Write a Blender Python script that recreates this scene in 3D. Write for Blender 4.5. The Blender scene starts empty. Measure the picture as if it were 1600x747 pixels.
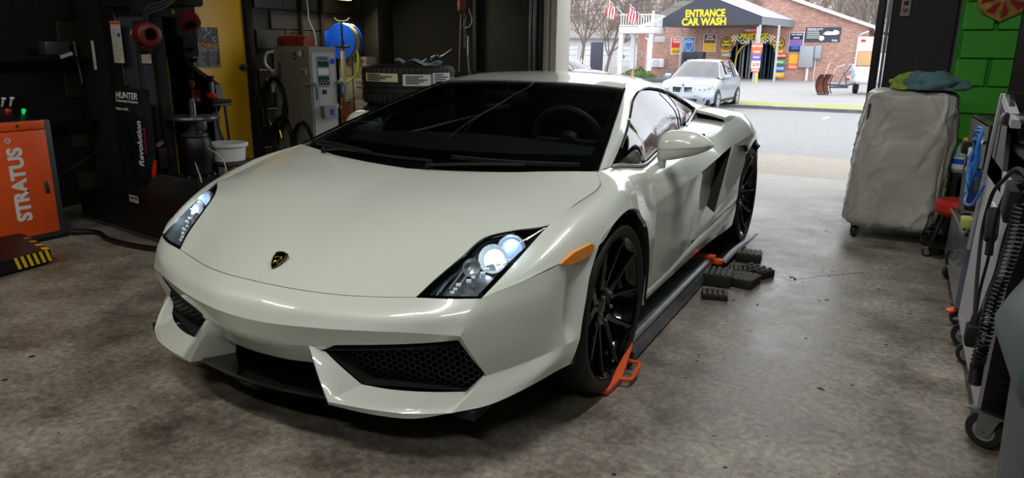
import bpy, bmesh, math, random
from mathutils import Vector, Matrix
S = bpy.context.scene
COL = S.collection
PI = math.pi
R = math.radians

# ---------------------------------------------------------------- camera
cam_d = bpy.data.cameras.new('camera'); cam = bpy.data.objects.new('camera', cam_d); COL.objects.link(cam)
cam_d.sensor_width = 36.0; cam_d.sensor_fit = 'HORIZONTAL'
cam_d.lens = 1118.925 / 1600 * 36.0
cam_d.clip_end = 400; cam_d.clip_start = 0.05
_yaw, _pit, _rol = R(-27.94218), R(14.667538), R(0.726085)
_f = Vector((math.sin(_yaw)*math.cos(_pit), math.cos(_yaw)*math.cos(_pit), -math.sin(_pit)))
_r = Vector((math.cos(_yaw), -math.sin(_yaw), 0)); _u = _r.cross(_f)
_c, _s = math.cos(_rol), math.sin(_rol)
_r2 = _c*_r + _s*_u; _u2 = -_s*_r + _c*_u
_m = Matrix((( _r2.x, _u2.x, -_f.x), (_r2.y, _u2.y, -_f.y), (_r2.z, _u2.z, -_f.z))).to_4x4()
_m.translation = Vector((1.773208, -2.446697, 1.267717))
cam.matrix_world = _m
S.camera = cam

# ---------------------------------------------------------------- world, sun, exposure
W = bpy.data.worlds.new('overcast_sky'); S.world = W; W.use_nodes = True
nt = W.node_tree; nt.nodes.clear()
o_ = nt.nodes.new('ShaderNodeOutputWorld'); b_ = nt.nodes.new('ShaderNodeBackground')
tc = nt.nodes.new('ShaderNodeTexCoord'); nz = nt.nodes.new('ShaderNodeTexNoise'); rp = nt.nodes.new('ShaderNodeValToRGB')
nz.inputs['Scale'].default_value = 2.2; nz.inputs['Detail'].default_value = 4
nt.links.new(tc.outputs['Generated'], nz.inputs['Vector']); nt.links.new(nz.outputs['Fac'], rp.inputs['Fac'])
rp.color_ramp.elements[0].position = .3; rp.color_ramp.elements[0].color = (.80, .86, .95, 1)
rp.color_ramp.elements[1].position = .7; rp.color_ramp.elements[1].color = (1, 1, 1, 1)
nt.links.new(rp.outputs['Color'], b_.inputs['Color']); b_.inputs['Strength'].default_value = 2.9
nt.links.new(b_.outputs['Background'], o_.inputs['Surface'])
S.view_settings.view_transform = 'Standard'; S.view_settings.look = 'None'
S.view_settings.exposure = 0.0; S.view_settings.gamma = 1.0; S.view_settings.use_curve_mapping = False

LAMPS = 38.0         # watts of one ceiling tube fixture
# ---------------------------------------------------------------- materials
def lin(h):
    if isinstance(h, str):
        h = h.lstrip('#'); c = [int(h[i:i+2], 16)/255 for i in (0, 2, 4)]
    else: c = h
    return tuple((x/12.92 if x <= .04045 else ((x+.055)/1.055)**2.4) for x in c) + (1,)
def pbr(name, col, rough=.5, metal=0., coat=0., noise=0., nscale=8., bump=0., bscale=40., emit=None, estr=0., col2=None, spec=None, stretch=None):
    m = bpy.data.materials.new(name); m.use_nodes = True; n = m.node_tree; b = n.nodes['Principled BSDF']
    c = lin(col); b.inputs['Base Color'].default_value = c
    b.inputs['Roughness'].default_value = rough; b.inputs['Metallic'].default_value = metal
    b.inputs['Coat Weight'].default_value = coat; b.inputs['Coat Roughness'].default_value = .03
    if spec is not None: b.inputs['Specular IOR Level'].default_value = spec
    if noise or bump:
        t = n.nodes.new('ShaderNodeTexCoord'); vec = t.outputs['Object']
        if stretch:
            mp = n.nodes.new('ShaderNodeMapping'); mp.inputs['Scale'].default_value = stretch
            n.links.new(vec, mp.inputs['Vector']); vec = mp.outputs['Vector']
    if noise:
        x = n.nodes.new('ShaderNodeTexNoise'); x.inputs['Scale'].default_value = nscale; x.inputs['Detail'].default_value = 6
        n.links.new(vec, x.inputs['Vector'])
        r = n.nodes.new('ShaderNodeValToRGB'); r.color_ramp.elements[0].position = .32; r.color_ramp.elements[1].position = .68
        c2 = lin(col2) if col2 else tuple(v*(1-noise) for v in c[:3]) + (1,)
        r.color_ramp.elements[0].color = c2; r.color_ramp.elements[1].color = c
        n.links.new(x.outputs['Fac'], r.inputs['Fac']); n.links.new(r.outputs['Color'], b.inputs['Base Color'])
    if bump:
        y = n.nodes.new('ShaderNodeTexNoise'); y.inputs['Scale'].default_value = bscale; y.inputs['Detail'].default_value = 5
        n.links.new(vec, y.inputs['Vector'])
        q = n.nodes.new('ShaderNodeBump'); q.inputs['Strength'].default_value = bump; q.inputs['Distance'].default_value = .01
        n.links.new(y.outputs['Fac'], q.inputs['Height']); n.links.new(q.outputs['Normal'], b.inputs['Normal'])
    if emit is not None:
        b.inputs['Emission Color'].default_value = lin(emit); b.inputs['Emission Strength'].default_value = estr
    return m
def glassy(name, tint, rough=.0, ior=1.5, trans=1.0):
    # thin sheet of tinted glass: tinted straight-through light plus Fresnel reflection
    m = bpy.data.materials.new(name); m.use_nodes = True; n = m.node_tree; n.nodes.clear()
    o = n.nodes.new('ShaderNodeOutputMaterial'); mx = n.nodes.new('ShaderNodeMixShader'); lw = n.nodes.new('ShaderNodeLayerWeight'); lw.inputs['Blend'].default_value = .5
    pw = n.nodes.new('ShaderNodeMath'); pw.operation = 'POWER'; pw.inputs[1].default_value = 5.0
    fr = n.nodes.new('ShaderNodeMath'); fr.operation = 'MULTIPLY_ADD'; f0 = ((ior-1)/(ior+1))**2; fr.inputs[1].default_value = 1-f0; fr.inputs[2].default_value = f0
    n.links.new(lw.outputs['Facing'], pw.inputs[0]); n.links.new(pw.outputs[0], fr.inputs[0])
    t = n.nodes.new('ShaderNodeBsdfTransparent'); t.inputs['Color'].default_value = tuple(tint)+(1,)
    g = n.nodes.new('ShaderNodeBsdfGlossy'); g.inputs['Roughness'].default_value = rough
    n.links.new(fr.outputs[0], mx.inputs['Fac']); n.links.new(t.outputs[0], mx.inputs[1]); n.links.new(g.outputs[0], mx.inputs[2])
    n.links.new(mx.outputs[0], o.inputs['Surface'])
    return m
M = {}
M['paint'] = pbr('white_car_paint', '#d3dad2', .30, 0, 1.0, spec=.5)
M['black'] = pbr('satin_black', '#0b0b0c', .45)
M['matte'] = pbr('matte_black', '#0a0a0b', .85)
M['gloss'] = pbr('gloss_black', '#060607', .08, 0, .6)
M['rubber'] = pbr('tyre_rubber', '#191919', .62, noise=.3, nscale=25, bump=.15, bscale=120)
M['rim'] = pbr('gloss_black_wheel_paint', '#0a0a0b', .16, .6, 1.0)
M['chrome'] = pbr('chrome', '#c8cacc', .12, 1)
M['liftsteel'] = pbr('lift_platform_steel', '#767e84', .30, .35, noise=.3, nscale=7, col2='#565e64', spec=.7)
M['steel'] = pbr('brushed_steel', '#8c8f92', .33, 1, noise=.25, nscale=14)
M['darksteel'] = pbr('dark_worn_steel', '#5c646a', .36, .6, noise=.35, nscale=9)
M['orange'] = pbr('safety_orange_paint', '#f05c20', .4, noise=.12, nscale=5)
M['amber'] = pbr('amber_lens', '#fb9a1c', .12, 0, 1)
M['red'] = pbr('red_plastic', '#c42a1c', .35)
M['darkred'] = pbr('dark_red_plastic', '#6a1a15', .42, noise=.2, nscale=12)
M['yellow'] = pbr('yellow_door_paint', '#f4bd16', .38, noise=.07, nscale=2, bump=.05)
M['hazard'] = pbr('hazard_yellow', '#e8c811', .5)
M['blue'] = pbr('blue_enamel', '#1450c8', .28, 0, .4)
M['white'] = pbr('white_print', '#e4e6e6', .5)
M['grey'] = pbr('grey_cabinet_paint', '#8d918d', .45, noise=.06, nscale=4)
M['lightgrey'] = pbr('light_grey_panel', '#b4b4b6', .4)
M['cloth_grey'] = pbr('grey_cart_cover_fabric', '#b4b3ae', .45, noise=.2, nscale=3.2, bump=.25, bscale=16, col2='#a3a19a', coat=.12)
M['towel_blue'] = pbr('teal_towel', '#5e8187', .95, noise=.25, nscale=30, bump=.6, bscale=180)
M['towel_green'] = pbr('lime_towel', '#96ad45', .95, noise=.25, nscale=30, bump=.6, bscale=180)
M['card'] = pbr('printed_cardboard', '#a89e8a', .7, noise=.1, nscale=6)
M['label'] = pbr('pale_paper_label', '#cfd0ac', .6)
M['paper'] = pbr('white_paper_label', '#d6d8d8', .6)
M['windshield'] = glassy('windshield_glass', (.62, .70, .69), ior=1.75)
M['sideglass'] = glassy('dark_side_glass', (.10, .115, .12), ior=2.6)
M['clear'] = glassy('headlamp_lens', (.86, .89, .9), ior=1.45)

# ---------------------------------------------------------------- mesh helpers
ORG = {}
def org(o): return ORG.get(o.name, Vector((0, 0, 0))) if o is not None else Vector((0, 0, 0))
def link_mesh(name, me, mat, parent=None, smooth=None):
    o = bpy.data.objects.new(name, me); COL.objects.link(o)
    if mat is not None and not me.materials: me.materials.append(mat)
    if parent is not None: o.parent = parent
    ORG[o.name] = org(parent)
    return o
def thing(name, label, cat, loc, group=None):
    o = bpy.data.objects.new(name, None); COL.objects.link(o); o.location = loc; o.empty_display_size = .1
    o['label'] = label; o['category'] = cat
    if group: o['group'] = group
    ORG[o.name] = Vector(loc); return o
def tag(o, label=None, cat=None, group=None, kind=None):
    for k, v in (('label', label), ('category', cat), ('group', group), ('kind', kind)):
        if v: o[k] = v
    return o
def dup(root, delta, label=None):
    # copy a thing with its parts and sub-parts, linked without bpy.ops
    c = root.copy(); COL.objects.link(c); c.location = root.location + Vector(delta)
    if label: c['label'] = label
    def rec(a, b):
        for ch in list(a.children):
            d = ch.copy(); COL.objects.link(d); d.parent = b; rec(ch, d)
    rec(root, c); return c
class MB:
    def __init__(s, T=None): s.bm = bmesh.new(); s.T = T if T is not None else Matrix.Identity(4)
    def _add(s, verts, faces):
        vs = [s.bm.verts.new(s.T @ Vector(v)) for v in verts]
        for f in faces:
            ids = []
            for i in f:
                if not ids or i != ids[-1]: ids.append(i)
            try: s.bm.faces.new([vs[i] for i in ids])
            except ValueError: pass
        return s
    def box(s, c, d, rz=0, rx=0, ry=0, bev=0., seg=2):
        m = Matrix.Translation(Vector(c)) @ Matrix.Rotation(rz, 4, 'Z') @ Matrix.Rotation(ry, 4, 'Y') @ Matrix.Rotation(rx, 4, 'X') @ Matrix.Diagonal((d[0], d[1], d[2], 1))
        if bev > 0:
            t = bmesh.new(); bmesh.ops.create_cube(t, size=1, matrix=Matrix.Diagonal((d[0], d[1], d[2], 1)))
            bmesh.ops.bevel(t, geom=t.edges[:], offset=bev, segments=seg, profile=.5, affect='EDGES')
            t.verts.index_update(); mm = Matrix.Translation(Vector(c)) @ Matrix.Rotation(rz, 4, 'Z') @ Matrix.Rotation(ry, 4, 'Y') @ Matrix.Rotation(rx, 4, 'X')
            s._add([mm @ v.co for v in t.verts], [[v.index for v in f.verts] for f in t.faces]); t.free(); return s
        vs = [m @ Vector((x, y, z)) for x in (-.5, .5) for y in (-.5, .5) for z in (-.5, .5)]
        s._add(vs, [(0, 1, 3, 2), (4, 6, 7, 5), (0, 4, 5, 1), (2, 3, 7, 6), (0, 2, 6, 4), (1, 5, 7, 3)]); return s
    def cyl(s, p0, p1, r, n=20, r1=None, caps=True):
        return s.lathe([(r, 0), (r if r1 is None else r1, 1)], p0, p1, n, caps, unit=True)
    def lathe(s, prof, p0, p1, n=24, caps=False, unit=False, ang=2*PI):
        # prof: (radius, t) with t along p0->p1 (fraction if unit else metres)
        p0 = Vector(p0); p1 = Vector(p1); ax = p1-p0; L = ax.length; ax.normalize()
        a = ax.orthogonal().normalized(); b = ax.cross(a); vs = []; fs = []; k = len(prof)
        for r, t in prof:
            c = p0 + ax*(t*L if unit else t)
            for i in range(n):
                th = ang*i/n; vs.append(c + (a*math.cos(th)+b*math.sin(th))*r)
        for j in range(k-1):
            for i in range(n):
                i2 = (i+1) % n; fs.append((j*n+i, j*n+i2, (j+1)*n+i2, (j+1)*n+i))
        if caps: fs.append(tuple(range(n-1, -1, -1))); fs.append(tuple((k-1)*n+i for i in range(n)))
        return s._add(vs, fs)
    def tube(s, pts, r, n=8, closed=False, smooth=0, caps=True):
        pts = [Vector(p) for p in pts]
        if smooth: pts = spline(pts, smooth, closed)
        vs = []; fs = []; N = len(pts); prev = None
        for i, p in enumerate(pts):
            t = (pts[(i+1) % N]-pts[i-1]) if closed else (pts[min(i+1, N-1)]-pts[max(i-1, 0)])
            if t.length < 1e-9: t = Vector((0, 0, 1))
            t.normalize()
            a = t.orthogonal().normalized() if prev is None else (prev - t*prev.dot(t)).normalized()
            prev = a; b = t.cross(a); rr = r[min(len(r)-1, int(i*len(r)/N))] if isinstance(r, (list, tuple)) else r
            for k in range(n): th = 2*PI*k/n; vs.append(p+(a*math.cos(th)+b*math.sin(th))*rr)
        for i in range(N if closed else N-1):
            j = (i+1) % N
            for k in range(n): k2 = (k+1) % n; fs.append((i*n+k, i*n+k2, j*n+k2, j*n+k))
        if not closed and caps: fs.append(tuple(range(n-1, -1, -1))); fs.append(tuple((N-1)*n+k for k in range(n)))
        return s._add(vs, fs)
    def prism(s, poly, vec):
        # poly: 3-D outline, extruded by vec
        n = len(poly); v = Vector(vec); vs = [Vector(p) for p in poly]+[Vector(p)+v for p in poly]
        return s._add(vs, [tuple(range(n-1, -1, -1)), tuple(range(n, 2*n))]+[(i, (i+1) % n, n+(i+1) % n, n+i) for i in range(n)])
    def sphere(s, c, r, n=16, m=10, sc=(1, 1, 1)):
        vs = []; fs = []
        for j in range(m+1):
            ph = PI*j/m
            for i in range(n): th = 2*PI*i/n; vs.append(Vector(c)+Vector((math.sin(ph)*math.cos(th)*r*sc[0], math.sin(ph)*math.sin(th)*r*sc[1], math.cos(ph)*r*sc[2])))
        for j in range(m):
            for i in range(n): i2 = (i+1) % n; fs.append((j*n+i, (j+1)*n+i, (j+1)*n+i2, j*n+i2))
        return s._add(vs, fs)
    def quad(s, *p): return s._add(p, [tuple(range(len(p)))])
    def grid(s, g):
        m, n = len(g), len(g[0])
        return s._add([p for r in g for p in r], [(i*n+j, i*n+j+1, (i+1)*n+j+1, (i+1)*n+j) for i in range(m-1) for j in range(n-1)])
    def build(s, name, mat, parent=None, ang=35, merge=1e-5, label=None, fix=True):
        bm = s.bm
        if merge: bmesh.ops.remove_doubles(bm, verts=bm.verts[:], dist=merge)
        bmesh.ops.dissolve_degenerate(bm, edges=bm.edges[:], dist=1e-7)
        if fix: bmesh.ops.recalc_face_normals(bm, faces=bm.faces[:])
        o0 = org(parent)
        if o0.length: bmesh.ops.translate(bm, verts=bm.verts[:], vec=-o0)
        me = bpy.data.meshes.new(name); bm.to_mesh(me); bm.free()
        me.polygons.foreach_set('use_smooth', [True]*len(me.polygons)); me.set_sharp_from_angle(angle=R(ang))
        o = link_mesh(name, me, mat, parent)
        if label: o['label'] = label
        return o
def spline(pts, k, closed=False):
    P = [Vector(p) for p in pts]; n = len(P); out = []
    rng = range(n if closed else n-1)
    for i in rng:
        p1, p2 = P[i], P[(i+1) % n]
        p0 = P[i-1] if (i > 0 or closed) else p1*2-p2
        p3 = P[(i+2) % n] if (i+2 < n or closed) else p2*2-p1
        for q in range(k):
            t = q/k; out.append(cr(p0, p1, p2, p3, t))
    if not closed: out.append(P[-1])
    return out
def cr(p0, p1, p2, p3, t, a=None):
    # non-uniform (chordal-ish) Catmull-Rom through p1,p2
    d1 = max((p1-p0).length, 1e-6)**.7; d2 = max((p2-p1).length, 1e-6)**.7; d3 = max((p3-p2).length, 1e-6)**.7
    m1 = ((p1-p0)/d1-(p2-p0)/(d1+d2)+(p2-p1)/d2)*d2
    m2 = ((p2-p1)/d2-(p3-p1)/(d2+d3)+(p3-p2)/d3)*d2
    t2 = t*t; t3 = t2*t
    return p1*(2*t3-3*t2+1)+m1*(t3-2*t2+t)+p2*(-2*t3+3*t2)+m2*(t3-t2)
def seqs(P, k, cre):
    # interpolate a row, with tangent breaks at the indices in cre
    cuts = [0]+sorted(c for c in cre if 0 < c < len(P)-1)+[len(P)-1]; out = []
    for a, b in zip(cuts[:-1], cuts[1:]):
        seg = P[a:b+1]
        if len(seg) == 2: q = [seg[0].lerp(seg[1], i/k) for i in range(k)]+[seg[1]]
        else: q = spline(seg, k)
        out += q if not out else q[1:]
    return out
def patch(g, ku=4, kv=4, cu=(), cv=()):
    # control net g[row][col] -> dense net that passes through every control point
    g = [[Vector(p) for p in r] for r in g]
    rows = [seqs(r, kv, cv) for r in g]
    cols = [seqs([rows[i][j] for i in range(len(rows))], ku, cu) for j in range(len(rows[0]))]
    return [[cols[j][i] for j in range(len(cols))] for i in range(len(cols[0]))]
def mirx(g): return [[Vector((-p.x, p.y, p.z)) for p in reversed(r)] for r in g]
def text(body, name, mat, parent, pos, xdir, ydir, size, bold=0., align='CENTER', squeeze=1., thick=.0005, shear=0.):
    cu = bpy.data.curves.new(name, 'FONT'); cu.body = body; cu.size = size; cu.align_x = align; cu.align_y = 'CENTER'
    cu.offset = bold; cu.extrude = thick; cu.resolution_u = 3; cu.shear = shear
    t = bpy.data.objects.new(name, cu); COL.objects.link(t)
    bpy.context.view_layer.update(); dg = bpy.context.evaluated_depsgraph_get()
    me = bpy.data.meshes.new_from_object(t.evaluated_get(dg)); bpy.data.objects.remove(t); bpy.data.curves.remove(cu)
    x = Vector(xdir).normalized(); y = Vector(ydir).normalized(); z = x.cross(y)
    m = Matrix((x, y, z)).transposed().to_4x4(); m.translation = Vector(pos)-org(parent)
    me.transform(m @ Matrix.Diagonal((squeeze, 1, 1, 1))); me.materials.clear(); me.materials.append(mat)
    return link_mesh(name, me, None, parent)
# ================================================================ garage shell
def struct(o): o['kind'] = 'structure'; return o
M['floor'] = pbr('stained_concrete_floor', '#7c7468', .42, noise=1, nscale=1.1, bump=.12, bscale=30, col2='#5c564c')
n = M['floor'].node_tree; bs = n.nodes['Principled BSDF']
tc_ = n.nodes.new('ShaderNodeTexCoord')
n1 = n.nodes.new('ShaderNodeTexNoise'); n1.inputs['Scale'].default_value = 2.0; n1.inputs['Detail'].default_value = 12; n1.inputs['Roughness'].default_value = .74
n2 = n.nodes.new('ShaderNodeTexNoise'); n2.inputs['Scale'].default_value = 38; n2.inputs['Detail'].default_value = 6
r1 = n.nodes.new('ShaderNodeValToRGB'); r1.color_ramp.elements[0].position = .34; r1.color_ramp.elements[0].color = lin('#49433a'); r1.color_ramp.elements[1].position = .66; r1.color_ramp.elements[1].color = lin('#a29c92')
mx = n.nodes.new('ShaderNodeMixRGB'); mx.blend_type = 'OVERLAY'; mx.inputs[0].default_value = .8
r2 = n.nodes.new('ShaderNodeMapRange'); r2.inputs['From Min'].default_value = .35; r2.inputs['From Max'].default_value = .7; r2.inputs['To Min'].default_value = .30; r2.inputs['To Max'].default_value = .62
for a in (n1, n2): n.links.new(tc_.outputs['Object'], a.inputs['Vector'])
n3 = n.nodes.new('ShaderNodeTexNoise'); n3.inputs['Scale'].default_value = 130; n3.inputs['Detail'].default_value = 3
r3 = n.nodes.new('ShaderNodeValToRGB'); r3.color_ramp.elements[0].position = .30; r3.color_ramp.elements[0].color = (.45, .45, .45, 1); r3.color_ramp.elements[1].position = .42; r3.color_ramp.elements[1].color = (1, 1, 1, 1)
m3 = n.nodes.new('ShaderNodeMixRGB'); m3.blend_type = 'MULTIPLY'; m3.inputs[0].default_value = 1.0
n.links.new(tc_.outputs['Object'], n3.inputs['Vector']); n.links.new(n3.outputs['Fac'], r3.inputs['Fac']); n.links.new(mx.outputs[0], m3.inputs[1]); n.links.new(r3.outputs['Color'], m3.inputs[2])
n.links.new(n1.outputs['Fac'], r1.inputs['Fac']); n.links.new(r1.outputs['Color'], mx.inputs[1]); n.links.new(n2.outputs['Fac'], mx.inputs[2])
n.links.new(m3.outputs[0], bs.inputs['Base Color']); n.links.new(n1.outputs['Fac'], r2.inputs['Value']); n.links.new(r2.outputs[0], bs.inputs['Roughness'])
M['wall'] = pbr('black_block_paint', '#1b1b19', .5, noise=.25, nscale=6, bump=.25, bscale=70)
M['wallblock'] = pbr('charcoal_block_paint', '#34342d', .40, noise=.25, nscale=5, bump=.35, bscale=60)
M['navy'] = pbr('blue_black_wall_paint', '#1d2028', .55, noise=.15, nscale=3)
M['green'] = pbr('bright_green_block_paint', '#35a01c', .5, noise=.08, nscale=3, bump=.2, bscale=50)
M['ceil'] = pbr('dark_ceiling', '#2c2c2a', .8, noise=.2, nscale=2)
M['whitemetal'] = pbr('white_door_frame', '#b9b8ac', .45, noise=.08, nscale=8, stretch=(1, 1, .05))
M['bluemetal'] = pbr('galvanised_track', '#7d8894', .35, .8)

f = MB(); f.box((-.45, -1.1, -.06), (7.4, 13.8, .12)); struct(f.build('floor', M['floor'], fix=True))
# saw-cut crack lines in the slab: thin recessed-looking dark slivers
f = MB()
rnd = random.Random(4)
def crack(pts, w):
    P = []
    for a, b in zip(pts[:-1], pts[1:]):
        for k in range(8): P.append((a[0]+(b[0]-a[0])*k/8+rnd.uniform(-.012, .012), a[1]+(b[1]-a[1])*k/8+rnd.uniform(-.012, .012)))
    P.append(pts[-1])
    up = [(x, y+w*rnd.uniform(.2, 1), .0012) for x, y in P]; dn = [(x, y-w*rnd.uniform(.2, 1), .0012) for x, y in P]
    f.grid([up, dn])
crack([(1.22, 1.45), (1.34, 1.82), (1.48, 2.0), (1.75, 2.25), (1.95, 2.6)], .0035)
crack([(1.38, 1.84), (1.33, 1.9)], .014); crack([(1.34, 1.82), (1.15, 1.95)], .002)
cr_ = f.build('floor_crack', pbr('crack_dirt', '#1c1a18', .9), fix=False); tag(cr_, 'dark jagged crack across the concrete floor right of the rubber blocks', 'crack')
f = MB(); f.box((-.45, -1.5, 3.76), (7.8, 13.5, .12)); struct(f.build('ceiling', M['ceil']))
f = MB(); f.box((-4.23, -1.5, 1.85), (.24, 13.3, 3.7)); wl = struct(f.build('wall_left', M['wall']))
f = MB(); f.box((3.32, -1.5, 1.85), (.24, 13.3, 3.7)); struct(f.build('wall_right', M['wall']))
f = MB(); f.box((-.45, -8.1, 1.85), (7.8, .24, 3.7)); struct(f.build('wall_back', M['wall']))
f = MB(); f.box((-2.96, 5.12, 1.85), (2.3, .26, 3.7)); f.box((2.46, 5.12, 1.85), (1.72, .26, 3.7)); f.box((-.1, 5.12, 3.4), (3.45, .26, .6))
wf_ = struct(f.build('wall_front', M['navy']))
# painted concrete blocks of the left wall, each block proud of recessed joints
def block_mesh(name, w, h, d, mat):
    b = MB(); b.box((0, 0, 0), (d, w, h), bev=.006, seg=1); o = b.build(name, mat); return o
def blocks(parent, x, ys, zs, w, h, mat, nx=1, skip=None, name='block', face='x'):
    first = None
    for j, z in enumerate(zs):
        for i, y in enumerate(ys):
            yy = y + (w/2+.005 if j % 2 else 0)
            if skip and skip(yy, z): continue
            if first is None:
                b = MB(); b.box((0, 0, 0), (.03, w-.008, h-.008) if face == 'x' else (w-.008, .03, h-.008), bev=.005, seg=1); first = b.build(name, mat); o = first
            else:
                o = first.copy(); COL.objects.link(o)
            o.parent = parent; o.location = (x, yy, z) if face == 'x' else (yy, x, z)
zs = [.06+.2*k for k in range(0, 12)]
zs = [.16+.2*k-.0 for k in range(0, 10)]
blocks(wl, -4.100, [1.2+.4*k for k in range(0, 10)], [z for z in zs], .4, .2, M['wallblock'], skip=lambda y, z: (1.68 < y < 3.08 and z < 2.15) or y > 4.85)
# green block pier on the right and the black column beside it
f = MB(); f.box((2.66, 4.46, 1.85), (1.12, 1.02, 3.7)); gp = struct(f.build('wall_pier', M['navy']))
f = MB(); f.box((2.30, 3.948, 1.85), (.44, .006, 3.7)); f.build('green_joint_face', pbr('dark_green_joint', '#257a12', .7), gp)
blocks(gp, 3.935, [1.91, 2.315], [.16+.2*k for k in range(0, 10)], .40, .2, M['green'], name='block', face='y', skip=lambda y, z: y < 2.28)
gh = [o for o in gp.children if o.name.startswith('block')]
b = MB(); b.box((0, 0, 0), (.192, .03, .192), bev=.005, seg=1); hb_ = b.build('half_block', M['green'], gp); hb_.location = (2.20, 3.935, .36)
for k in range(1, 5): c = hb_.copy(); COL.objects.link(c); c.location = (2.20, 3.935, .36+.4*k)
f = MB(); f.box((2.84, 3.915, 1.85), (.78, .09, 3.7), bev=.004); struct(f.build('trim_1', M['wall']))
f = MB(); f.box((-3.40, 4.985, 1.85), (1.42, .02, 3.7)); struct(f.build('trim_15', M['matte']))
# column in the left corner
f = MB(); f.box((-3.98, 4.82, 1.85), (.22, .26, 3.7), bev=.005); struct(f.build('trim_2', pbr('grey_column_paint', '#3a3a36', .6, noise=.2, nscale=5)))
# overhead door frame
def up(name, x, y, w, d, mat, z=1.5, h=3.0):
    q = MB(); q.box((x, y, z), (w, d, h), bev=.003); return struct(q.build(name, mat))
fr = up('trim_3', -1.64, 5.07, .07, .36, M['whitemetal'])
up('trim_4', -1.71, 5.03, .035, .30, M['whitemetal']); up('trim_5', -1.755, 5.05, .03, .30, M['whitemetal'])
up('trim_6', -1.79, 4.94, .05, .12, M['black'])
tr = up('trim_7', -1.86, 4.90, .035, .07, M['bluemetal']); up('trim_8', -1.92, 4.93, .03, .10, M['bluemetal'])
up('trim_9', 1.525, 5.03, .06, .44, M['black']); up('trim_10', 1.585, 4.92, .022, .10, M['bluemetal'])
up('trim_11', -2.65, 4.95, .05, .08, M['navy'])
f = MB(); f.box((-.05, 5.02, 3.05), (3.3, .3, .1)); struct(f.build('trim_12', M['whitemetal']))
for sx, xx in ((1, -1.86), (1, 1.585)):
    f = MB(); f.tube([(xx, 4.9, 2.7), (xx, 4.8, 3.1), (xx, 4.4, 3.3), (xx, 2.0, 3.34)], .018, 6, smooth=4); struct(f.build('trim_13', M['bluemetal']))
# raised door leaf stored under the ceiling
f = MB()
for k in range(5): f.box((-.13, 4.2-.56*k, 3.36), (3.2, .54, .045), bev=.006)
rd = thing('overhead_door', 'dark sectional overhead door parked open below the ceiling above the opening', 'garage door', (-.13, 4.2, 3.33)); f.build('leaf', M['ceil'], rd)
# yellow door in the left wall
def door():
    f = MB(); f.box((-4.085, 2.36, 1.05), (.05, .92, 2.06), bev=.004); d = struct(f.build('door_1', M['yellow']))
    f = MB(); f.box((-4.07, 2.865, 1.08), (.10, .09, 2.16), bev=.004); f.box((-4.07, 2.36, 2.13), (.10, 1.1, .09), bev=.004); struct(f.build('trim_14', M['matte']))
    f = MB(); f.lathe([(.032, 0), (.032, .006), (.012, .008), (.012, .03), (.027, .04), (.031, .052), (.025, .064), (0, .068)], (-4.06, 2.755, 1.085), (-3.9, 2.755, 1.085), 20); f.build('door_knob', M['steel'], d)
    for z in (1.75, 1.02, .3):
        f = MB(); f.cyl((-4.055, 1.905, z-.05), (-4.055, 1.905, z+.05), .009, 8); f.build('hinge', M['steel'], d)
door()
# ceiling lamps
def ceiling_lamp(x, y, L=1.3, rz=0, lab='', e=LAMPS, z=3.28, hang=True, col=(1, .985, .94)):
    t = thing('ceiling_lamp', lab, 'lamp', (x, y, z), 'ceiling tube lamps')
    T = Matrix.Translation((x, y, z)) @ Matrix.Rotation(rz, 4, 'Z')
    f = MB(T); f.box((0, 0, .03), (L+.08, .16, .05), bev=.01); 
    if hang: f.tube([(-L*.4, 0, .05), (-L*.4, 0, .42)], .004, 5); f.tube([(L*.4, 0, .05), (L*.4, 0, .42)], .004, 5)
    f.build('housing', M['grey'], t)
    for dy in (-.04, .04):
        f = MB(T); f.cyl((-L/2, dy, -.012), (L/2, dy, -.012), .013, 10); f.build('tube', M['tube'], t)
    ld = bpy.data.lights.new('tube_light', 'AREA'); ld.shape = 'RECTANGLE'; ld.size = L; ld.size_y = .14; ld.energy = e; ld.color = col
    lo = bpy.data.objects.new('tube_light', ld); COL.objects.link(lo); lo.parent = t; lo.location = (0, 0, -.03); lo.rotation_euler = (0, 0, rz)
M['tube'] = pbr('lit_tube', '#fff6e0', .5, emit='#fff2d8', estr=9)
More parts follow.
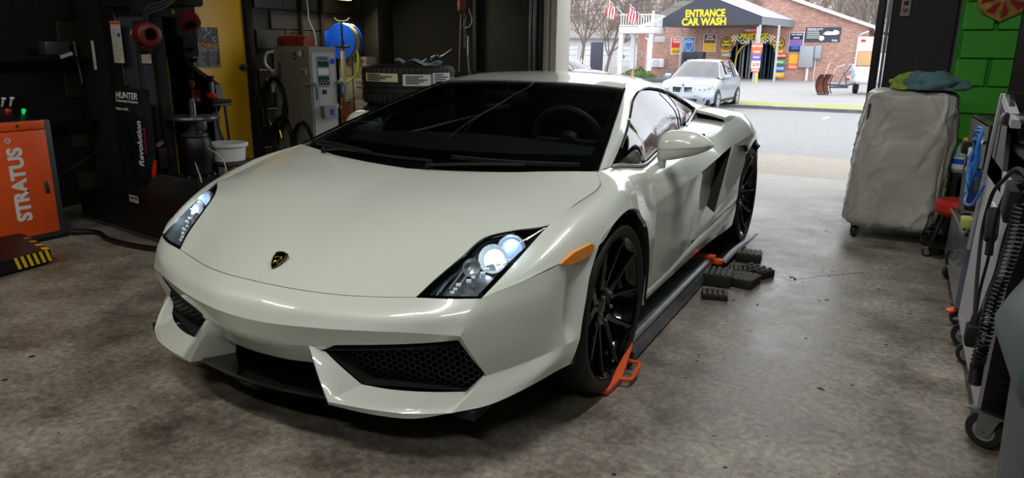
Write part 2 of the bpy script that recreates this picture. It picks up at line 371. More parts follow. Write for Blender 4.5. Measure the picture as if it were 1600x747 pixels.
# ================================================================ white sports car
def side_of(g, s): return g if s > 0 else mirx(g)
M['silverbar'] = pbr('satin_window_trim', '#b8bab6', .3, .5)
def panel(name, nets, mat, parent, gap=.0018, depth=.014, ang=32, label=None, relax=0):
    bm = bmesh.new(); C0 = Vector((0, 1.2, .35))
    for g in nets:
        m, n = len(g), len(g[0]); vs = [[bm.verts.new(p) for p in r] for r in g]; fs = []
        for i in range(m-1):
            for j in range(n-1):
                q = [vs[i][j], vs[i][j+1], vs[i+1][j+1], vs[i+1][j]]
                if len({tuple(round(c, 6) for c in v.co) for v in q}) < 3: continue
                fs.append(bm.faces.new(q))
        sc = 0
        for f in fs:
            f.normal_update(); sc += f.normal.dot((f.calc_center_median()-C0))*f.calc_area()
        if sc < 0: bmesh.ops.reverse_faces(bm, faces=fs)
    bmesh.ops.remove_doubles(bm, verts=bm.verts[:], dist=4e-4)
    bmesh.ops.dissolve_degenerate(bm, edges=bm.edges[:], dist=1e-6)
    bm.normal_update()
    if relax:
        free = [v for v in bm.verts if not v.is_boundary and all(len(e.link_faces) == 2 and e.calc_face_angle(0) < R(11) for e in v.link_edges)]
        for _ in range(relax): bmesh.ops.smooth_vert(bm, verts=free, factor=.5, use_axis_x=True, use_axis_y=True, use_axis_z=True)
        bm.normal_update()
    be = [e for e in bm.edges if len(e.link_faces) == 1]; bv = {v for e in be for v in e.verts}
    mv = {}
    for v in bv:
        d = Vector()
        for f in v.link_faces: d += f.calc_center_median()-v.co
        d -= v.normal*d.dot(v.normal)
        if d.length > 1e-6: mv[v] = d.normalized()*gap
    for v, d in mv.items(): v.co += d
    if depth:
        nv = {v: bm.verts.new(v.co - v.normal*depth) for v in bv}
        for e in be:
            a, b = e.verts
            l = e.link_loops[0]
            if l.vert is a: a, b = b, a
            try: bm.faces.new((a, b, nv[b], nv[a]))
            except ValueError: pass
    o0 = org(parent); bmesh.ops.translate(bm, verts=bm.verts[:], vec=-o0)
    me = bpy.data.meshes.new(name); bm.to_mesh(me); bm.free()
    me.polygons.foreach_set('use_smooth', [True]*len(me.polygons)); me.set_sharp_from_angle(angle=R(ang))
    o = link_mesh(name, me, mat, parent)
    if label: o['label'] = label
    return o

car = thing('sports_car', 'low white wedge-shaped sports car with gloss black wheels parked over the lift', 'car', (0, 1.2, 0))

# ---- key points (half car, +x side)
hood_n = [
 [(0,-.857,.523),(.165,-.849,.523),(.31,-.818,.522),(.44,-.775,.525),(.54,-.746,.533)],
 [(0,-.785,.568),(.17,-.777,.569),(.33,-.752,.566),(.46,-.715,.566),(.567,-.687,.575)],
 [(0,-.62,.645),(.185,-.612,.649),(.36,-.60,.648),(.51,-.585,.640),(.607,-.578,.635)],
 [(0,-.47,.695),(.195,-.47,.701),(.38,-.475,.701),(.535,-.485,.692),(.637,-.497,.680)],
 [(0,-.36,.727),(.205,-.36,.734),(.42,-.37,.734),(.59,-.39,.720),(.715,-.41,.698)],
 [(0,-.27,.748),(.215,-.27,.756),(.44,-.28,.757),(.64,-.31,.740),(.791,-.341,.708)],
 [(0,-.16,.770),(.22,-.15,.778),(.45,-.14,.781),(.66,-.14,.772),(.806,-.14,.747)],
 [(0,-.08,.785),(.23,-.075,.791),(.45,-.045,.797),(.67,.02,.802),(.822,.05,.786)],
 [(0,-.02,.795),(.25,.00,.801),(.48,.045,.810),(.69,.11,.820),(.765,.151,.821)]]
bump_up = [
 [(0,-.857,.523),(.165,-.849,.523),(.31,-.818,.522),(.44,-.775,.525),(.54,-.746,.533),(.645,-.718,.539),(.733,-.68,.544)],
 [(0,-.911,.478),(.168,-.905,.482),(.303,-.873,.484),(.430,-.832,.487),(.532,-.80,.490),(.638,-.762,.494),(.722,-.716,.497)],
 [(0,-.939,.427),(.11,-.937,.431),(.22,-.921,.436),(.335,-.892,.439),(.46,-.850,.443),(.59,-.797,.444),(.70,-.749,.440)]]
fint=(.227,-.891,.362); finb=(.332,-.931,.212); lip=(.691,-.784,.2); Rp=(.747,-.67,.289); ito=(.684,-.733,.418)
iti=(.257,-.874,.361); ibi=(.389,-.838,.245); iob=(.69,-.702,.235)
bump_lowc = [
 [(0,-.920,.352),(.11,-.914,.354),(.227,-.891,.362)],
 [(0,-.876,.281),(.10,-.869,.280),(.20,-.853,.284)],
 [(0,-.80,.262),(.10,-.79,.262),(.20,-.775,.268)]]
bump_face = [
 [(0,-.939,.427),(.11,-.937,.431),(.22,-.921,.436),(.335,-.892,.439),(.46,-.850,.443),(.59,-.797,.444),(.70,-.749,.440)],
 [(0,-.920,.352),(.11,-.914,.354),(.227,-.891,.362),(.33,-.862,.375),(.45,-.828,.389),(.58,-.781,.404),ito]]
bump_strip = [
 [(.227,-.891,.362),(.33,-.862,.375),(.45,-.828,.389),(.58,-.781,.404),ito],
 [(.227,-.86,.368),(.33,-.825,.381),(.45,-.79,.395),(.58,-.745,.410),(.675,-.70,.422)]]
bump_edge = [[(.70,-.749,.440),(.727,-.713,.362),Rp],[ito,(.714,-.703,.352),(.735,-.662,.290)],[(.665,-.70,.42),(.69,-.675,.352),(.712,-.64,.292)]]
side_up = [
 [(.733,-.68,.544),(.815,-.574,.581),(.865,-.470,.602),(.889,-.405,.616),(.905,-.34,.622),(.93,-.225,.628)],
 [(.722,-.716,.497),(.812,-.610,.515),(.873,-.495,.535),(.893,-.42,.54),(.888,-.375,.545),(.932,-.300,.548)],
 [(.70,-.749,.440),(.805,-.628,.455),(.876,-.510,.47),(.897,-.435,.47),(.886,-.395,.47),(.934,-.335,.465)],
 [(.727,-.713,.362),(.815,-.615,.380),(.884,-.500,.40),(.903,-.450,.40),(.889,-.420,.40),(.934,-.362,.39)],
 [Rp,(.83,-.580,.315),(.895,-.490,.338),(.915,-.455,.345),(.922,-.430,.348),(.935,-.375,.345)]]
side_low = [
 [Rp,(.83,-.580,.315),(.895,-.490,.338),(.915,-.455,.345),(.922,-.430,.348),(.935,-.375,.345)],
 [(.722,-.73,.245),(.812,-.635,.268),(.885,-.54,.290),(.905,-.495,.30),(.915,-.465,.304),(.932,-.405,.305)],
 [lip,(.775,-.705,.212),(.85,-.60,.242),(.885,-.53,.258),(.90,-.49,.265),(.925,-.425,.272)],
 [(.65,-.70,.19),(.73,-.63,.20),(.80,-.53,.23),(.83,-.48,.24),(.85,-.44,.25),(.87,-.40,.26)]]
tray = [
 [fint,(.278,-.912,.287),finb,(.465,-.893,.203),(.59,-.846,.199),lip,(.722,-.73,.245),Rp],
 [(.236,-.886,.362),(.287,-.902,.288),(.343,-.917,.222),(.47,-.882,.213),(.59,-.835,.209),(.685,-.772,.21),(.715,-.72,.25),(.742,-.668,.289)],
 [iti,(.322,-.858,.302),ibi,(.48,-.812,.239),(.60,-.758,.236),iob,(.712,-.675,.262),(.735,-.662,.29)]]
tray_front = [
 [fint,(.278,-.912,.287),finb,(.465,-.893,.203),(.59,-.846,.199),lip],
 [(.222,-.884,.350),(.266,-.900,.280),(.318,-.917,.193),(.46,-.885,.182),(.588,-.840,.180),lip],
 [(.20,-.853,.284),(.215,-.80,.25),(.30,-.80,.19),(.44,-.78,.178),(.57,-.73,.177),(.66,-.70,.19)]]
fend_a = [
 [(.733,-.68,.544),(.765,-.52,.625),(.791,-.341,.708),(.806,-.14,.747),(.822,.05,.786),(.765,.151,.821),(.775,.279,.820)],
 [(.733,-.68,.544),(.79,-.535,.617),(.835,-.35,.697),(.852,-.15,.748),(.865,.01,.778),(.85,.15,.795),(.848,.27,.790)],
 [(.733,-.68,.544),(.806,-.557,.600),(.87,-.38,.664),(.905,-.185,.70),(.912,-.045,.742),(.908,.10,.752),(.902,.235,.735)],
 [(.733,-.68,.544),(.815,-.574,.581),(.889,-.405,.616),(.93,-.225,.628),(.938,-.085,.688),(.938,.06,.705),(.936,.185,.675)]]
fend_b = [
 [(.775,.279,.820),(.79,.43,.803),(.80,.582,.785)],
 [(.848,.27,.790),(.855,.41,.775),(.855,.545,.757)],
 [(.902,.235,.735),(.89,.39,.715),(.885,.522,.705)],
 [(.936,.185,.675),(.917,.36,.65),(.905,.512,.64)],
 [(.938,.290,.590),(.918,.40,.58),(.908,.512,.57)],
 [(.936,.350,.470),(.915,.43,.465),(.907,.508,.46)],
 [(.932,.372,.350),(.913,.43,.36),(.905,.49,.36)],
 [(.925,.372,.225),(.90,.43,.225),(.895,.462,.225)]]
door_n = [
 [(.80,.582,.785),(.785,.76,.790),(.765,.93,.802),(.74,1.15,.820),(.72,1.38,.840),(.70,1.65,.862)],
 [(.855,.545,.757),(.84,.76,.762),(.83,.93,.770),(.815,1.15,.785),(.80,1.38,.80),(.785,1.65,.825)],
 [(.885,.522,.705),(.88,.76,.715),(.875,.93,.72),(.868,1.15,.728),(.862,1.40,.745),(.852,1.66,.775)],
 [(.905,.512,.64),(.907,.76,.655),(.908,.93,.66),(.910,1.15,.668),(.918,1.38,.69),(.928,1.62,.72)],
 [(.905,.512,.628),(.907,.76,.64),(.908,.93,.642),(.908,1.15,.652),(.905,1.37,.668),(.905,1.655,.70)],
 [(.908,.512,.56),(.913,.76,.57),(.913,.93,.57),(.905,1.14,.57),(.89,1.40,.58),(.872,1.75,.575)],
 [(.907,.508,.46),(.915,.76,.46),(.915,.93,.46),(.905,1.12,.46),(.897,1.32,.455),(.885,1.565,.441)],
 [(.905,.49,.36),(.912,.75,.36),(.915,.92,.36),(.91,1.08,.365),(.908,1.17,.375),(.90,1.32,.385)],
 [(.897,.470,.262),(.905,.73,.275),(.907,.88,.285),(.905,1.0,.292),(.907,1.08,.298),(.906,1.18,.315)]]
sill_n = [
 [(.897,.470,.262),(.905,.73,.275),(.907,.88,.285),(.905,1.08,.298),(.905,1.35,.318),(.915,1.7,.335),(.925,2.02,.352),(.930,2.18,.358)],
 [(.905,.455,.245),(.912,.73,.258),(.915,.88,.268),(.915,1.08,.280),(.92,1.35,.298),(.928,1.7,.315),(.935,2.02,.332),(.935,2.18,.335)],
 [(.895,.455,.215),(.90,.73,.222),(.905,.88,.226),(.907,1.08,.230),(.91,1.35,.230),(.918,1.7,.225),(.925,2.02,.212),(.925,2.16,.212)],
 [(.78,.455,.19),(.79,.73,.19),(.79,.88,.19),(.79,1.08,.19),(.80,1.35,.19),(.80,1.7,.19),(.80,2.02,.19),(.80,2.14,.19)]]
# lower panel behind the door, below the side intake
quart_low = [
 [(.885,1.565,.441),(.908,1.57,.42),(.93,1.575,.405),(.938,1.72,.44),(.942,1.95,.48),(.943,2.17,.50)],
 [(.892,1.44,.415),(.912,1.49,.395),(.928,1.53,.385),(.935,1.70,.41),(.940,1.93,.43),(.942,2.168,.44)],
 [(.90,1.32,.385),(.910,1.39,.37),(.922,1.46,.362),(.932,1.68,.37),(.938,1.93,.385),(.940,2.17,.395)],
 [(.906,1.18,.325),(.907,1.22,.320),(.908,1.30,.318),(.915,1.66,.333),(.925,1.95,.348),(.930,2.18,.358)]]
a8 = [(2.56-.385*math.cos(t), .33+.385*math.sin(t)) for t in (.07,.45,.80,1.15,1.45,1.75,2.15,2.6,3.07)]
quart_mid = [ # between intake rear edge and wheel arch
 [(.928,1.90,.742),(.93,1.79,.62),(.93,1.68,.51),(.93,1.575,.405)],
 [(.938,2.05,.735),(.938,1.95,.62),(.937,1.85,.52),(.938,1.72,.44)],
 [(.946,2.20,.722),(.944,2.15,.64),(.943,2.06,.54),(.942,1.95,.48)],
 [(.948,a8[2][0]-.0,a8[2][1]+.045),(.948,a8[2][0]-.02,a8[2][1]),(.945,a8[1][0]-.01,a8[1][1]+.04),(.943,2.17,.50)]]
quart_side = [ # shoulder edge -> feature line -> arch
 [(.852,1.66,.775),(.851,1.80,.808),(.852,1.95,.838),(.853,2.10,.862),(.856,2.32,.890),(.860,2.47,.897),(.866,2.56,.880),(.838,2.72,.868),(.80,2.9,.852),(.765,3.1,.835),(.70,3.38,.80)],
 [(.892,1.64,.748),(.893,1.79,.775),(.896,1.95,.795),(.902,2.12,.812),(.908,2.32,.828),(.918,2.44,.832),(.912,2.56,.832),(.882,2.72,.82),(.850,2.9,.80),(.815,3.1,.78),(.76,3.38,.75)],
 [(.928,1.62,.720),(.928,1.76,.731),(.928,1.90,.742),(.938,2.06,.752),(.946,2.24,.765),(.952,2.40,.768),(.953,2.56,.762),(.928,2.72,.748),(.895,2.9,.73),(.862,3.1,.70),(.81,3.38,.66)]]
quart_arch = [
 [(.928,1.90,.742),(.938,2.06,.752),(.946,2.24,.765),(.952,2.40,.768),(.953,2.56,.762),(.928,2.72,.748),(.895,2.9,.73),(.862,3.1,.70),(.81,3.38,.66)],
 [(.938,2.05,.735),(.946,2.20,.722),(.950,2.30,.730),(.953,2.42,.742),(.955,2.57,.740),(.940,2.70,.705),(.915,2.86,.64),(.89,3.05,.52),(.82,3.38,.48)],
 [(.946,2.20,.722),(.948,a8[2][0],a8[2][1]+.045),(.95,a8[3][0],a8[3][1]),(.952,a8[4][0],a8[4][1]),(.948,a8[5][0],a8[5][1]),(.935,a8[6][0],a8[6][1]),(.925,a8[7][0],a8[7][1]),(.92,a8[8][0],a8[8][1]),(.83,3.36,.28)]]
deck_ramp = [
 [(.70,1.65,.862),(.785,1.65,.825),(.852,1.66,.775)],
 [(.685,1.80,.872),(.775,1.80,.848),(.851,1.80,.808)],
 [(.68,1.95,.882),(.765,1.95,.866),(.852,1.95,.838)],
 [(.675,2.05,.885),(.77,2.08,.872),(.853,2.10,.862)],
 [(.66,2.20,.870),(.77,2.20,.868),(.845,2.20,.862)]]
deck_hump = [
 [(.475,2.3,1.005),(.60,2.27,.925),(.665,2.05,.932),(.76,2.07,.912),(.838,2.07,.893),(.853,2.10,.862)],
 [(.475,2.4,.99),(.60,2.38,.932),(.675,2.27,.932),(.765,2.27,.917),(.842,2.28,.901),(.856,2.32,.890)],
 [(.481,2.55,.966),(.60,2.52,.925),(.68,2.47,.926),(.77,2.47,.914),(.846,2.47,.902),(.860,2.47,.897)],
 [(.49,2.68,.945),(.60,2.66,.912),(.68,2.65,.910),(.76,2.64,.905),(.83,2.60,.892),(.866,2.56,.880)],
 [(.497,2.85,.915),(.60,2.83,.892),(.68,2.81,.892),(.75,2.79,.888),(.81,2.76,.878),(.838,2.72,.868)],
 [(.50,3.0,.885),(.60,2.98,.87),(.67,2.97,.87),(.73,2.95,.868),(.775,2.93,.860),(.80,2.9,.852)],
 [(.50,3.15,.85),(.58,3.14,.845),(.65,3.13,.845),(.70,3.12,.843),(.74,3.11,.838),(.765,3.1,.835)],
 [(.50,3.38,.80),(.56,3.38,.80),(.61,3.38,.80),(.65,3.38,.80),(.68,3.38,.80),(.70,3.38,.80)]]
buttress = [[(.70,1.69,.864),(.65,1.98,.895),(.60,2.27,.925)],[(.706,1.70,.870),(.670,1.93,.902),(.635,2.14,.932)],[(.708,1.71,.866),(.683,1.90,.897),(.665,2.05,.932)],[(.70,1.72,.864),(.682,1.92,.880),(.675,2.05,.885)]]
roof_n = [
 [(0,.93,1.125),(.3,.97,1.119),(.43,1.0,1.110),(.545,1.048,1.097)],
 [(0,1.2,1.155),(.28,1.2,1.149),(.40,1.2,1.142),(.505,1.2,1.126)],
 [(0,1.45,1.165),(.26,1.45,1.156),(.38,1.45,1.147),(.485,1.45,1.128)],
 [(0,1.7,1.155),(.26,1.7,1.145),(.38,1.7,1.132),(.475,1.7,1.108)],
 [(0,2.0,1.118),(.26,2.0,1.108),(.38,2.0,1.088),(.47,2.0,1.060)],
 [(0,2.4,1.045),(.26,2.4,1.035),(.39,2.4,1.015),(.475,2.4,.990)],
 [(0,2.85,.955),(.26,2.85,.948),(.40,2.85,.935),(.50,2.85,.915)],
 [(0,3.38,.83),(.26,3.38,.825),(.40,3.38,.815),(.50,3.38,.80)]]
pil_in = [(.765,.151,.821),(.712,.385,.898),(.655,.62,.972),(.60,.84,1.038),(.545,1.048,1.097),(.505,1.2,1.126),(.485,1.45,1.128),(.475,1.7,1.108),(.47,2.0,1.060),(.475,2.3,1.005)]
pil_out = [(.775,.279,.820),(.742,.47,.876),(.700,.66,.930),(.645,.86,.985),(.585,1.075,1.046),(.553,1.301,1.088),(.548,1.50,1.086),(.55,1.746,1.058),(.565,2.068,.989),(.60,2.27,.925)]
belt = [(.775,.279,.820),(.785,.43,.803),(.80,.582,.785),(.775,.85,.795),(.752,1.05,.812),(.735,1.22,.826),(.72,1.38,.840),(.712,1.47,.848),(.705,1.58,.856),(.70,1.69,.864)]
def mid(a, b, t, bulge=(0, 0, 0)): return tuple(a[i]*(1-t)+b[i]*t+bulge[i] for i in range(3))
pil_n = [pil_in, [mid(a, b, .5, (.006, 0, .004)) for a, b in zip(pil_in, pil_out)], pil_out]
glass_n = [[mid(a, b, 0, (-.006, 0, -.004)) for a, b in zip(pil_out, belt)], [mid(a, b, .5, (.016 if 0 < i < 9 else 0, 0, .004)) for i, (a, b) in enumerate(zip(pil_out, belt))], [mid(a, b, 1, (-.006, 0, -.002)) for a, b in zip(pil_out, belt)]]
ws_n = [ # windscreen, centre -> side
 [(0,-.045,.800),(.25,-.02,.806),(.48,.03,.814),(.66,.10,.822),(.765,.151,.821)],
 [(0,.20,.905),(.24,.22,.906),(.46,.27,.903),(.62,.335,.902),(.712,.385,.898)],
 [(0,.45,.995),(.23,.47,.993),(.43,.52,.986),(.57,.58,.979),(.655,.62,.972)],
 [(0,.70,1.069),(.22,.72,1.064),(.40,.76,1.055),(.53,.81,1.045),(.60,.84,1.038)],
 [(0,.93,1.125),(.20,.95,1.122),(.36,.985,1.115),(.47,1.015,1.107),(.545,1.048,1.097)]]

def full(net, **k):
    g = patch(net, **k); return [g, mirx(g)]
P_h = full(hood_n, ku=4, kv=6)
panel('hood', P_h, M['paint'], car, gap=.0028, relax=3)
bz = [patch(bump_up, 4, 4), patch(bump_face, 4, 4), patch(bump_lowc, 4, 4, cu=(1,)), patch(bump_strip, 4, 4), patch([list(r) for r in bump_edge], 3, 4, cu=(1,)),
      patch(side_up, 4, 4, cu=(2,), cv=(3,)), patch(side_low, 4, 4, cu=(2,), cv=(3,)), patch(tray, 4, 4, cu=(1,), cv=(2, 5)), patch(tray_front, 3, 4, cu=(1,), cv=(2,))]
P_b = bz + [mirx(g) for g in bz]
bumper = panel('front_bumper', P_b, M['paint'], car, ang=24, gap=0, relax=3)
P_r = full(roof_n, ku=4, kv=5)
panel('roof', P_r, M['paint'], car)
keep = [i for i in range(len(bz)) if i not in (6, 7, 8)]
shell = P_h + [P_b[i] for i in keep] + [P_b[i+len(bz)] for i in keep] + P_r
for s in (1, -1):
    fa = [side_of(patch(fend_a, 5, 5), s), side_of(patch(fend_b, 4, 4), s)]
    panel('fender', fa, M['paint'], car, relax=6)
    dn = side_of(patch(door_n, 4, 5, cu=(3,)), s); dr = panel('door', [dn], M['paint'], car, relax=8)
    sl = side_of(patch(sill_n, 4, 4, cu=(2,)), s); panel('side_sill', [sl], M['paint'], car, ang=24)
    pn = side_of(patch(pil_n, 3, 5), s); panel('roof_pillar', [pn], M['paint'], car, depth=.01)
    q = [side_of(patch(g, 4, 4, **k), s) for g, k in ((quart_low, {}), (quart_mid, {}), (quart_side, {}), (quart_arch, {}), (deck_hump, dict(cv=(4,))), (deck_ramp, {}), (buttress, {}))]
    panel('rear_quarter', q, M['paint'], car, ang=28, relax=6)
    gl = side_of(patch(glass_n, 3, 5), s)
    gz = panel('side_window', [gl], M['sideglass'], car, gap=.003, depth=0)
    shell += fa + [dn, sl, pn] + q
    # frame strips along and across the side glass
    f = MB()
    top = [Vector((s*(a[0]+.004), a[1], a[2]-.002)) for a in pil_out]; bot = [Vector((s*(a[0]+.004), a[1], a[2]+.003)) for a in belt]
    f.tube(top[1:], .0055, 6, smooth=4); f.tube(bot[1:-1], .005, 6, smooth=4)
    f.build('window_trim', M['gloss'], car)
    f = MB(); f.tube([(s*.664, .79, .968), (s*.722, .775, .905), (s*.760, .735, .845), (s*.790, .68, .795)], .009, 6, smooth=4)
    f.tube([Vector((s*(a[0]+.010), a[1], a[2]+.007)) for a in belt[:5]], .006, 6, smooth=4); f.build('quarter_window_bar', M['silverbar'], car)
    f = MB(); f.tube([(s*.562, 1.66, 1.068), (s*.645, 1.68, .97), (s*.700, 1.60, .868)], .0035, 6, smooth=4); f.build('window_divider', M['gloss'], gz)
    f = MB(); f.tube([Vector((s*(a[0]+.002), a[1], a[2]-.001)) for a in pil_in[:5]], .006, 6, smooth=4); f.build('windshield_trim', M['gloss'], car)
    # deep side intake and upper scoop: dark ducts
    f = MB()
    f.grid([[(s*.928,1.90,.742),(s*.93,1.79,.62),(s*.93,1.68,.51),(s*.93,1.575,.405)],[(s*.78,1.90,.742),(s*.78,1.79,.62),(s*.78,1.68,.51),(s*.78,1.575,.405)]])
    f.grid([[(s*.77,1.60,.80),(s*.77,1.5,.40)],[(s*.77,2.0,.80),(s*.77,1.95,.40)]])
    f.grid([[(s*.928,1.62,.72),(s*.928,1.90,.742)],[(s*.76,1.62,.72),(s*.76,1.92,.742)]])
    f.build('side_duct', M['matte'], car, fix=False)
    f = MB(); f.grid([[(s*.655,2.09,.925),(s*.76,2.11,.905),(s*.84,2.11,.885)],[(s*.655,2.09,.86),(s*.76,2.11,.855),(s*.845,2.11,.855)]]); f.build('shoulder_scoop', M['matte'], car, fix=False)
    f = MB(); f.tube([(s*.664,2.052,.932),(s*.76,2.070,.912),(s*.840,2.070,.892)], .004, 6, smooth=3); f.build('scoop_lip', M['paint'], car)
    # wheel arch liners
    for yc, x0, zc in ((0, .60, .33), (2.56, .58, .33)):
        L = MB(); rad = .40
        L.lathe([(rad, 0), (rad, (.855 if yc == 0 else .865)-x0)], (s*x0, yc, zc), (s*1.0, yc, zc), 40)
        L.lathe([(.0, 0), (rad, 0)], (s*x0, yc, zc), (s*1.0, yc, zc), 40)
        bmd = L.bm
        bmesh.ops.delete(bmd, geom=[v for v in bmd.verts if v.co.z < .22], context='VERTS')
        L.build('wheel_arch_liner', M['matte'], car, fix=False)
# arch openings: thin black return lips along the painted arch edges
for s in (1, -1):
    arch = [(.934,-.425,.272),(.935,-.375,.345),(.934,-.335,.465),(.93,-.225,.628),(.938,-.085,.688),(.938,.06,.705),(.936,.185,.675),(.938,.290,.590),(.936,.350,.470),(.932,.372,.350),(.925,.372,.225)]
    g = [[(s*a[0], a[1], a[2]) for a in arch], [(s*(a[0]-.05), a[1]*.97, .33+(a[2]-.33)*.97) for a in arch]]
    f = MB(); f.grid(patch(g, 1, 4)); f.build('arch_return', M['black'], car, fix=False)
# inner shell, offset inwards, closes every panel gap
ib = MB()
for g in shell:
    m, n = len(g), len(g[0]); bmx = []; vote = 0
    for i in range(m-1):
        for j in range(n-1): vote += (g[i+1][j]-g[i][j]).cross(g[i][j+1]-g[i][j]).dot(g[i][j]-Vector((0, 1.2, .3)))
    for i in range(m):
        row = []
        for j in range(n):
            a = g[min(i+1, m-1)][j]-g[max(i-1, 0)][j]; b = g[i][min(j+1, n-1)]-g[i][max(j-1, 0)]
            nn = a.cross(b)
            if nn.length > 1e-9: nn.normalize()
            if vote < 0: nn = -nn
            row.append(g[i][j]-nn*.019)
        bmx.append(row)
    ib.grid(bmx)
ib.build('inner_shell', M['matte'], car, fix=False)
# windscreen with black ceramic border
P_w = full(ws_n, ku=5, kv=5)
wsg = panel('windshield', P_w, M['windshield'], car, gap=.002, depth=0)
f = MB()
W5 = [patch([[Vector(p)-Vector((0, -.002, .006)) for p in r] for r in ws_n], 5, 5)][0]
nr, nc = len(W5), len(W5[0])
def strip(rows, cols):
    f.grid([[W5[i][j] for j in cols] for i in rows]); f.grid([[Vector((-W5[i][j].x, W5[i][j].y, W5[i][j].z)) for j in cols] for i in rows])
strip(range(0, 4), range(nc)); strip(range(nr-3, nr), range(nc)); strip(range(nr), range(nc-3, nc))
f.build('black_glass_border', M['gloss'], wsg, fix=False)
# rear end: tail panel, rear bumper and lamps (hidden from this side, closed for the place's sake)
tail = [[(0,3.38,.83),(.26,3.38,.825),(.50,3.38,.80),(.70,3.38,.80)],[(0,3.42,.70),(.3,3.42,.70),(.55,3.41,.69),(.81,3.38,.66)],[(0,3.43,.50),(.3,3.43,.50),(.6,3.41,.49),(.82,3.38,.48)],[(0,3.38,.28),(.3,3.38,.28),(.6,3.37,.28),(.83,3.36,.28)]]
panel('rear_bumper', full(tail, ku=3, kv=3), M['paint'], car)
f = MB(); f.box((0, 1.25, .185), (1.5, 4.0, .03)); f.box((0, 1.25, .30), (1.1, 3.9, .20)); f.build('underbody', M['matte'], car)
# badge
f = MB()
bc = Vector((0, -.775, .5765)); bu = Vector((0, .52, .45)).normalized(); bx = Vector((1, 0, 0)); bn = bx.cross(bu)
def shield(sc, off): return [bc+bx*(x*sc)+bu*(z*sc)+bn*off for x, z in ((-.026,.030),(0,.036),(.026,.030),(.027,.008),(.020,-.014),(.010,-.028),(0,-.036),(-.010,-.028),(-.020,-.014),(-.027,.008))]
f.prism(shield(1, .002), bn*.006); bdg = f.build('badge', M['gloss'], car)
M['gold'] = pbr('gold_trim', '#b89a48', .3, 1)
f = MB(); f.tube(shield(.93, .0085), .0013, 5, closed=True); 
f.tube([bc+bx*x+bu*z+bn*.0088 for x, z in ((-.014,.006),(-.008,.012),(0,.010),(.008,.013),(.012,.004),(.004,-.004),(.008,-.014),(0,-.008),(-.008,-.016),(-.004,-.004))], .003, 5, smooth=3); f.build('emblem', M['gold'], bdg)

# ---- intake mesh: honeycomb set back in each opening
M['mesh'] = pbr('black_grille_plastic', '#17181a', .35)
def honeycomb(poly, name, s):
    P = [Vector(p) for p in poly]; c = sum(P, Vector())/len(P)
    ex = (P[1]-P[0]).normalized(); n = Vector()
    for i in range(len(P)): n += (P[i]-c).cross(P[(i+1) % len(P)]-c)
    n.normalize(); ey = n.cross(ex)
    inw = n if n.y > 0 else -n
    q = [((p-c).dot(ex), (p-c).dot(ey)) for p in P]
    def inside(x, y):
        r = False; k = len(q)
        for i in range(k):
            x1, y1 = q[i]; x2, y2 = q[(i+1) % k]
            if (y1 > y) != (y2 > y) and x < (x2-x1)*(y-y1)/(y2-y1)+x1: r = not r
        return r
    f = MB(); rr = .0125; off = inw*.028
    xs = [a[0] for a in q]; ys = [a[1] for a in q]
    nx = int((max(xs)-min(xs))/(1.5*rr))+3; ny = int((max(ys)-min(ys))/(1.732*rr))+3
    for i in range(-1, nx):
        for j in range(-1, ny):
            x = min(xs)+i*1.5*rr; y = min(ys)+(j+.5*(i % 2))*1.732*rr
            if not (inside(x*1.03, y*1.03)): continue
            o = [c+ex*(x+rr*math.cos(k*PI/3))+ey*(y+rr*math.sin(k*PI/3))+off for k in range(6)]
            i_ = [c+ex*(x+rr*.86*math.cos(k*PI/3))+ey*(y+rr*.86*math.sin(k*PI/3))+off for k in range(6)]
            bk = [p+inw*.012 for p in i_]
            f._add(o+i_+bk, [(k, (k+1) % 6, 6+(k+1) % 6, 6+k) for k in range(6)]+[(6+k, 6+(k+1) % 6, 12+(k+1) % 6, 12+k) for k in range(6)])
    return f.build(name, M['mesh'], car, fix=False)
for s in (1, -1):
    poly = [(s*p[0], p[1], p[2]) for p in (iti, ito, Rp, iob, ibi)]
    h = honeycomb(poly, 'intake_grille', s); h['kind'] = 'stuff'
    f = MB(); pts = [Vector(p) for p in poly]
    ring = [[p+Vector((0, .004, 0)) for p in pts+[pts[0]]], [p+Vector((0, .16, 0)) for p in pts+[pts[0]]]]
    f.grid(ring); f.quad(*[p+Vector((0, .14, 0)) for p in pts]); f.build('intake_box', M['matte'], car, fix=False)
# fin inboard faces and black splitter
for s in (1, -1):
    f = MB(); f.grid(patch([[(s*.222,-.884,.350),(s*.262,-.900,.280),(s*.318,-.917,.193)],[(s*.20,-.853,.284),(s*.215,-.80,.25),(s*.235,-.79,.193)]], 3, 3))
    f.build('intake_fin', M['paint'], car, fix=False)
f = MB(); sp = [(-.315,-.880),(-.25,-.895),(-.12,-.915),(0,-.92),(.12,-.915),(.25,-.895),(.315,-.880),(.30,-.6),(-.30,-.6)]
f.prism([(x, y, .188) for x, y in sp], (0, 0, .012)); f.build('splitter', M['gloss'], car)

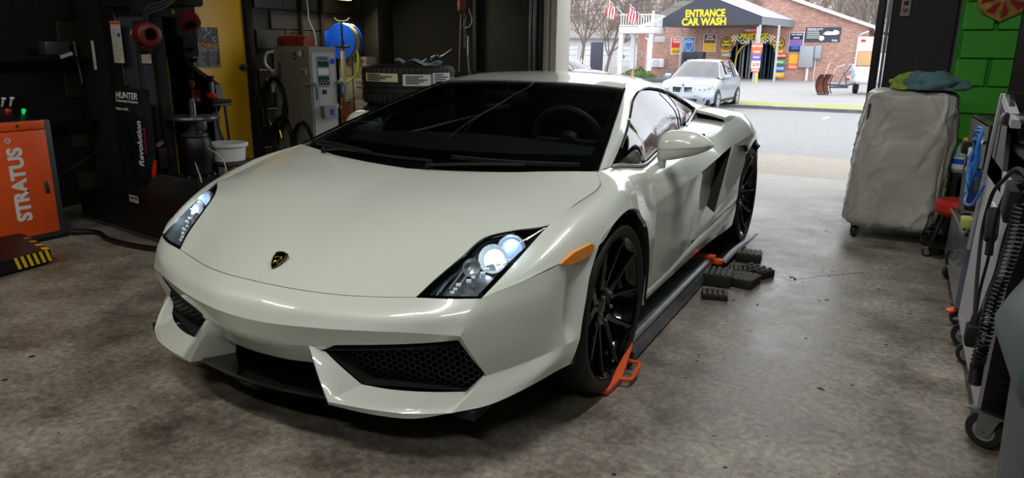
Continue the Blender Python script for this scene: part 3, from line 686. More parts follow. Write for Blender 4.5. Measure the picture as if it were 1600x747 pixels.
# ---- headlamps
def bil(a, b, c, d, u, v): return a*(1-u)*(1-v)+b*u*(1-v)+c*u*v+d*(1-u)*v
M['lamp_chrome'] = pbr('lamp_reflector', '#d4dade', .32, .75)
M['lamp_lens'] = pbr('projector_lens', '#b4d4ff', .03, 0, 1, emit='#a8ccff', estr=.9)
M['led'] = pbr('led_beads', '#dfe4e8', .3, emit='#eef4ff', estr=.25)
M['lamp_dark'] = pbr('lamp_housing_grey', '#7c8286', .30, .55)
for s in (1, -1):
    A = Vector((s*.54,-.746,.533)); B_ = Vector((s*.733,-.68,.544)); Cc = Vector((s*.791,-.341,.708)); D = Vector((s*.637,-.497,.680))
    # lens net between inner edge (A-D-C) and outer edge (B-C)
    lens = [[(.54,-.746,.533),(.645,-.718,.539),(.733,-.68,.544)],
            [(.567,-.687,.575),(.662,-.662,.580),(.745,-.622,.575)],
            [(.607,-.578,.635),(.692,-.575,.630),(.757,-.56,.606)],
            [(.637,-.497,.680),(.715,-.498,.669),(.768,-.50,.634)],
            [(.715,-.41,.698),(.755,-.42,.688),(.780,-.42,.672)],
            [(.791,-.341,.708),(.791,-.341,.708),(.791,-.341,.708)]]
    ln = side_of(patch(lens, 5, 5), s)
    hl = panel('headlight', [ln], M['clear'], car, gap=.003, depth=0)
    hl['label'] = 'lit clear headlamp lens' if s > 0 else 'clear headlamp lens on the far side'
    nrm = Vector((s*.35, -.62, .70)).normalized()
    # housing bowl
    f = MB(); inner = [[p-nrm*.055 for p in r] for r in ln]; m_, n_ = len(ln), len(ln[0])
    f.grid(inner); f.grid([ln[0], inner[0]]); f.grid([[r[0] for r in ln], [r[0] for r in inner]]); f.grid([[r[-1] for r in ln], [r[-1] for r in inner]])
    f.build('lamp_housing', M['lamp_dark'], hl, fix=False)
    # black border inside the lens edge
    f = MB(); off = -nrm*.004
    def stripg(rr_, cc_): f.grid([[ln[i][j]+off for j in cc_] for i in rr_])
    cc0 = range(0, 2) if s > 0 else range(n_-2, n_); stripg(range(0, m_), cc0)
    stripg(range(m_-7, m_), range(n_)); stripg(range(0, 2), range(n_))
    cc1 = range(n_-2, n_) if s > 0 else range(0, 2); stripg(range(0, m_-4), cc1)
    f.build('lamp_border', M['gloss'], hl, fix=False)
    def at(u, v, dep):  # u across 0 inner..1 outer, v along 0 front..1 rear
        i = min(int(v*(m_-1)), m_-1); j = int(round(u*(n_-1)));  j = j if s > 0 else n_-1-j
        return ln[i][j]-nrm*dep
    view = Vector((s*.25, -.88, .40)).normalized()
    c1 = at(.62, .66, .036); f = MB()
    f.lathe([(.041, .0), (.046, .012), (.047, .024), (.041, .026), (.038, .018)], c1-view*.012, c1+view, 28); f.build('projector_ring', M['lamp_chrome'], hl)
    f = MB(); f.sphere(c1+view*.004, .036, 20, 12); f.build('projector_lens', M['lamp_lens'], hl)
    c2 = at(.50, .50, .040); f = MB()
    f.lathe([(0, .0), (.034, .012), (.046, .034), (.048, .034)], c2-view*.014, c2+view, 28); f.build('reflector', M['lamp_chrome'], hl)
    for pc, pe in ((c1+view*.055+Vector((0, 0, .012)), .10), (c2+view*.045, .16)):
        bl_ = bpy.data.lights.new('lamp_bulb', 'POINT'); bl_.energy = pe; bl_.color = (.78, .88, 1); bl_.shadow_soft_size = .006
        bo_ = bpy.data.objects.new('lamp_bulb', bl_); COL.objects.link(bo_); bo_.parent = hl; bo_.location = pc-org(hl)
    c3 = at(.30, .36, .036); f = MB()
    f.lathe([(0, .0), (.022, .010), (.030, .028)], c3-view*.014, c3+view, 20); f.build('reflector', M['lamp_chrome'], hl)
    f = MB()
    for k in range(7):
        p = at(.42+.07*k, .22+.055*k, .022); f.box(p, (.016, .010, .009), rz=s*.5, bev=.002)
        p = at(.36+.05*k, .14+.05*k, .028)
        if k < 5: f.box(p, (.013, .009, .008), rz=s*.5, bev=.002)
    f.build('led_row', M['led'], hl)
    f = MB()
    for k in range(5):
        a = at(.2+.04*k, .10+.03*k, .03); b = at(.1+.04*k, .26+.03*k, .03); f.tube([a, b], .003, 5)
    f.build('lamp_rib', M['lamp_chrome'], hl)
    f = MB(); a = at(.12, .10, .03); b = at(.16, .55, .03); f.tube([a, a.lerp(b, .5), b], .006, 6); f.build('lamp_inner_strip', M['darkred' if s < 0 else 'lamp_dark'], hl)  # far lamp's strip is coloured red to stand for a reddish reflection
    # amber side marker
    q = [(.878,-.430,.603),(.893,-.400,.628),(.917,-.300,.642),(.922,-.262,.632),(.916,-.292,.603),(.899,-.370,.598)]
    q = [(.877,-.430,.612),(.899,-.372,.640),(.922,-.282,.652),(.927,-.262,.640),(.917,-.305,.607),(.893,-.395,.602)]
    f = MB(); f.prism([(s*(a-.006), b, c) for a, b, c in q], (s*.013, -.005, 0)); f.build('side_marker', M['amber'], car)

# ---- mirrors
for s in (1, -1):
    secs = [(.812,.805,.860,.795,.022),(.822,.805,.900,.788,.046),(.845,.805,.921,.790,.058),(.885,.805,.931,.797,.066),(.93,.808,.932,.808,.068),(.975,.812,.927,.821,.064),(1.01,.818,.911,.834,.052),(1.04,.825,.889,.849,.034),(1.056,.832,.872,.862,.012)]
    rows = []
    for x, y, zt, zb, dy in secs:
        zm = .843+.027*(x-.81)/.246; zm = min(max(zm, zb+.25*(zt-zb)), zt-.4*(zt-zb))
        prof = [(1, zm), (.96, zm+.35*(zt-zm)), (.82, zm+.7*(zt-zm)), (.5, zm+.93*(zt-zm)), (.1, zt), (-.4, zm+.95*(zt-zm)), (-.75, zm+.72*(zt-zm)), (-.95, zm+.35*(zt-zm)), (-1, zm), (-.90, zm-.004),
                (-.88, zm-.25*(zm-zb)), (-.72, zm-.7*(zm-zb)), (-.4, zb), (.1, zb), (.5, zb), (.85, zb+.2*(zm-zb)), (.97, zb+.6*(zm-zb))]
        r_ = [Vector((s*x, y+a*dy, z)) for a, z in prof]
        r_.append(r_[0]); rows.append(r_)
    f = MB(); f.grid(patch(rows, 3, 1)); f.quad(*rows[0][:-1]); f.quad(*rows[-1][:-1])
    mr = f.build('wing_mirror', M['paint'], car, ang=38)
    f = MB()
    f.tube([(s*.832,.80,.735),(s*.832,.805,.78),(s*.835,.81,.83)], [.018, .019, .022], 10, smooth=3); f.build('mirror_stalk', M['paint'], mr)
    f = MB(); f.lathe([(.024, 0), (.022, .012)], (s*.838,.80,.725), (s*.838,.80,1), 16, caps=True); f.build('mirror_foot', M['paint'], mr)
    f = MB(); f.box((s*.93, .876, .872), (.15, .004, .085), bev=.0015); f.build('mirror_glass', M['chrome'], mr)

# ---- wipers
def wiper(p):
    f = MB(); f.tube(p[0], .007, 6, smooth=3); w = f.build('wiper', M['black'], car)
    f = MB(); f.tube(p[1], .0055, 6, smooth=4); f.tube([Vector(q)+Vector((0, 0, -.009)) for q in p[1]], .003, 5, smooth=4); f.build('wiper_blade', M['matte'], w)
    f = MB()
    for q in (p[0][0],): f.lathe([(.012, -.012), (.011, .006), (.005, .010)], q, Vector(q)+Vector((0, 0, 1)), 14, caps=True)
    f.build('wiper_pivot', M['black'], w)
wiper(([(.10,-.035,.815),(.32,.0,.832),(.50,.055,.838)], [(.18,.02,.850),(.40,.035,.848),(.58,.085,.846),(.70,.135,.846)]))
wiper(([(-.52,.03,.825),(-.40,.02,.838),(-.30,.0,.838)], [(-.70,.15,.843),(-.55,.10,.85),(-.38,.04,.848),(-.22,.0,.84)]))
f = MB(); f.tube([(-.62,.10,.838),(-.40,.035,.838),(-.1,-.0,.828),(.1,-.005,.828)], .006, 6, smooth=4); f.build('washer_rail', M['black'], car)

# ---- cabin
M['cabin'] = pbr('dark_cabin_leather', '#15171a', .6, noise=.2, nscale=20)
M['seat'] = pbr('charcoal_seat_leather', '#2a2d31', .5, noise=.2, nscale=12)
f = MB(); f.grid(patch([[(-.70,.17,.79),(0,.0,.785),(.70,.17,.79)],[(-.68,.42,.845),(0,.36,.865),(.68,.42,.845)],[(-.68,.60,.84),(0,.58,.87),(.68,.60,.84)],[(-.68,.66,.72),(0,.66,.72),(.68,.66,.72)]], 4, 8))
f.build('dashboard', M['cabin'], car, fix=False)
f = MB(); f.box((0, 1.2, .30), (1.35, 1.5, .03)); f.box((0, 1.1, .50), (.22, 1.1, .28), bev=.04); f.box((0, 1.98, .60), (1.0, .04, .62)); f.build('cabin_tub', M['matte'], car)
for s in (1, -1):
    f = MB(); f.box((s*.36, 1.35, .42), (.48, .52, .14), bev=.05); f.box((s*.36, 1.66, .66), (.46, .13, .52), rx=-.3, bev=.055); f.box((s*.36, 1.77, .93), (.25, .09, .18), rx=-.25, bev=.035)
    f.build('seat', M['seat'], car, ang=60)
f = MB(); sc_ = Vector((.36, .80, .845)); ax = Vector((0, -.85, -.35)).normalized(); a_ = Vector((1, 0, 0)); b2 = ax.cross(a_)
f.tube([sc_+a_*(.18*math.cos(t*PI/16))+b2*(.18*math.sin(t*PI/16)) for t in range(32)], .015, 8, closed=True)
f.tube([sc_-a_*.17, sc_, sc_+a_*.17], .016, 6); f.tube([sc_, sc_-b2*.17], .016, 6); f.lathe([(.05, -.02), (.045, .02)], sc_, sc_+ax, 16, caps=True)
f.build('steering_wheel', M['cabin'], car)
f = MB(); f.box((0, .80, 1.045), (.26, .03, .065), rx=.2, bev=.012); f.tube([(0,.80,1.06),(0,.84,1.09)], .01, 6); f.build('rear_view_mirror', M['black'], car)
f = MB(); f.tube([(.03,.83,1.05),(-.02,.45,.9),(.05,.42,.86)], .003, 5, smooth=3); f.build('charging_cable', M['black'], car)

# ---- wheels
def wheel(s, yc, xo, rt, rr, wd, name='wheel'):
    # s side, xo outer face x, rt tyre radius, rr rim radius, wd tyre width
    zc = rt
    t = MB(); p0 = (s*(xo-wd), yc, zc); p1 = (s*(xo-wd)+s, yc, zc)
    pr = [(rr*.94, .012), (rr+.004, .004), (rr+.015, -.002), ((rr+rt)/2, -.004), (rt-.018, 0.0), (rt-.006, .014), (rt, .032)]
    for g in (.26, .42, .58, .74):
        pr += [(rt, wd*g-.006), (rt-.008, wd*g-.0045), (rt-.008, wd*g+.0045), (rt, wd*g+.006)]
    pr += [(rt, wd-.032), (rt-.006, wd-.014), (rt-.018, wd), ((rr+rt)/2+.006, wd+.004), ((rr+rt)/2-.004, wd+.005), (rr+.014, wd+.003), (rr+.004, wd-.003), (rr*.965, wd-.012)]
    t.lathe(pr, p0, p1, 128)
    # sipes cut across the tread shoulders
    t.bm.verts.ensure_lookup_table(); n = 128; k = len(pr)
    for j, (r_, x_) in enumerate(pr):
        if r_ >= rt-.0065 and (x_ < wd*.25 or x_ > wd*.75):
            for i in range(0, n, 2):
                v = t.bm.verts[j*n+i]; d = Vector((0, v.co.y-yc, v.co.z-zc)).normalized(); v.co -= d*.006
    w = t.build(name, M['rubber'], car, ang=25); 
    # rim barrel and lip
    b = MB(); b.lathe([(rr*.97, wd-.006), (rr*.985, wd-.002), (rr*.985, wd-.008), (rr*.955, wd-.014), (rr*.93, wd-.03), (rr*.88, wd-.05), (rr*.87, .03), (rr*.95, .0)], p0, p1, 96)
    b.lathe([(0, wd-.13), (rr*.45, wd-.12), (rr*.45, wd-.10)], p0, p1, 48)
    b.build('rim', M['rim'], w)
    dk = MB(); dk.lathe([(.09, wd-.135), (.175, wd-.13), (.175, wd-.115), (.09, wd-.115)], p0, p1, 48); dk.build('brake_disc', M['steel'], w)
    cp = MB(); cp.box((s*(xo-.12), yc+.14, zc+.05), (.06, .07, .17), rx=-.35, bev=.012); cp.build('brake_caliper', M['black'], w)
    # ten slim spokes in five forked pairs
    sp = MB()
    for q in range(5):
        for e in (-1, 1):
            th = q*2*PI/5 + .32; t0 = th+e*.13; t1 = th+e*.32
            def P(r_, an, dx): return Vector((s*(xo-dx), yc+r_*math.cos(an), zc+r_*math.sin(an)))
            secs = []
            for (r_, an, dx, hw, hd) in ((.045, t0, .052, .024, .022), (.10, th+e*.20, .046, .015, .026), (.16, th+e*.27, .034, .0125, .026), (rr*.86, t1, .018, .012, .024), (rr*.965, t1+e*.015, .008, .016, .014)):
                c = P(r_, an, dx); tn = Vector((0, -math.sin(an), math.cos(an))); ax_ = Vector((s, 0, 0))
                secs.append([c+tn*hw*.25+ax_*.002, c+tn*hw-ax_*.006, c+tn*hw*.8-ax_*hd, c-tn*hw*.8-ax_*hd, c-tn*hw-ax_*.006, c-tn*hw*.25+ax_*.002])
            rows = [r + [r[0]] for r in secs]; sp.grid(patch(rows, 3, 1)); sp.quad(*secs[0]); sp.quad(*secs[-1])
    sp.build('spoke_set', M['rim'], w, ang=30)
    hb = MB(); hb.lathe([(.0, .0), (.075, .0), (.072, .028), (.045, .034), (.038, .024), (.034, .026), (0, .028)], (s*(xo-.075), yc, zc), (s*(xo-.075)+s, yc, zc), 32); hb.build('hub', M['rim'], w)
    for q in range(5):
        nb = MB(); an = q*2*PI/5+.95; c = Vector((s*(xo-.055), yc+.056*math.cos(an), zc+.056*math.sin(an))); nb.lathe([(.009, 0), (.009, .018), (.006, .022)], c, c+Vector((s, 0, 0)), 6, caps=True); nb.build('wheel_nut', M['steel'], w)
    return w
for s in (1, -1):
    wf = wheel(s, 0, .925, .332, .274, .235)
    wr = wheel(s, 2.56, .935, .333, .274, .295)
# ================================================================ left side of the garage
# ---- orange alignment console
def console():
    t = thing('lift_console', 'orange and black lift control cabinet with white upright lettering at the left edge', 'cabinet', (-3.36, .10, 0))
    X = -3.16
    f = MB(); f.box((X-.2, .08, .40), (.39, .50, .80), bev=.012); b = f.build('cabinet_body', pbr('dark_grey_frame', '#3a3f42', .45), t)
    f = MB(); f.prism([(X-.01, -.17, .79), (X-.30, -.17, .93), (X-.39, -.17, .93), (X-.39, -.17, .79)], (0, .50, 0)); f.build('control_hood', M['black'], t)
    f = MB(); f.box((X+.004, .088, .395), (.014, .385, .685), bev=.004); d = f.build('door', M['orange'], t)
    f = MB(); f.box((X+.014, .235, .36), (.008, .028, .085), bev=.003); h = f.build('handle', M['steel'], d)
    text('STRATUS', 'lettering', M['white'], d, (X+.0125, .075, .40), (0, 0, 1), (0, -1, 0), .122, bold=.0055, squeeze=.95)
    text('\u00ae', 'registered_mark', M['white'], d, (X+.0125, .045, .685), (0, 0, 1), (0, -1, 0), .045, bold=.0015)
    f = MB(); f.box((X+.004, .088, .770), (.014, .385, .055), bev=.004); d2 = f.build('drawer', M['orange'], t)
    f = MB(); f.lathe([(.010, 0), (.010, .006), (0, .007)], (X+.011, .11, .772), (X+1, .11, .772), 12); f.build('lock', M['chrome'], d2)
    for y, x, r_, mt, nm in ((-.08, -.10, .028, 'red', 'stop_button'), (.04, -.10, .022, 'red', 'button'), (.13, -.11, .018, 'red', 'button'), (.22, -.10, .013, 'led_green', 'power_light')):
        z = .793+(.14/.29)*(-x-.01); nn = Vector((.43, 0, .9)).normalized(); c = Vector((X+x, y, z))
        if nm == 'stop_button':
            f = MB(); f.lathe([(.045, 0), (.045, .008), (.03, .010)], c, c+nn, 20, caps=True); f.build('button_plate', M['hazard'], t)
        f = MB(); f.lathe([(r_*.7, 0), (r_*.7, .014), (r_, .016), (r_, .028), (r_*.7, .034), (0, .035)], c, c+nn, 20); f.build(nm, M[mt], t)
    for y in (.05, .10, .15, .20):
        z = .793+(.14/.29)*(.19); c = Vector((X-.20, y, z)); f = MB(); f.tube([c, c+Vector((.03, 0, .045))], .007, 6); f.box(c+Vector((.035, 0, .05)), (.022, .02, .014), bev=.003); f.build('toggle', M['white'], t)
    f = MB(); f.box((X-.2, .08, .012), (.40, .52, .024)); f.build('plinth', M['black'], t)
M['led_green'] = pbr('green_pilot_lamp', '#18e070', .3, emit='#18ff80', estr=.35)
console()
# ---- low black platform with hazard stripes
t = thing('lift_platform', 'low black steel platform with yellow and black striped corner', 'platform', (-2.98, -.5, 0))
f = MB(); f.prism([(-3.45, -1.3, .015), (-2.45, -1.3, .015), (-2.60, -.10, .015), (-3.08, .02, .015), (-3.45, .0, .015)], (0, 0, .075)); pl = f.build('deck', M['black'], t)
f = MB()
for k in range(6):
    a = Vector((-2.60, -.10, .02)).lerp(Vector((-2.545, -.54, .02)), k/12.); b = Vector((-2.60, -.10, .02)).lerp(Vector((-2.545, -.54, .02)), (k+.5)/12.)
    f.prism([a, b, b+Vector((.0, -.018, .07)), a+Vector((.0, -.018, .07))], (.004, 0, 0))
f.build('hazard_stripe', M['hazard'], t)
for k in range(4):
    f = MB(); a = Vector((-2.60, -.10, .0905)).lerp(Vector((-3.08, .02, .0905)), k/4.); b = a.lerp(Vector((-3.08, .02, .0905)), .13); f.quad(a, b, b+Vector((-.02, -.03, 0)), a+Vector((-.02, -.03, 0))); f.build('edge_marking', M['hazard'], t)
# ---- tyre changer
t = thing('tire_changer', 'large black tyre changer with chrome rods, warning labels and dark red rollers', 'tyre machine', (-2.9, .9, 0))
f = MB(); f.prism([(-3.62, .72, .03), (-2.10, .47, .03), (-2.05, 1.5, .03), (-3.6, 1.7, .03)], (0, 0, .18)); f.box((-2.75, 1.0, .25), (.9, .75, .10), rz=-.15, bev=.02)
f.prism([(-2.80, .60, .03), (-2.08, .47, .03), (-2.06, .95, .03), (-2.80, 1.05, .03)], (0, 0, .29)); f.build('base', M['black'], t, ang=40)
f = MB(); f.prism([(-3.64, .715, .0), (-2.10, .462, .0), (-2.09, .52, .0), (-3.63, .78, .0)], (0, 0, .03)); f.build('base_foot', M['steel'], t)
f = MB(); f.cyl((-2.52, .62, .36), (-2.20, .58, .36), .085, 24); f.build('roller_housing', M['matte'], t)
f = MB(); f.box((-3.48, 1.25, 1.05), (.30, .26, 2.0), bev=.015); f.box((-3.84, 1.25, .95), (.30, .3, 1.8), bev=.02); f.build('column', M['matte'], t)
f = MB(); f.box((-3.30, 1.115, 1.0), (.37, .025, 1.9), bev=.004); f.build('column_face', pbr('dark_grey_machine_panel', '#454c54', .38), t)
f = MB(); f.box((-3.10, 1.14, .95), (.05, .08, 1.9), bev=.004); f.build('guide_rail', M['matte'], t)
for (a, b) in (((-3.51, 1.09, 1.75), (-3.455, 1.09, .98)), ((-3.27, 1.09, 1.45), (-3.235, 1.09, .66)), ((-4.02, 1.08, 1.30), (-3.985, 1.08, .98))):
    f = MB(); f.cyl(a, b, .013, 12); f.build('chrome_rod', M['chrome'], t)
f = MB(); f.box((-3.245, 1.11, .50), (.05, .05, .46), bev=.006); f.box((-3.455, 1.12, .92), (.07, .06, .14), bev=.006); f.build('rod_sleeve', M['black'], t)
# labels
M['print'] = pbr('dark_print', '#2a2c30', .6)
def paper(name, parent, c, w, h, mat, xd=(1, 0, 0), yd=(0, 0, 1), th=.002):
    x = Vector(xd).normalized(); y = Vector(yd).normalized(); n = x.cross(y); c = Vector(c)
    f = MB(); f.prism([c-x*w/2-y*h/2, c+x*w/2-y*h/2, c+x*w/2+y*h/2, c-x*w/2+y*h/2], n*th); return f.build(name, mat, parent)
def rows_of_print(parent, c, w, h, n, mat, xd=(1, 0, 0), yd=(0, 0, 1), off=.0028, seed=1, frac=.45, name='print_lines'):
    x = Vector(xd).normalized(); y = Vector(yd).normalized(); nn = x.cross(y); c = Vector(c)+nn*off; r_ = random.Random(seed); f = MB()
    for k in range(n):
        yy = h/2-(k+.5)*h/n; ww = w*r_.uniform(.55, 1)
        a = c+y*yy-x*w/2
        f.quad(a-y*h/n*frac/2, a+x*ww-y*h/n*frac/2, a+x*ww+y*h/n*frac/2, a+y*h/n*frac/2)
    return f.build(name, mat, parent, fix=False)
tilt = (.04, 0, -1)
for cx, w, cz, h in ((-3.405, .115, 1.30, .30), (-3.175, .11, 1.285, .27)):
    L_ = paper('warning_label', t, (cx, 1.03 if cx < -3.3 else 1.09, cz), w, h, M['paper'])
    yy = 1.03 if cx < -3.3 else 1.09
    for zz in ((h/2-.013,) if cx < -3.3 else (h/2-.013, -.055)): 
        f = MB(); f.box((cx, yy-.0035, cz+zz), (w, .003, .022)); f.build('label_header', M['orange'], L_)
    rows_of_print(L_, (cx-.012, yy, cz-.02), w*.6, h*.78, 13, M['lightgrey'], seed=int(cz*50))
    f = MB()
    for zz in (-.06, -.10): f.prism([(cx+.018, yy-.003, cz+zz), (cx+.048, yy-.003, cz+zz), (cx+.033, yy-.003, cz+zz+.028)], (0, -.001, 0))
    f.build('warning_triangle', M['hazard'], L_)
    f = MB(); f.lathe([(.017, 0), (0, .001)], (cx+.03, yy-.003, cz+.05), (cx+.03, yy-1, cz+.05), 16); f.build('round_symbol', M['blue'], L_)
# banner cover
f = MB(); f.grid(patch([[(-3.325,.93,.975),(-3.14,.90,.98),(-2.965,.93,.975)],[(-3.31,.92,.75),(-3.13,.87,.76),(-2.955,.92,.75)],[(-3.29,.92,.50),(-3.11,.87,.50),(-2.945,.91,.52)],[(-3.275,.93,.285),(-3.12,.90,.30),(-2.955,.92,.34)]], 5, 5))
f.bm.normal_update(); cv_ = f.build('banner_cover', pbr('dark_printed_banner', '#14151c', .25, 0, .5, noise=.3, nscale=3, col2='#23262f'), t, fix=False)
text('HUNTER', 'lettering', M['white'], cv_, (-3.145, .872, .925), (1, 0, -.02), (.02, 0, 1), .062, bold=.002, squeeze=1.0, shear=.2)
text('Engineering Company', 'lettering', M['white'], cv_, (-3.14, .868, .888), (1, 0, -.02), (.02, 0, 1), .028, bold=.0006, shear=.15)
text('Made in USA', 'lettering', M['white'], cv_, (-3.20, .866, .83), (1, 0, -.02), (.02, 0, 1), .026, bold=.0006)
text('Revolution', 'lettering', M['white'], cv_, (-3.02, .852, .59), (.05, 0, 1), (-1, 0, .05), .075, bold=.002, shear=.15)
text('TIRE CHANGER', 'lettering', M['red'], cv_, (-2.975, .862, .61), (.05, 0, 1), (-1, 0, .05), .028, bold=.0006)
f = MB(); f.grid(patch([[(-2.965,.905,.47),(-2.94,.91,.47)],[(-2.985,.89,.38),(-2.945,.90,.38)],[(-2.99,.90,.30),(-2.955,.90,.335)]], 3, 2)); f.build('red_stripe', M['red'], cv_, fix=False)
f = MB(); f.grid([[(-3.31,1.0,.42),(-3.05,.96,.30)],[(-3.29,1.0,.28),(-3.05,.96,.28)]]); f.build('grey_flap', M['grey'], t, fix=False)
p = paper('maker_plate', t, (-2.755, .575, .262), .125, .048, M['lightgrey'], xd=(1, -.165, 0)); text('HUNTER', 'lettering', M['print'], p, (-2.755, .572, .267), (1, -.165, 0), (0, 0, 1), .027, bold=.0008, shear=.2)
rows_of_print(p, (-2.755, .574, .248), .09, .008, 1, M['print'], xd=(1, -.165, 0))
# roller head
f = MB(); f.lathe([(.02, -.06), (.066, -.058), (.078, -.04), (.080, 0), (.076, .045), (.060, .055), (.04, .055)], (-2.60, .70, 1.345), (-2.2, .62, 1.345), 32); f.build('red_roller', M['darkred'], t)
f = MB(); f.lathe([(.018, -.05), (.042, -.05), (.050, -.02), (.046, .02), (.02, .03)], (-2.73, .78, 1.29), (-2.55, .70, 1.27), 24); f.build('red_roller', M['darkred'], t)
f = MB(); f.lathe([(.02, -.06), (.04, -.058), (.07, -.02), (.072, .02), (.04, .03)], (-2.62, 1.05, 1.44), (-2.5, 1.0, 1.30), 28); f.build('red_roller', M['darkred'], t)
for k, dz in enumerate((0, .022, -.022)):
    f = MB(); f.tube([(-2.78, .78, 1.30), (-2.77, .80, 1.42), (-2.70, .80, 1.50+dz), (-2.58, .84, 1.54+dz), (-2.45, .88, 1.64+dz)], .009, 8, smooth=5); f.build('hose', M['steel' if k == 0 else 'darksteel'], t)
f = MB(); f.box((-2.78, .80, 1.33), (.07, .07, .22), rx=.1, bev=.01); f.box((-2.83, .95, 1.52), (.12, .3, .10), bev=.012); f.box((-3.0, 1.05, 1.62), (.9, .16, .16), bev=.02); f.box((-3.15, 1.35, 1.60), (.18, .14, .5), bev=.02); f.build('roller_arm', M['matte'], t)
f = MB()
for p_ in ((-2.80, .735, 1.36), (-2.62, .93, 1.50)): f.prism([Vector(p_)+Vector((-.016, 0, -.012)), Vector(p_)+Vector((.016, 0, -.012)), Vector(p_)+Vector((0, 0, .018))], (0, -.003, 0))
f.build('warning_triangle', M['hazard'], t)
# chuck, centre post
f = MB(); f.lathe([(.028, 0), (.028, .10), (.022, .105), (.022, .13)], (-3.0, 1.3, .76), (-3.0, 1.3, 1.9), 20, caps=True); f.build('centre_pin', M['steel'], t)
f = MB(); f.lathe([(.06, .60), (.10, .61), (.10, .625), (.06, .64), (.06, .70), (.19, .735), (.195, .745), (.19, .76), (.05, .77)], (-3.0, 1.3, 0), (-3.0, 1.3, 1), 36)
f.box((-2.86, 1.25, .71), (.07, .07, .10), bev=.012); f.build('turntable', M['darksteel'], t)
f = MB(); f.lathe([(.075, .30), (.105, .32), (.108, .44), (.118, .46), (.118, .56), (.10, .60), (.06, .615)], (-3.0, 1.3, 0), (-3.0, 1.3, 1), 32)
f.lathe([(.13, .26), (.14, .265), (.14, .30), (.13, .305), (.06, .31)], (-3.0, 1.3, 0), (-3.0, 1.3, 1), 32); f.cyl((-3.0, 1.3, .1), (-3.0, 1.3, .27), .09, 20); f.build('pedestal', M['black'], t)
for k in range(10): an = k*PI/5; f = MB(); f.cyl((-3.0+.122*math.cos(an), 1.3+.122*math.sin(an), .30), (-3.0+.122*math.cos(an), 1.3+.122*math.sin(an), .315), .010, 6); f.build('bolt', M['steel'], t)
f = MB(); f.lathe([(.02, -.04), (.06, -.035), (.072, 0), (.06, .03), (.03, .035)], (-3.12, 1.1, .52), (-2.95, 1.05, .56), 24); f.build('red_roller', M['darkred'], t)
f = MB(); f.box((-3.1, 1.06, .46), (.10, .10, .16), bev=.01); f.box((-3.22, 1.0, .44), (.10, .06, .05), bev=.008); f.build('lower_arm', M['black'], t)
f = MB(); f.tube([(-2.90, 1.2, .42), (-2.78, 1.12, .40), (-2.70, 1.08, .28), (-2.72, 1.0, .18)], .005, 6, smooth=5); f.tube([(-2.86, 1.3, .52), (-2.72, 1.3, .46), (-2.66, 1.3, .30)], .005, 6, smooth=5); f.build('air_line', M['lightgrey'], t)
# control wedge with buttons
f = MB(); f.prism([(-3.90, 1.92, .05), (-3.90, 1.92, 1.14), (-3.84, 1.92, 1.14), (-3.47, 1.92, .96), (-3.44, 1.92, .82), (-3.52, 1.92, .72), (-3.52, 1.92, .05)], (0, .06, 0)); ct = f.build('control_panel', M['black'], t)
for z, mt, r_ in ((1.03, 'led_green', .022), (.955, 'red', .024)):
    f = MB(); f.lathe([(r_+.010, 0), (r_+.010, .005), (r_, .006)], (-3.755, 1.918, z), (-3.755, 1.5, z), 20); f.build('button_ring', M['hazard'] if mt == 'red' else pbr('dull_green_ring', '#3f6a2c', .5), ct)
    f = MB(); f.lathe([(r_*.8, 0), (r_*.8, .018), (0, .02)], (-3.755, 1.915, z), (-3.755, 1.5, z), 20, caps=True); f.build('button', M['red'] if mt == 'red' else M['black'], ct)
p = paper('red_label', ct, (-3.715, 1.916, .855), .115, .115, pbr('red_sticker', '#b8453c', .5)); rows_of_print(p, (-3.73, 1.916, .86), .07, .09, 5, M['paper'], seed=3); paper('code_patch', p, (-3.685, 1.913, .825), .028, .028, M['paper'])
f = MB(); f.box((-3.95, 1.98, 1.50), (.30, .16, .62), bev=.01); f.prism([(-3.86, 1.95, 1.235), (-3.76, 1.95, 1.235), (-3.73, 1.95, 1.27), (-3.86, 1.95, 1.27)], (0, .03, 0)); f.prism([(-3.86, 1.95, 1.14), (-3.75, 1.95, 1.14), (-3.72, 1.95, 1.175), (-3.86, 1.95, 1.175)], (0, .03, 0)); f.box((-3.95, 1.97, .62), (.26, .08, 1.22)); f.build('rear_bracket', M['matte'], t)
f = MB(); f.box((-3.44, 1.84, .80), (.28, .20, .02), bev=.004); f.box((-3.31, 1.84, .825), (.02, .20, .05), rx=0, ry=.4, bev=.004); f.tube([(-3.42, 1.86, .79), (-3.38, 1.86, .55), (-3.28, 1.88, .35)], .012, 6, smooth=3); f.tube([(-3.32, 1.88, .79), (-3.30, 1.88, .45), (-3.28, 1.86, .2)], .012, 6, smooth=3); f.build('tool_tray', M['black'], t)
# spray can / lubricator on the tray
t2 = thing('lubricator', 'small steel lubricator with red collar standing in the black tool tray', 'tool', (-3.42, 1.84, .81))
f = MB(); f.cyl((-3.42, 1.84, .81), (-3.42, 1.84, .86), .036, 16); f.build('base', M['black'], t2)
f = MB(); f.lathe([(.042, 0), (.045, .01), (.045, .035), (.036, .04)], (-3.42, 1.84, .855), (-3.42, 1.84, 2), 20, caps=True); f.build('red_collar', M['red'], t2)
f = MB(); f.cyl((-3.42, 1.84, .89), (-3.42, 1.84, .985), .024, 14); f.build('barrel', M['steel'], t2)
f = MB(); f.lathe([(.014, 0), (.018, .01), (.034, .045), (.034, .052)], (-3.42, 1.84, .985), (-3.42, 1.84, 2), 16, caps=True); f.build('plunger', M['black'], t2)
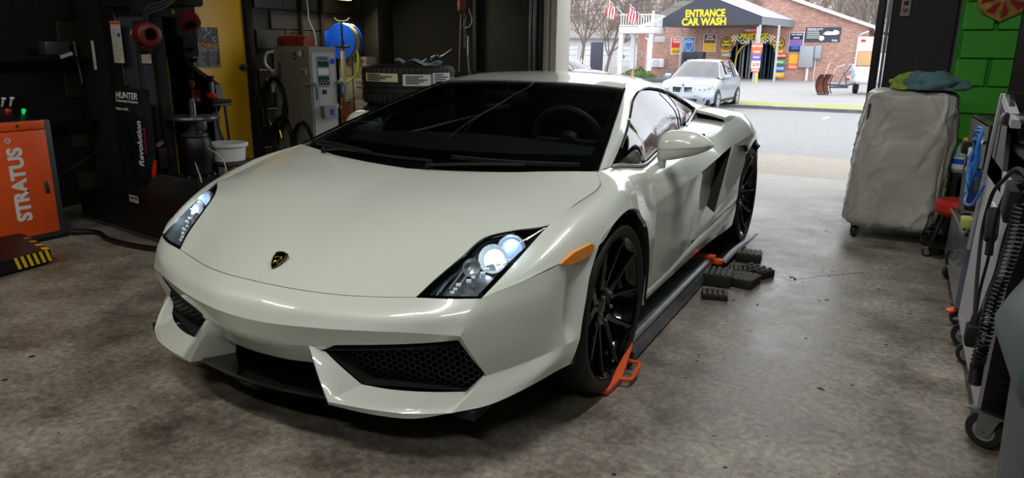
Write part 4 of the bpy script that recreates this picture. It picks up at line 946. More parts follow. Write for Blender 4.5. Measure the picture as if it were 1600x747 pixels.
# small dark machine behind: shelf lines on the far left
t3 = thing('spare_part_rack', 'dark shelf unit with a small grey box in the shadow above the orange cabinet', 'shelf', (-3.9, .75, 0))
f = MB(); f.box((-3.93, .80, .70), (.16, .9, .02)); f.box((-3.93, .80, 1.18), (.16, .9, .02)); f.box((-3.93, .36, .9), (.16, .02, 1.8)); f.box((-3.93, 1.24, .9), (.16, .02, 1.8)); f.build('frame', M['black'], t3)
t4 = thing('junction_box', 'small grey electrical box with a white tag in the dark far left corner', 'box', (-3.9, .85, 1.19))
f = MB(); f.box((-3.90, .85, 1.25), (.10, .18, .10), bev=.008); f.build('case', M['darksteel'], t4); f = MB(); f.box((-3.84, .90, 1.20), (.004, .10, .025), rx=.3); f.build('tag', M['paper'], t4)
tg = paper('hanging_label', None, (-3.80, 1.09, 1.20), .035, .22, M['paper']); tag(tg, 'narrow white and red paper label on the black machine, leftmost label', 'label')
# air hose on the floor from the base to the console
f = MB(); f.tube([(-3.16, .35, .03), (-3.05, .45, .02), (-2.8, .38, .02), (-2.5, .36, .02), (-2.2, .40, .02), (-1.9, .5, .02)], .018, 8, smooth=6)
f.tube([(-3.16, .32, .42), (-3.0, .40, .52), (-2.98, .55, .60)], .004, 5, smooth=4)
tag(f.build('air_hose', M['black']), 'black hose lying on the floor in front of the tyre changer base', 'hose')
# ---- white bucket on a stand
t = thing('bucket', 'small white plastic bucket with lid beside the tyre changer', 'bucket', (-3.0, 1.6, .38))
f = MB(); f.lathe([(.0, 0), (.128, 0), (.142, .115), (.150, .118)], (-3.0, 1.6, .385), (-3.0, 1.6, 2), 36); f.build('tub', M['plasticwhite'] if 'plasticwhite' in M else M['white'], t)
f = MB(); f.lathe([(.150, .112), (.160, .115), (.162, .135), (.150, .142), (.14, .138), (0, .138)], (-3.0, 1.6, .385), (-3.0, 1.6, 2), 36); f.build('lid', M['white'], t)
paper('label', t, (-3.04, 1.468, .44), .07, .06, pbr('pale_green_label', '#a9c4a4', .6))
t = thing('side_table', 'small black stand carrying the white bucket', 'stand', (-3.0, 1.6, 0))
f = MB(); f.box((-3.0, 1.6, .370), (.42, .38, .02), bev=.004); f.build('top', M['black'], t)
for a, b in ((-.18, -.16), (-.18, .16), (.18, -.16), (.18, .16)):
    f = MB(); f.box((-3.0+a, 1.6+b, .18), (.03, .03, .36)); f.build('leg', M['black'], t)
# ---- sign on the yellow door
t = thing('metal_sign', 'black metal sign with wrenches and mechanic hourly rates on the yellow door', 'sign', (-4.055, 2.36, 1.08))
xd, yd = (0, 1, 0), (0, 0, 1)
p = paper('plate', t, (-4.057, 2.355, 1.27), .285, .37, M['black'], xd, yd, .004)
X = -4.051
text('MECHANIC', 'lettering', pbr('sign_yellow', '#d99a16', .5), p, (X, 2.355, 1.285), xd, yd, .064, bold=.0015, squeeze=.88)
text('HOURLY RATE', 'lettering', M['paper'], p, (X, 2.355, 1.246), xd, yd, .036, bold=.0006, squeeze=.95)
for k in range(7):
    rows_of_print(p, (X-.002, 2.29, 1.222-k*.019), .10, .008, 1, M['paper'], xd, yd, seed=k); rows_of_print(p, (X-.002, 2.43, 1.222-k*.019), .11, .008, 1, M['paper'], xd, yd, seed=k+9)
f = MB()
for k in range(8): f.box((X, 2.235+k*.034, 1.092), (.001, .018, .008), rx=.5)
f.build('stripe_row', M['paper'], p)
f = MB()
for (a, b) in (((2.27, 1.34), (2.33, 1.44)), ((2.44, 1.335), (2.36, 1.43)), ((2.30, 1.345), (2.42, 1.42)), ((2.33, 1.33), (2.36, 1.44))):
    f.tube([(X, a[0], a[1]), (X, b[0], b[1])], .004, 5); f.tube([(X, b[0]+.014*math.cos(q), b[1]+.014*math.sin(q)) for q in [k*PI/5-.3 for k in range(9)]], .003, 5)
f.tube([(X, 2.45+.022*math.cos(q), 1.345+.022*math.sin(q)) for q in [k*PI/5+.3 for k in range(9)]], .005, 5)
f.build('wrench_drawing', M['paper'], p)
# ---- conduits and white cord on block wall
for y, lab in ((3.62, 'black vertical conduit on the block wall left of the white cord'), (3.94, 'black vertical conduit on the block wall right of the white cord')):
    f = MB(); f.cyl((-4.06, y, .2), (-4.06, y, 3.6), .022, 10); tag(f.build('conduit', M['matte']), lab, 'conduit')
f = MB(); f.tube([(-3.75, 3.30, 3.6), (-3.74, 3.32, 2.2), (-3.72, 3.37, 1.66), (-3.68, 3.33, 1.56), (-3.60, 3.32, 1.42), (-3.55, 3.28, 1.30)], .007, 6, smooth=6)
tag(f.build('power_cord', M['white']), 'thin white cord hanging down onto the grey nitrogen cabinet', 'cord')
# small work lamp above the shelf
t = thing('shelf_lamp', 'short lit lamp high on the left wall, seen at the top edge', 'lamp', (-3.93, 3.98, 1.81))
f = MB(); f.box((-3.95, 3.98, 1.84), (.12, .62, .05), bev=.01); f.build('housing', M['black'], t)
f = MB(); f.box((-3.93, 4.10, 1.812), (.06, .34, .010), bev=.003); f.build('diffuser', pbr('warm_lit_diffuser', '#fff0c0', .5, emit='#ffe9b0', estr=1.6), t)
ld = bpy.data.lights.new('lamp_light', 'AREA'); ld.shape = 'RECTANGLE'; ld.size = .12; ld.size_y = .8; ld.energy = 11; ld.color = (1, .86, .58)
lo = bpy.data.objects.new('lamp_light', ld); COL.objects.link(lo); lo.parent = t; lo.location = (.06, -.1, -.04); lo.rotation_euler = (0, R(-35), 0)

# ---- nitrogen cabinet
t = thing('nitrogen_generator', 'tall grey nitrogen inflator cabinet with coiled black hoses and two handles', 'machine', (-3.55, 3.2, 0))
A_ = Vector((-3.93, 3.02, 0)); 
# footprint: side face from a to b, front face from b to c
a = Vector((-3.91, 3.05, 0)); b = Vector((-3.37, 2.98, 0)); c = Vector((-3.275, 3.25, 0)); d = a+(c-b)
def pr4(pts, z0, z1): return [Vector((p.x, p.y, z0)) for p in pts], (0, 0, z1-z0)
f = MB(); f.prism(*pr4((a, b, c, d), .06, 1.29)); bd = f.build('cabinet', M['grey'], t)
fx = (c-b).normalized(); fn = fx.cross(Vector((0, 0, 1))); Z = Vector((0, 0, 1))
W_ = .473; kf = (c-b).length/W_
def F(u, z, o=0): return b+fx*u*kf+Z*z+fn*o   # u along front face
f = MB(); f.prism([F(.035, .10), F(W_-.03, .10), F(W_-.03, 1.235), F(.035, 1.235)], fn*.006); f.build('front_panel', M['lightgrey'], t)
f = MB(); f.prism([F(.12, .90, .006), F(.34, .90, .006), F(.34, 1.20, .006), F(.12, 1.20, .006)], fn*.004); sc = f.build('display', pbr('display_frame', '#6f8187', .4), t)
text('Nitrogen', 'lettering', M['print'], sc, F(.23, 1.178, .0105), fx, Z, .034, bold=.0006, squeeze=.65)
for z0, z1, mt in ((1.10, 1.15, 'screen'), (1.02, 1.085, 'paper'), (.925, 1.005, 'screen')):
    M.setdefault('screen', pbr('dark_teal_screen', '#1b3b3c', .25))
    f = MB(); f.prism([F(.135, z0, .010), F(.325, z0, .010), F(.325, z1, .010), F(.135, z1, .010)], fn*.002); f.build('screen_pane', M[mt], sc)
f = MB()
for k in range(6): f.lathe([(.006, 0), (0, .003)], F(.155+.03*k, .945+.02*(k % 2), .013), F(.155+.03*k, .945+.02*(k % 2), 1), 8)
f.build('key', M['paper'], sc)
f = MB(); f.prism([F(.19, .83, .006), F(.27, .83, .006), F(.27, .875, .006), F(.19, .875, .006)], fn*.003); f.build('name_plate', M['black'], t)
f = MB(); f.lathe([(.030, 0), (0, .002)], F(.40, 1.15, .007), F(.40, 1.15, 1), 20); f.build('round_sticker', M['blue'], t)
for pts_ in ((F(-.10, .935, .0), F(-.05, .94, .07), F(.0, .93, .10), F(.03, .89, .09), F(.035, .78, .085)), (F(W_-.01, .94, .0), F(W_+.04, .95, .05), F(W_+.09, .92, .06), F(W_+.10, .86, .06), F(W_+.10, .76, .06))):
    f = MB(); f.tube(pts_, .019, 10, smooth=5); f.build('handle', M['grey'], t)
f = MB(); f.prism([F(.14, .60, .006), F(.34, .60, .006), F(.34, .72, .006), F(.14, .72, .006)], fn*.09); h = f.build('paper_holder', M['grey'], t)
f = MB(); f.prism([F(.24, .63, .097), F(.30, .63, .097), F(.30, .69, .097), F(.24, .69, .097)], fn*.002); f.build('blue_label', M['blue'], h)
f = MB(); rn = random.Random(8)
g_ = [[F(.27+.04*i+rn.uniform(-.008, .008), .60+.035*j+rn.uniform(-.012, .012), .105+rn.uniform(0, .05)) for i in range(5)] for j in range(5)]
f.grid(patch(g_, 3, 3)); tag(f.build('plastic_bag', glassy('clear_bag', (.9, .92, .93), .12, 1.5), fix=False), 'crumpled clear plastic bag draped on the blue-labelled holder of the grey cabinet', 'bag')
sx = (b-a).normalized(); sn = Vector((0, -1, 0))
def G(u, z, o=0): return a+sx*u*1.17+Z*z+sn*o
f = MB(); f.lathe([(.036, 0), (.036, .02), (.030, .022)], G(.37, 1.22), G(.37, 1.22, 1), 20, caps=True); gg = f.build('gauge', M['chrome'], t)
f = MB(); f.lathe([(.028, 0), (0, .001)], G(.37, 1.22, .0225), G(.37, 1.22, 1), 20); f.build('gauge_dial', M['white'], gg)
f = MB(); f.box(G(.40, 1.05, .01), (.07, .02, .06), bev=.006); sw = f.build('power_switch', M['lightgrey'], t); f = MB(); f.box(G(.40, 1.05, .024), (.035, .01, .04), bev=.004); f.build('red_button', M['red'], sw)
f = MB(); f.lathe([(.02, 0), (0, .002)], G(.28, 1.22), G(.28, 1.22, 1), 14); f.lathe([(.014, 0), (0, .002)], G(.285, 1.17), G(.285, 1.17, 1), 12); f.build('vent_hole', M['matte'], t)
f = MB(); f.box(G(.07, 1.06, .012), (.03, .02, .17), bev=.004); f.box(G(.07, .99, .05), (.02, .08, .02), bev=.004); f.build('hose_bracket', M['steel'], t)
f = MB(); f.tube([G(.0, 1.24, 0), G(-.06, 1.22, .04), G(-.07, 1.12, .06), G(.03, 1.04, .06)], .014, 8, smooth=5); f.build('white_hose', M['white'], t)
rn = random.Random(3)
def coil(cu_, cz, ru, rz_, k, name):
    f = MB(); pts = []
    for i in range(k):
        for q in range(14):
            th = 2*PI*q/14; pts.append(G(cu_+rn.uniform(-.012, .012)+(ru+.012*(i % 3))*math.sin(th), cz+(rz_+.015*((i+1) % 3))*math.cos(th), .06+.012*i+rn.uniform(-.006, .006)))
    f.tube(pts, .0085, 6, smooth=2); f.build(name, M['black'], t)
coil(.05, .72, .13, .24, 5, 'coiled_hose'); coil(.12, .36, .12, .22, 4, 'coiled_hose'); coil(.40, .34, .12, .20, 4, 'coiled_hose')
f = MB(); f.cyl(G(.10, .46, .09), G(.12, .38, .09), .012, 10); f.build('brass_fitting', M['gold'] if 'gold' in M else M['chrome'], t)
paper('white_tag', t, G(.06, .88, .10), .05, .08, M['paper'], xd=sx)
for p_ in (a, b, c, d):
    q = p_.lerp((a+b+c+d)/4, .15); f = MB(); f.cyl((q.x, q.y, 0), (q.x, q.y, .06), .03, 12); f.build('foot', M['black'], t)
# ---- red toolbox on top
t = thing('toolbox', 'red metal toolbox with sloping lid on top of the grey nitrogen cabinet', 'toolbox', (-3.70, 3.2, 1.29))
T_ = Matrix.Translation((-3.72, 3.16, 1.291)) @ Matrix.Rotation(.05, 4, 'Z') @ Matrix.Diagonal((.86, .9, .92, 1))
f = MB(T_); f.prism([(-.20, -.08, 0), (-.20, .08, 0), (-.20, .08, .06), (-.20, -.08, .06)], (.40, 0, 0)); f.build('body', M['redbox'] if 'redbox' in M else pbr('red_enamel', '#8e2a18', .35, 0, .3, noise=.15, nscale=9), t)
f = MB(T_); f.prism([(-.205, -.085, .058), (-.205, .085, .058), (-.205, .05, .105), (-.205, .015, .118), (-.205, -.015, .118), (-.205, -.05, .105)], (.41, 0, 0)); f.build('lid', pbr('red_enamel_lid', '#a5412a', .28, 0, .5), t)
f = MB(T_); f.tube([(-.07, 0, .116), (-.06, 0, .135), (.06, 0, .135), (.07, 0, .116)], .006, 6, smooth=3); f.build('handle', M['darkred'], t)
f = MB(T_)
for x in (-.10, .10): f.box((x, -.088, .05), (.03, .008, .035), bev=.002)
f.build('latch', M['darkred'], t)
# ---- blue hose reel
t = thing('hose_reel', 'round blue hose reel with yellow hose on the block wall', 'hose reel', (-3.9, 4.1, 1.1))
ax = Vector((.08, -1, 0)).normalized(); rc = Vector((-3.90, 4.12, 1.355))
f = MB(); f.lathe([(0, .13), (.045, .13), (.05, .115), (.15, .112), (.195, .118), (.203, .11), (.195, .10), (.07, .10), (.07, -.02), (.195, -.02), (.203, -.03), (.195, -.04), (0, -.04)], rc-ax*.04, rc+ax, 48); f.build('drum', M['blue'], t)
for k in range(5):
    f = MB(); o = -.02+.018*k; ra = .186+.008*(k % 2); cc = rc+ax*(-.015+.02*k); e1 = Vector((0, 0, 1)); e2 = ax.cross(e1)
    f.tube([cc+(e1*math.cos(q*PI/12)+e2*math.sin(q*PI/12))*ra for q in range(24)], .011, 6, closed=True); f.build('hose_turn', M['hoseyellow'] if 'hoseyellow' in M else M.setdefault('hoseyellow', pbr('yellow_hose', '#c3a644', .5)), t)
f = MB(); f.box((-3.99, 4.22, 1.36), (.16, .05, .24), bev=.01); f.box((-4.06, 4.1, 1.38), (.03, .30, .18), bev=.004); f.build('wall_bracket', M['blue'], t)
f = MB(); f.tube([(-3.71, 4.10, 1.27), (-3.68, 4.08, 1.12), (-3.70, 4.06, 1.0), (-3.76, 4.02, .93), (-3.82, 3.98, .89)], .012, 8, smooth=6); f.build('hose_end', pbr('lime_hose', '#b6c42e', .5), t)
# ---- orange stand pole with black fork
t = thing('jack_stand_pole', 'orange upright stand with black fork in front of the blue reel', 'stand', (-3.74, 3.9, 0))
f = MB(); f.cyl((-3.745, 3.9, .05), (-3.745, 3.9, 1.28), .024, 14); f.build('tube', pbr('faded_orange_tube', '#b0501e', .45, noise=.3, nscale=9), t)
f = MB(); f.cyl((-3.745, 3.9, .80), (-3.745, 3.9, 1.25), .0255, 14); f.build('label_wrap', M['label'], t)
f = MB(); f.cyl((-3.745, 3.9, 1.25), (-3.745, 3.9, 1.52), .012, 8); f.tube([(-3.83, 3.88, 1.60), (-3.80, 3.89, 1.575), (-3.745, 3.9, 1.565), (-3.68, 3.92, 1.575), (-3.65, 3.93, 1.60)], .008, 6, smooth=3); f.cyl((-3.84, 3.9, 1.30), (-3.65, 3.9, 1.30), .012, 8); f.cyl((-3.745, 3.9, 1.5), (-3.745, 3.9, 1.57), .01, 8); f.build('fork', M['black'], t)
f = MB(); f.box((-3.745, 3.9, .03), (.26, .24, .06), bev=.01); f.build('base_plate', M['black'], t)
# ---- stacked cartons
def carton(x, y, z, w, d, h, mat, lab, col, rz=.0, words=()):
    t = thing('carton', lab, 'box', (x, y, z), 'cartons beside the hose reel')
    T = Matrix.Translation((x, y, z)) @ Matrix.Rotation(rz, 4, 'Z')
    f = MB(T); f.box((0, 0, h/2), (w, d, h), bev=.004); f.build('box', mat, t)
    f = MB(T); f.box((0, 0, h+.0005), (w*.98, .05, .001)); f.build('tape', M['label'], t)
    xd = (math.cos(rz), math.sin(rz), 0); zz = h*.78
    for s_, word in words:
        c = T @ Vector((0, -d/2-.0015, zz)); text(word, 'lettering', M['print'], t, c, xd, (0, 0, 1), s_, bold=.0008); zz -= s_*1.1
    if col:
        f = MB(T); f.box((-w*.32, -d/2-.001, h*.45), (w*.3, .002, h*.8)); f.build('colour_panel', M[col], t)
rz = .12
CXA, CYA, CXB, CYB = -3.90, 4.20, -3.712, 4.23
M['card2'] = pbr('white_carton', '#b9b4a8', .6, noise=.1, nscale=5); M['card3'] = pbr('brown_carton', '#7e6a54', .7, noise=.1, nscale=5)
carton(CXA, CYA, .0, .17, .22, .24, M['card2'], 'pale carton at the bottom left of the carton stack', None, rz)
carton(CXB, CYB, .0, .17, .22, .24, M['card3'], 'brown carton at the bottom right of the carton stack', None, rz, ((.05, 'OIL'),))
carton(CXA, CYA, .242, .17, .22, .24, M['card3'], 'brown carton second from the floor on the left of the stack', None, rz, ((.05, 'CASE'),))
carton(CXB, CYB, .242, .17, .22, .24, M['card2'], 'pale carton second from the floor on the right of the stack', None, rz)
carton(CXA, CYA, .484, .17, .22, .23, M['card3'], 'brown carton with dark print below the blue and white carton', None, rz, ((.055, 'CASE'), (.03, '6 x 5 QT')))
carton(CXB, CYB, .484, .17, .22, .23, M['card2'], 'white carton to the right below the black-lettered carton', None, rz)
carton(CXA, CYA, .716, .17, .22, .24, M['card2'], 'white carton with a blue panel behind the orange stand', 'blue', rz, ((.05, 'OIL'), (.03, 'SAE')))
carton(CXB, CYB, .716, .17, .22, .24, M['card2'], 'white carton with black bottle print right of the blue panel carton', None, rz, ((.05, 'CASE'), (.03, 'MOTOR')))
carton(CXA, CYA, .958, .17, .22, .23, M['card'], 'cream carton lettered 0W-20 at the top left of the stack', None, rz, ((.04, 'OW-20'), (.05, 'OW-20')))
carton(CXB, CYB, .958, .17, .22, .23, M['card'], 'cream carton lettered 5W-30 at the top right of the stack', None, rz, ((.045, '5W-30'), (.04, 'SAE')))

# ---- stack of tyres
def tyre(x, y, z, lab, R_=.35, h=.245, rot=0):
    t = thing('tire', lab, 'tyre', (x, y, z), 'stacked tyres behind the car')
    f = MB(); pr_ = [(.245, .035), (.25, .02), (.27, .008), (.31, .0), (R_-.02, .008), (R_-.006, .02), (R_, .04)]
    for g in (.30, .44, .58, .72): pr_ += [(R_, h*g-.006), (R_-.009, h*g-.004), (R_-.009, h*g+.004), (R_, h*g+.006)]
    pr_ += [(R_, h-.04), (R_-.006, h-.02), (R_-.02, h-.008), (.31, h), (.27, h-.008), (.25, h-.02), (.245, h-.035), (.30, h-.05), (.32, h*.5), (.30, .05), (.245, .035)]
    f.lathe(pr_, (x, y, z), (x, y, z+1), 144); f.bm.verts.ensure_lookup_table()
    for j, (r_, zz) in enumerate(pr_):
        if r_ >= R_-.0065 and (zz < h*.28 or zz > h*.74):
            for i in range(0, 144, 3):
                v = f.bm.verts[j*144+i]; d_ = Vector((v.co.x-x, v.co.y-y, 0)).normalized(); v.co -= d_*.009
    f.build('casing', M['rubber'], t, ang=25); return t
tx, ty = -1.56, 2.12
for k in range(4):
    tt = tyre(tx, ty, k*.292, ['lowest tyre of the stack seen through the car windows', 'second tyre from the floor in the stack behind the car', 'third tyre from the floor, just under the labelled one', 'top tyre of the stack, wearing pale and white paper labels'][k], h=.285)
    def wrap(a0, a1, z0, z1, mat, lines=3):
        f = MB(); n_ = 8; r_ = .352
        f.grid([[Vector((tx+r_*math.cos(a0+(a1-a0)*i/n_), ty+r_*math.sin(a0+(a1-a0)*i/n_), z)) for i in range(n_+1)] for z in (z0, z1)])
        o = f.build('paper_label', mat, tt, fix=False)
        f = MB(); r_ = .3535
        for q in range(lines):
            zz = z0+(z1-z0)*(.2+.62*q/max(lines-1, 1)); b0 = a0+(a1-a0)*.10; b1 = a0+(a1-a0)*(.55+.3*((q*7) % 3)/2)
            f.grid([[Vector((tx+r_*math.cos(b0+(b1-b0)*i/5), ty+r_*math.sin(b0+(b1-b0)*i/5), z)) for i in range(6)] for z in (zz-.004, zz+.004)])
        f.build('print_lines', M['print'], o, fix=False)
    if k == 3: wrap(-2.02, -1.16, 1.045, 1.105, M['label'], 4); wrap(-1.06, -.46, 1.02, 1.10, M['paper'], 5); wrap(-.43, .10, 1.03, 1.11, M['paper'], 4)
    if k == 1: wrap(-1.9, -1.6, .40, .50, M['paper'], 3)
t = thing('glove', 'crumpled pale blue glove lying on the top tyre', 'glove', (-1.42, 2.1, 1.165))
f = MB(); f.grid(patch([[Vector((-1.50+.06*i, 2.0+.05*j, 1.165+.035*math.sin(i*1.3+.5)*math.sin(j*1.1+.6)+.012)) for i in range(5)] for j in range(4)], 4, 4))
f.tube([(-1.52, 2.02, 1.175), (-1.56, 2.0, 1.20), (-1.58, 1.98, 1.195)], [.014, .012, .008], 7, smooth=3); f.tube([(-1.27, 2.04, 1.18), (-1.22, 2.02, 1.185), (-1.19, 2.0, 1.178)], [.014, .012, .008], 7, smooth=3)
f.build('glove_cloth', pbr('pale_blue_cloth', '#7d97a4', .8, noise=.2, nscale=20), t, fix=False)
# ---- tool arm machine and chain hoist beside the door
t = thing('wheel_balancer', 'dark wheel service machine with an angled arm behind the tyre stack', 'machine', (-2.5, 4.35, 0))
f = MB(); f.box((-2.55, 4.4, .48), (.75, .45, .96), bev=.05); f.box((-2.55, 4.45, 1.0), (.6, .3, .10), bev=.03); f.build('cabinet', M['matte'], t)
f = MB(); f.tube([(-2.95, 4.25, 1.08), (-2.80, 4.23, 1.16), (-2.60, 4.2, 1.22), (-2.50, 4.2, 1.28)], .018, 8, smooth=4); f.tube([(-2.36, 4.3, 1.42), (-2.33, 4.25, 1.2), (-2.28, 4.2, 1.0)], .012, 6, smooth=3); f.build('arm', M['darksteel'], t)
f = MB(); f.box((-2.86, 4.2, 1.14), (.12, .04, .05), ry=-.5, bev=.008); f.box((-2.72, 4.2, 1.20), (.10, .04, .04), ry=-.4, bev=.008); f.build('clamp', M['steel'], t)
t = thing('chain_hoist', 'dark red hoist hanging on a steel chain left of the door frame', 'hoist', (-2.60, 4.6, 1.7))
f = MB(); f.box((-2.62, 4.6, 1.78), (.10, .09, .20), bev=.03); f.build('hoist_body', M['darkred'], t)
for k in range(9):
    z = 1.66-.042*k; f = MB(); a_, b_2 = (.014, .0) if k % 2 else (0, .014)
    f.tube([(-2.59+a_*math.cos(q), 4.6+b_2*math.cos(q), z+.026*math.sin(q)) for q in [i*PI/5 for i in range(10)]], .0045, 5, closed=True); f.build('chain_link', M['steel'], t)
f = MB(); f.tube([(-2.54, 4.6, 1.72), (-2.50, 4.6, 1.58), (-2.55, 4.6, 1.52), (-2.60, 4.6, 1.52), (-2.60, 4.6, 1.60)], .005, 6, smooth=4); f.tube([(-2.64, 4.6, 1.66), (-2.66, 4.6, 1.3), (-2.67, 4.6, 1.05)], .004, 5, smooth=3); f.build('cable', M['lightgrey'], t)
f = MB(); f.tube([(-2.62, 4.6, 1.88), (-2.62, 4.6, 3.69)], .006, 6); f.build('suspension_rod', M['steel'], t)
# ================================================================ lift pad under the car and floor items
t = thing('scissor_lift', 'low grey steel lift platform with rounded bright edge under the car sills', 'lift', (0, 1.0, 0))
for s in (1, -1):
    f = MB(); sec = [(.60, .015), (.60, .098), (.61, .104), (.875, .104), (.905, .098), (.915, .085), (.925, .03), (.925, .015)]
    f.prism([(s*x, .21, z) for x, z in sec], (0, 1.46, 0)); f.build('platform', M['liftsteel'], t, ang=50)
    f = MB(); f.tube([(s*.912, .212, .094), (s*.912, 1.668, .094)], .006, 6); f.build('edge_bead', M['steel'], t)
    f = MB(); f.prism([(s*x, 1.675, z) for x, z in ((.62, .02), (.62, .096), (.90, .096), (.92, .02))], (0, .03, 0)); f.box((s*.93, 1.71, .085), (.09, .05, .03), bev=.006); f.box((s*.80, 1.70, .11), (.26, .05, .02), bev=.004); f.build('end_bracket', M['orange'], t)
    f = MB(); f.prism([(s*.86, .185, .10), (s*.935, .205, .10), (s*.945, .06, .012), (s*.935, -.075, .008), (s*.86, -.085, .008), (s*.86, .06, .012)], (0, 0, .018)); f.prism([(s*.60, .20, .02), (s*.92, .20, .02), (s*.92, .20, .095), (s*.60, .20, .095)], (0, .012, 0))
    f.build('wheel_stop', M['orange'], t)
    f = MB(); f.tube([(s*.935, .165, .055), (s*.975, .165, .055), (s*.985, .155, .052), (s*.985, .055, .030), (s*.975, .045, .028), (s*.935, .045, .028)], .008, 8); f.build('pull_handle', M['orange'], t)
    f = MB(); f.box((s*.935, .215, .055), (.02, .03, .05), bev=.004); f.build('latch_bolt', M['darksteel'], t)
# black plate under the rear wheel with raised edge
t = thing('rear_ramp_plate', 'black rubber plate with upturned edge under the rear wheel', 'plate', (.8, 2.3, 0))
f = MB(); f.prism([(.55, 1.76, .03), (.93, 1.78, .03), (1.0, 2.30, .03), (.96, 2.50, .03), (.55, 2.55, .03)], (0, 0, .012)); f.prism([(.55, 1.80, .0), (.90, 1.80, .0), (.96, 2.48, .0), (.55, 2.5, .0)], (0, 0, .03)); f.build('plate', M['black'], t)
f = MB(); f.grid(patch([[(.935,1.86,.05),(.95,2.1,.07),(.985,2.30,.085),(1.02,2.52,.095)],[(.965,1.86,.035),(.985,2.1,.055),(1.015,2.30,.072),(1.04,2.52,.088)],[(.945,1.86,.02),(.965,2.1,.03),(.99,2.30,.05),(1.02,2.52,.075)]], 3, 4)); f.build('edge_flap', M['darksteel'], t, fix=False)
# ---- rubber blocks
def pad(x, y, z, w, d, h, rz, kind, lab):
    t = thing('rubber_block', lab, 'rubber block', (x, y, z), 'rubber lift blocks')
    T = Matrix.Translation((x, y, z)) @ Matrix.Rotation(rz, 4, 'Z')
    f = MB(T); f.box((0, 0, h/2-.002), (w, d, h-.004), bev=.004); f.build('block', M['rubber'], t)
    f = MB(T); g = .012
    if kind == 'squares':
        nx, ny = 5, 4
        for i in range(nx):
            for j in range(ny): f.box((-w/2+w*(i+.5)/nx, -d/2+d*(j+.5)/ny, h+.001), (w/nx-g, d/ny-g, .008), bev=.002, seg=1)
    elif kind == 'diamond':
        for i in range(-4, 5):
            for sg in (1, -1):
                c = i*w/5.; L = min(w, d)*.98
                a = Vector((max(-w/2, min(w/2, c-d/2*sg)), -d/2, h)); 
                p0 = (c-sg*d/2, -d/2); p1 = (c+sg*d/2, d/2)
                def clip(p, q):
                    if p[0] < -w/2: tt = (-w/2-p[0])/(q[0]-p[0]); return (-w/2, p[1]+(q[1]-p[1])*tt)
                    if p[0] > w/2: tt = (w/2-p[0])/(q[0]-p[0]); return (w/2, p[1]+(q[1]-p[1])*tt)
                    return p
                if min(p0[0], p1[0]) > w/2-.01 or max(p0[0], p1[0]) < -w/2+.01: continue
                q0 = clip(p0, p1); q1 = clip(p1, p0); f.tube([(q0[0], q0[1], h), (q1[0], q1[1], h)], .0035, 4)
    else:
        for i in range(4):
            for j in range(3): f.lathe([(.012, 0), (.012, .007), (.007, .008), (.007, -.001)], (-w/2+w*(i+.5)/4, -d/2+d*(j+.5)/3, h-.001), (-w/2+w*(i+.5)/4, -d/2+d*(j+.5)/3, 1), 12)
    f.build('tread_'+{'squares': 'squares', 'diamond': 'ribs', 'holes': 'rings'}[kind], M['rubpad'], t)
M['rubpad'] = pbr('worn_rubber', '#62605a', .6, noise=.3, nscale=30)
pad(1.025, 1.30, 0, .135, .12, .032, .25, 'squares', 'flat black rubber block lying apart in front of the others')
pad(.985, 1.555, 0, .155, .17, .072, .10, 'squares', 'thick black rubber block with square studs against the lift end')
pad(1.115, 1.605, 0, .15, .17, .052, -.15, 'diamond', 'black rubber block with diamond ribs right of the thick studded block')
pad(1.150, 1.83, 0, .17, .12, .048, -.45, 'holes', 'black rubber block with round holes, rightmost of the pile')
pad(1.06, 1.81, 0, .13, .12, .040, .2, 'squares', 'black rubber block wedged between the holed block and the lift end')
pad(1.055, 2.12, 0, .15, .13, .06, .1, 'squares', 'black rubber block farthest back, near the rear wheel')
# small litter flecks
f = MB(); rn = random.Random(5)
for k in range(90):
    x, y = rn.uniform(-2.6, 2.1), rn.uniform(-2.0, 4.0)
    if abs(x) < 1.0 and y > -1.1: continue
    s_ = rn.uniform(.002, .006); f.box((x, y, .0015), (s_, s_*rn.uniform(.4, 1), .002), rz=rn.uniform(0, 3))
f2 = MB()
for k in range(260):
    x, y = rn.uniform(-2.4, 2.15), rn.uniform(-1.9, 3.6)
    if abs(x) < 1.05 and y > -1.15: continue
    n_ = 6; s_ = rn.uniform(.003, .010)*(1.6 if rn.random() < .12 else 1); a0 = rn.uniform(0, 3); el = rn.uniform(.25, .8)
    P = []
    for q in range(n_):
        u = s_*math.cos(q*2*PI/n_)*rn.uniform(.6, 1.3); v = s_*el*math.sin(q*2*PI/n_)*rn.uniform(.6, 1.3); P.append((x+u*math.cos(a0)-v*math.sin(a0), y+u*math.sin(a0)+v*math.cos(a0), .0006))
    f2.prism(P, (0, 0, .0008))
g2_ = f2.build('floor_pits', pbr('dark_floor_pit', '#2c2925', .9), fix=True); tag(g2_, 'small dark chips and pits dotted over the concrete floor', 'debris', kind='stuff')
gr = f.build('floor_grit', pbr('pale_grit', '#8f8a78', .8)); tag(gr, 'tiny pale and dark grit scattered on the concrete floor', 'debris', kind='stuff')

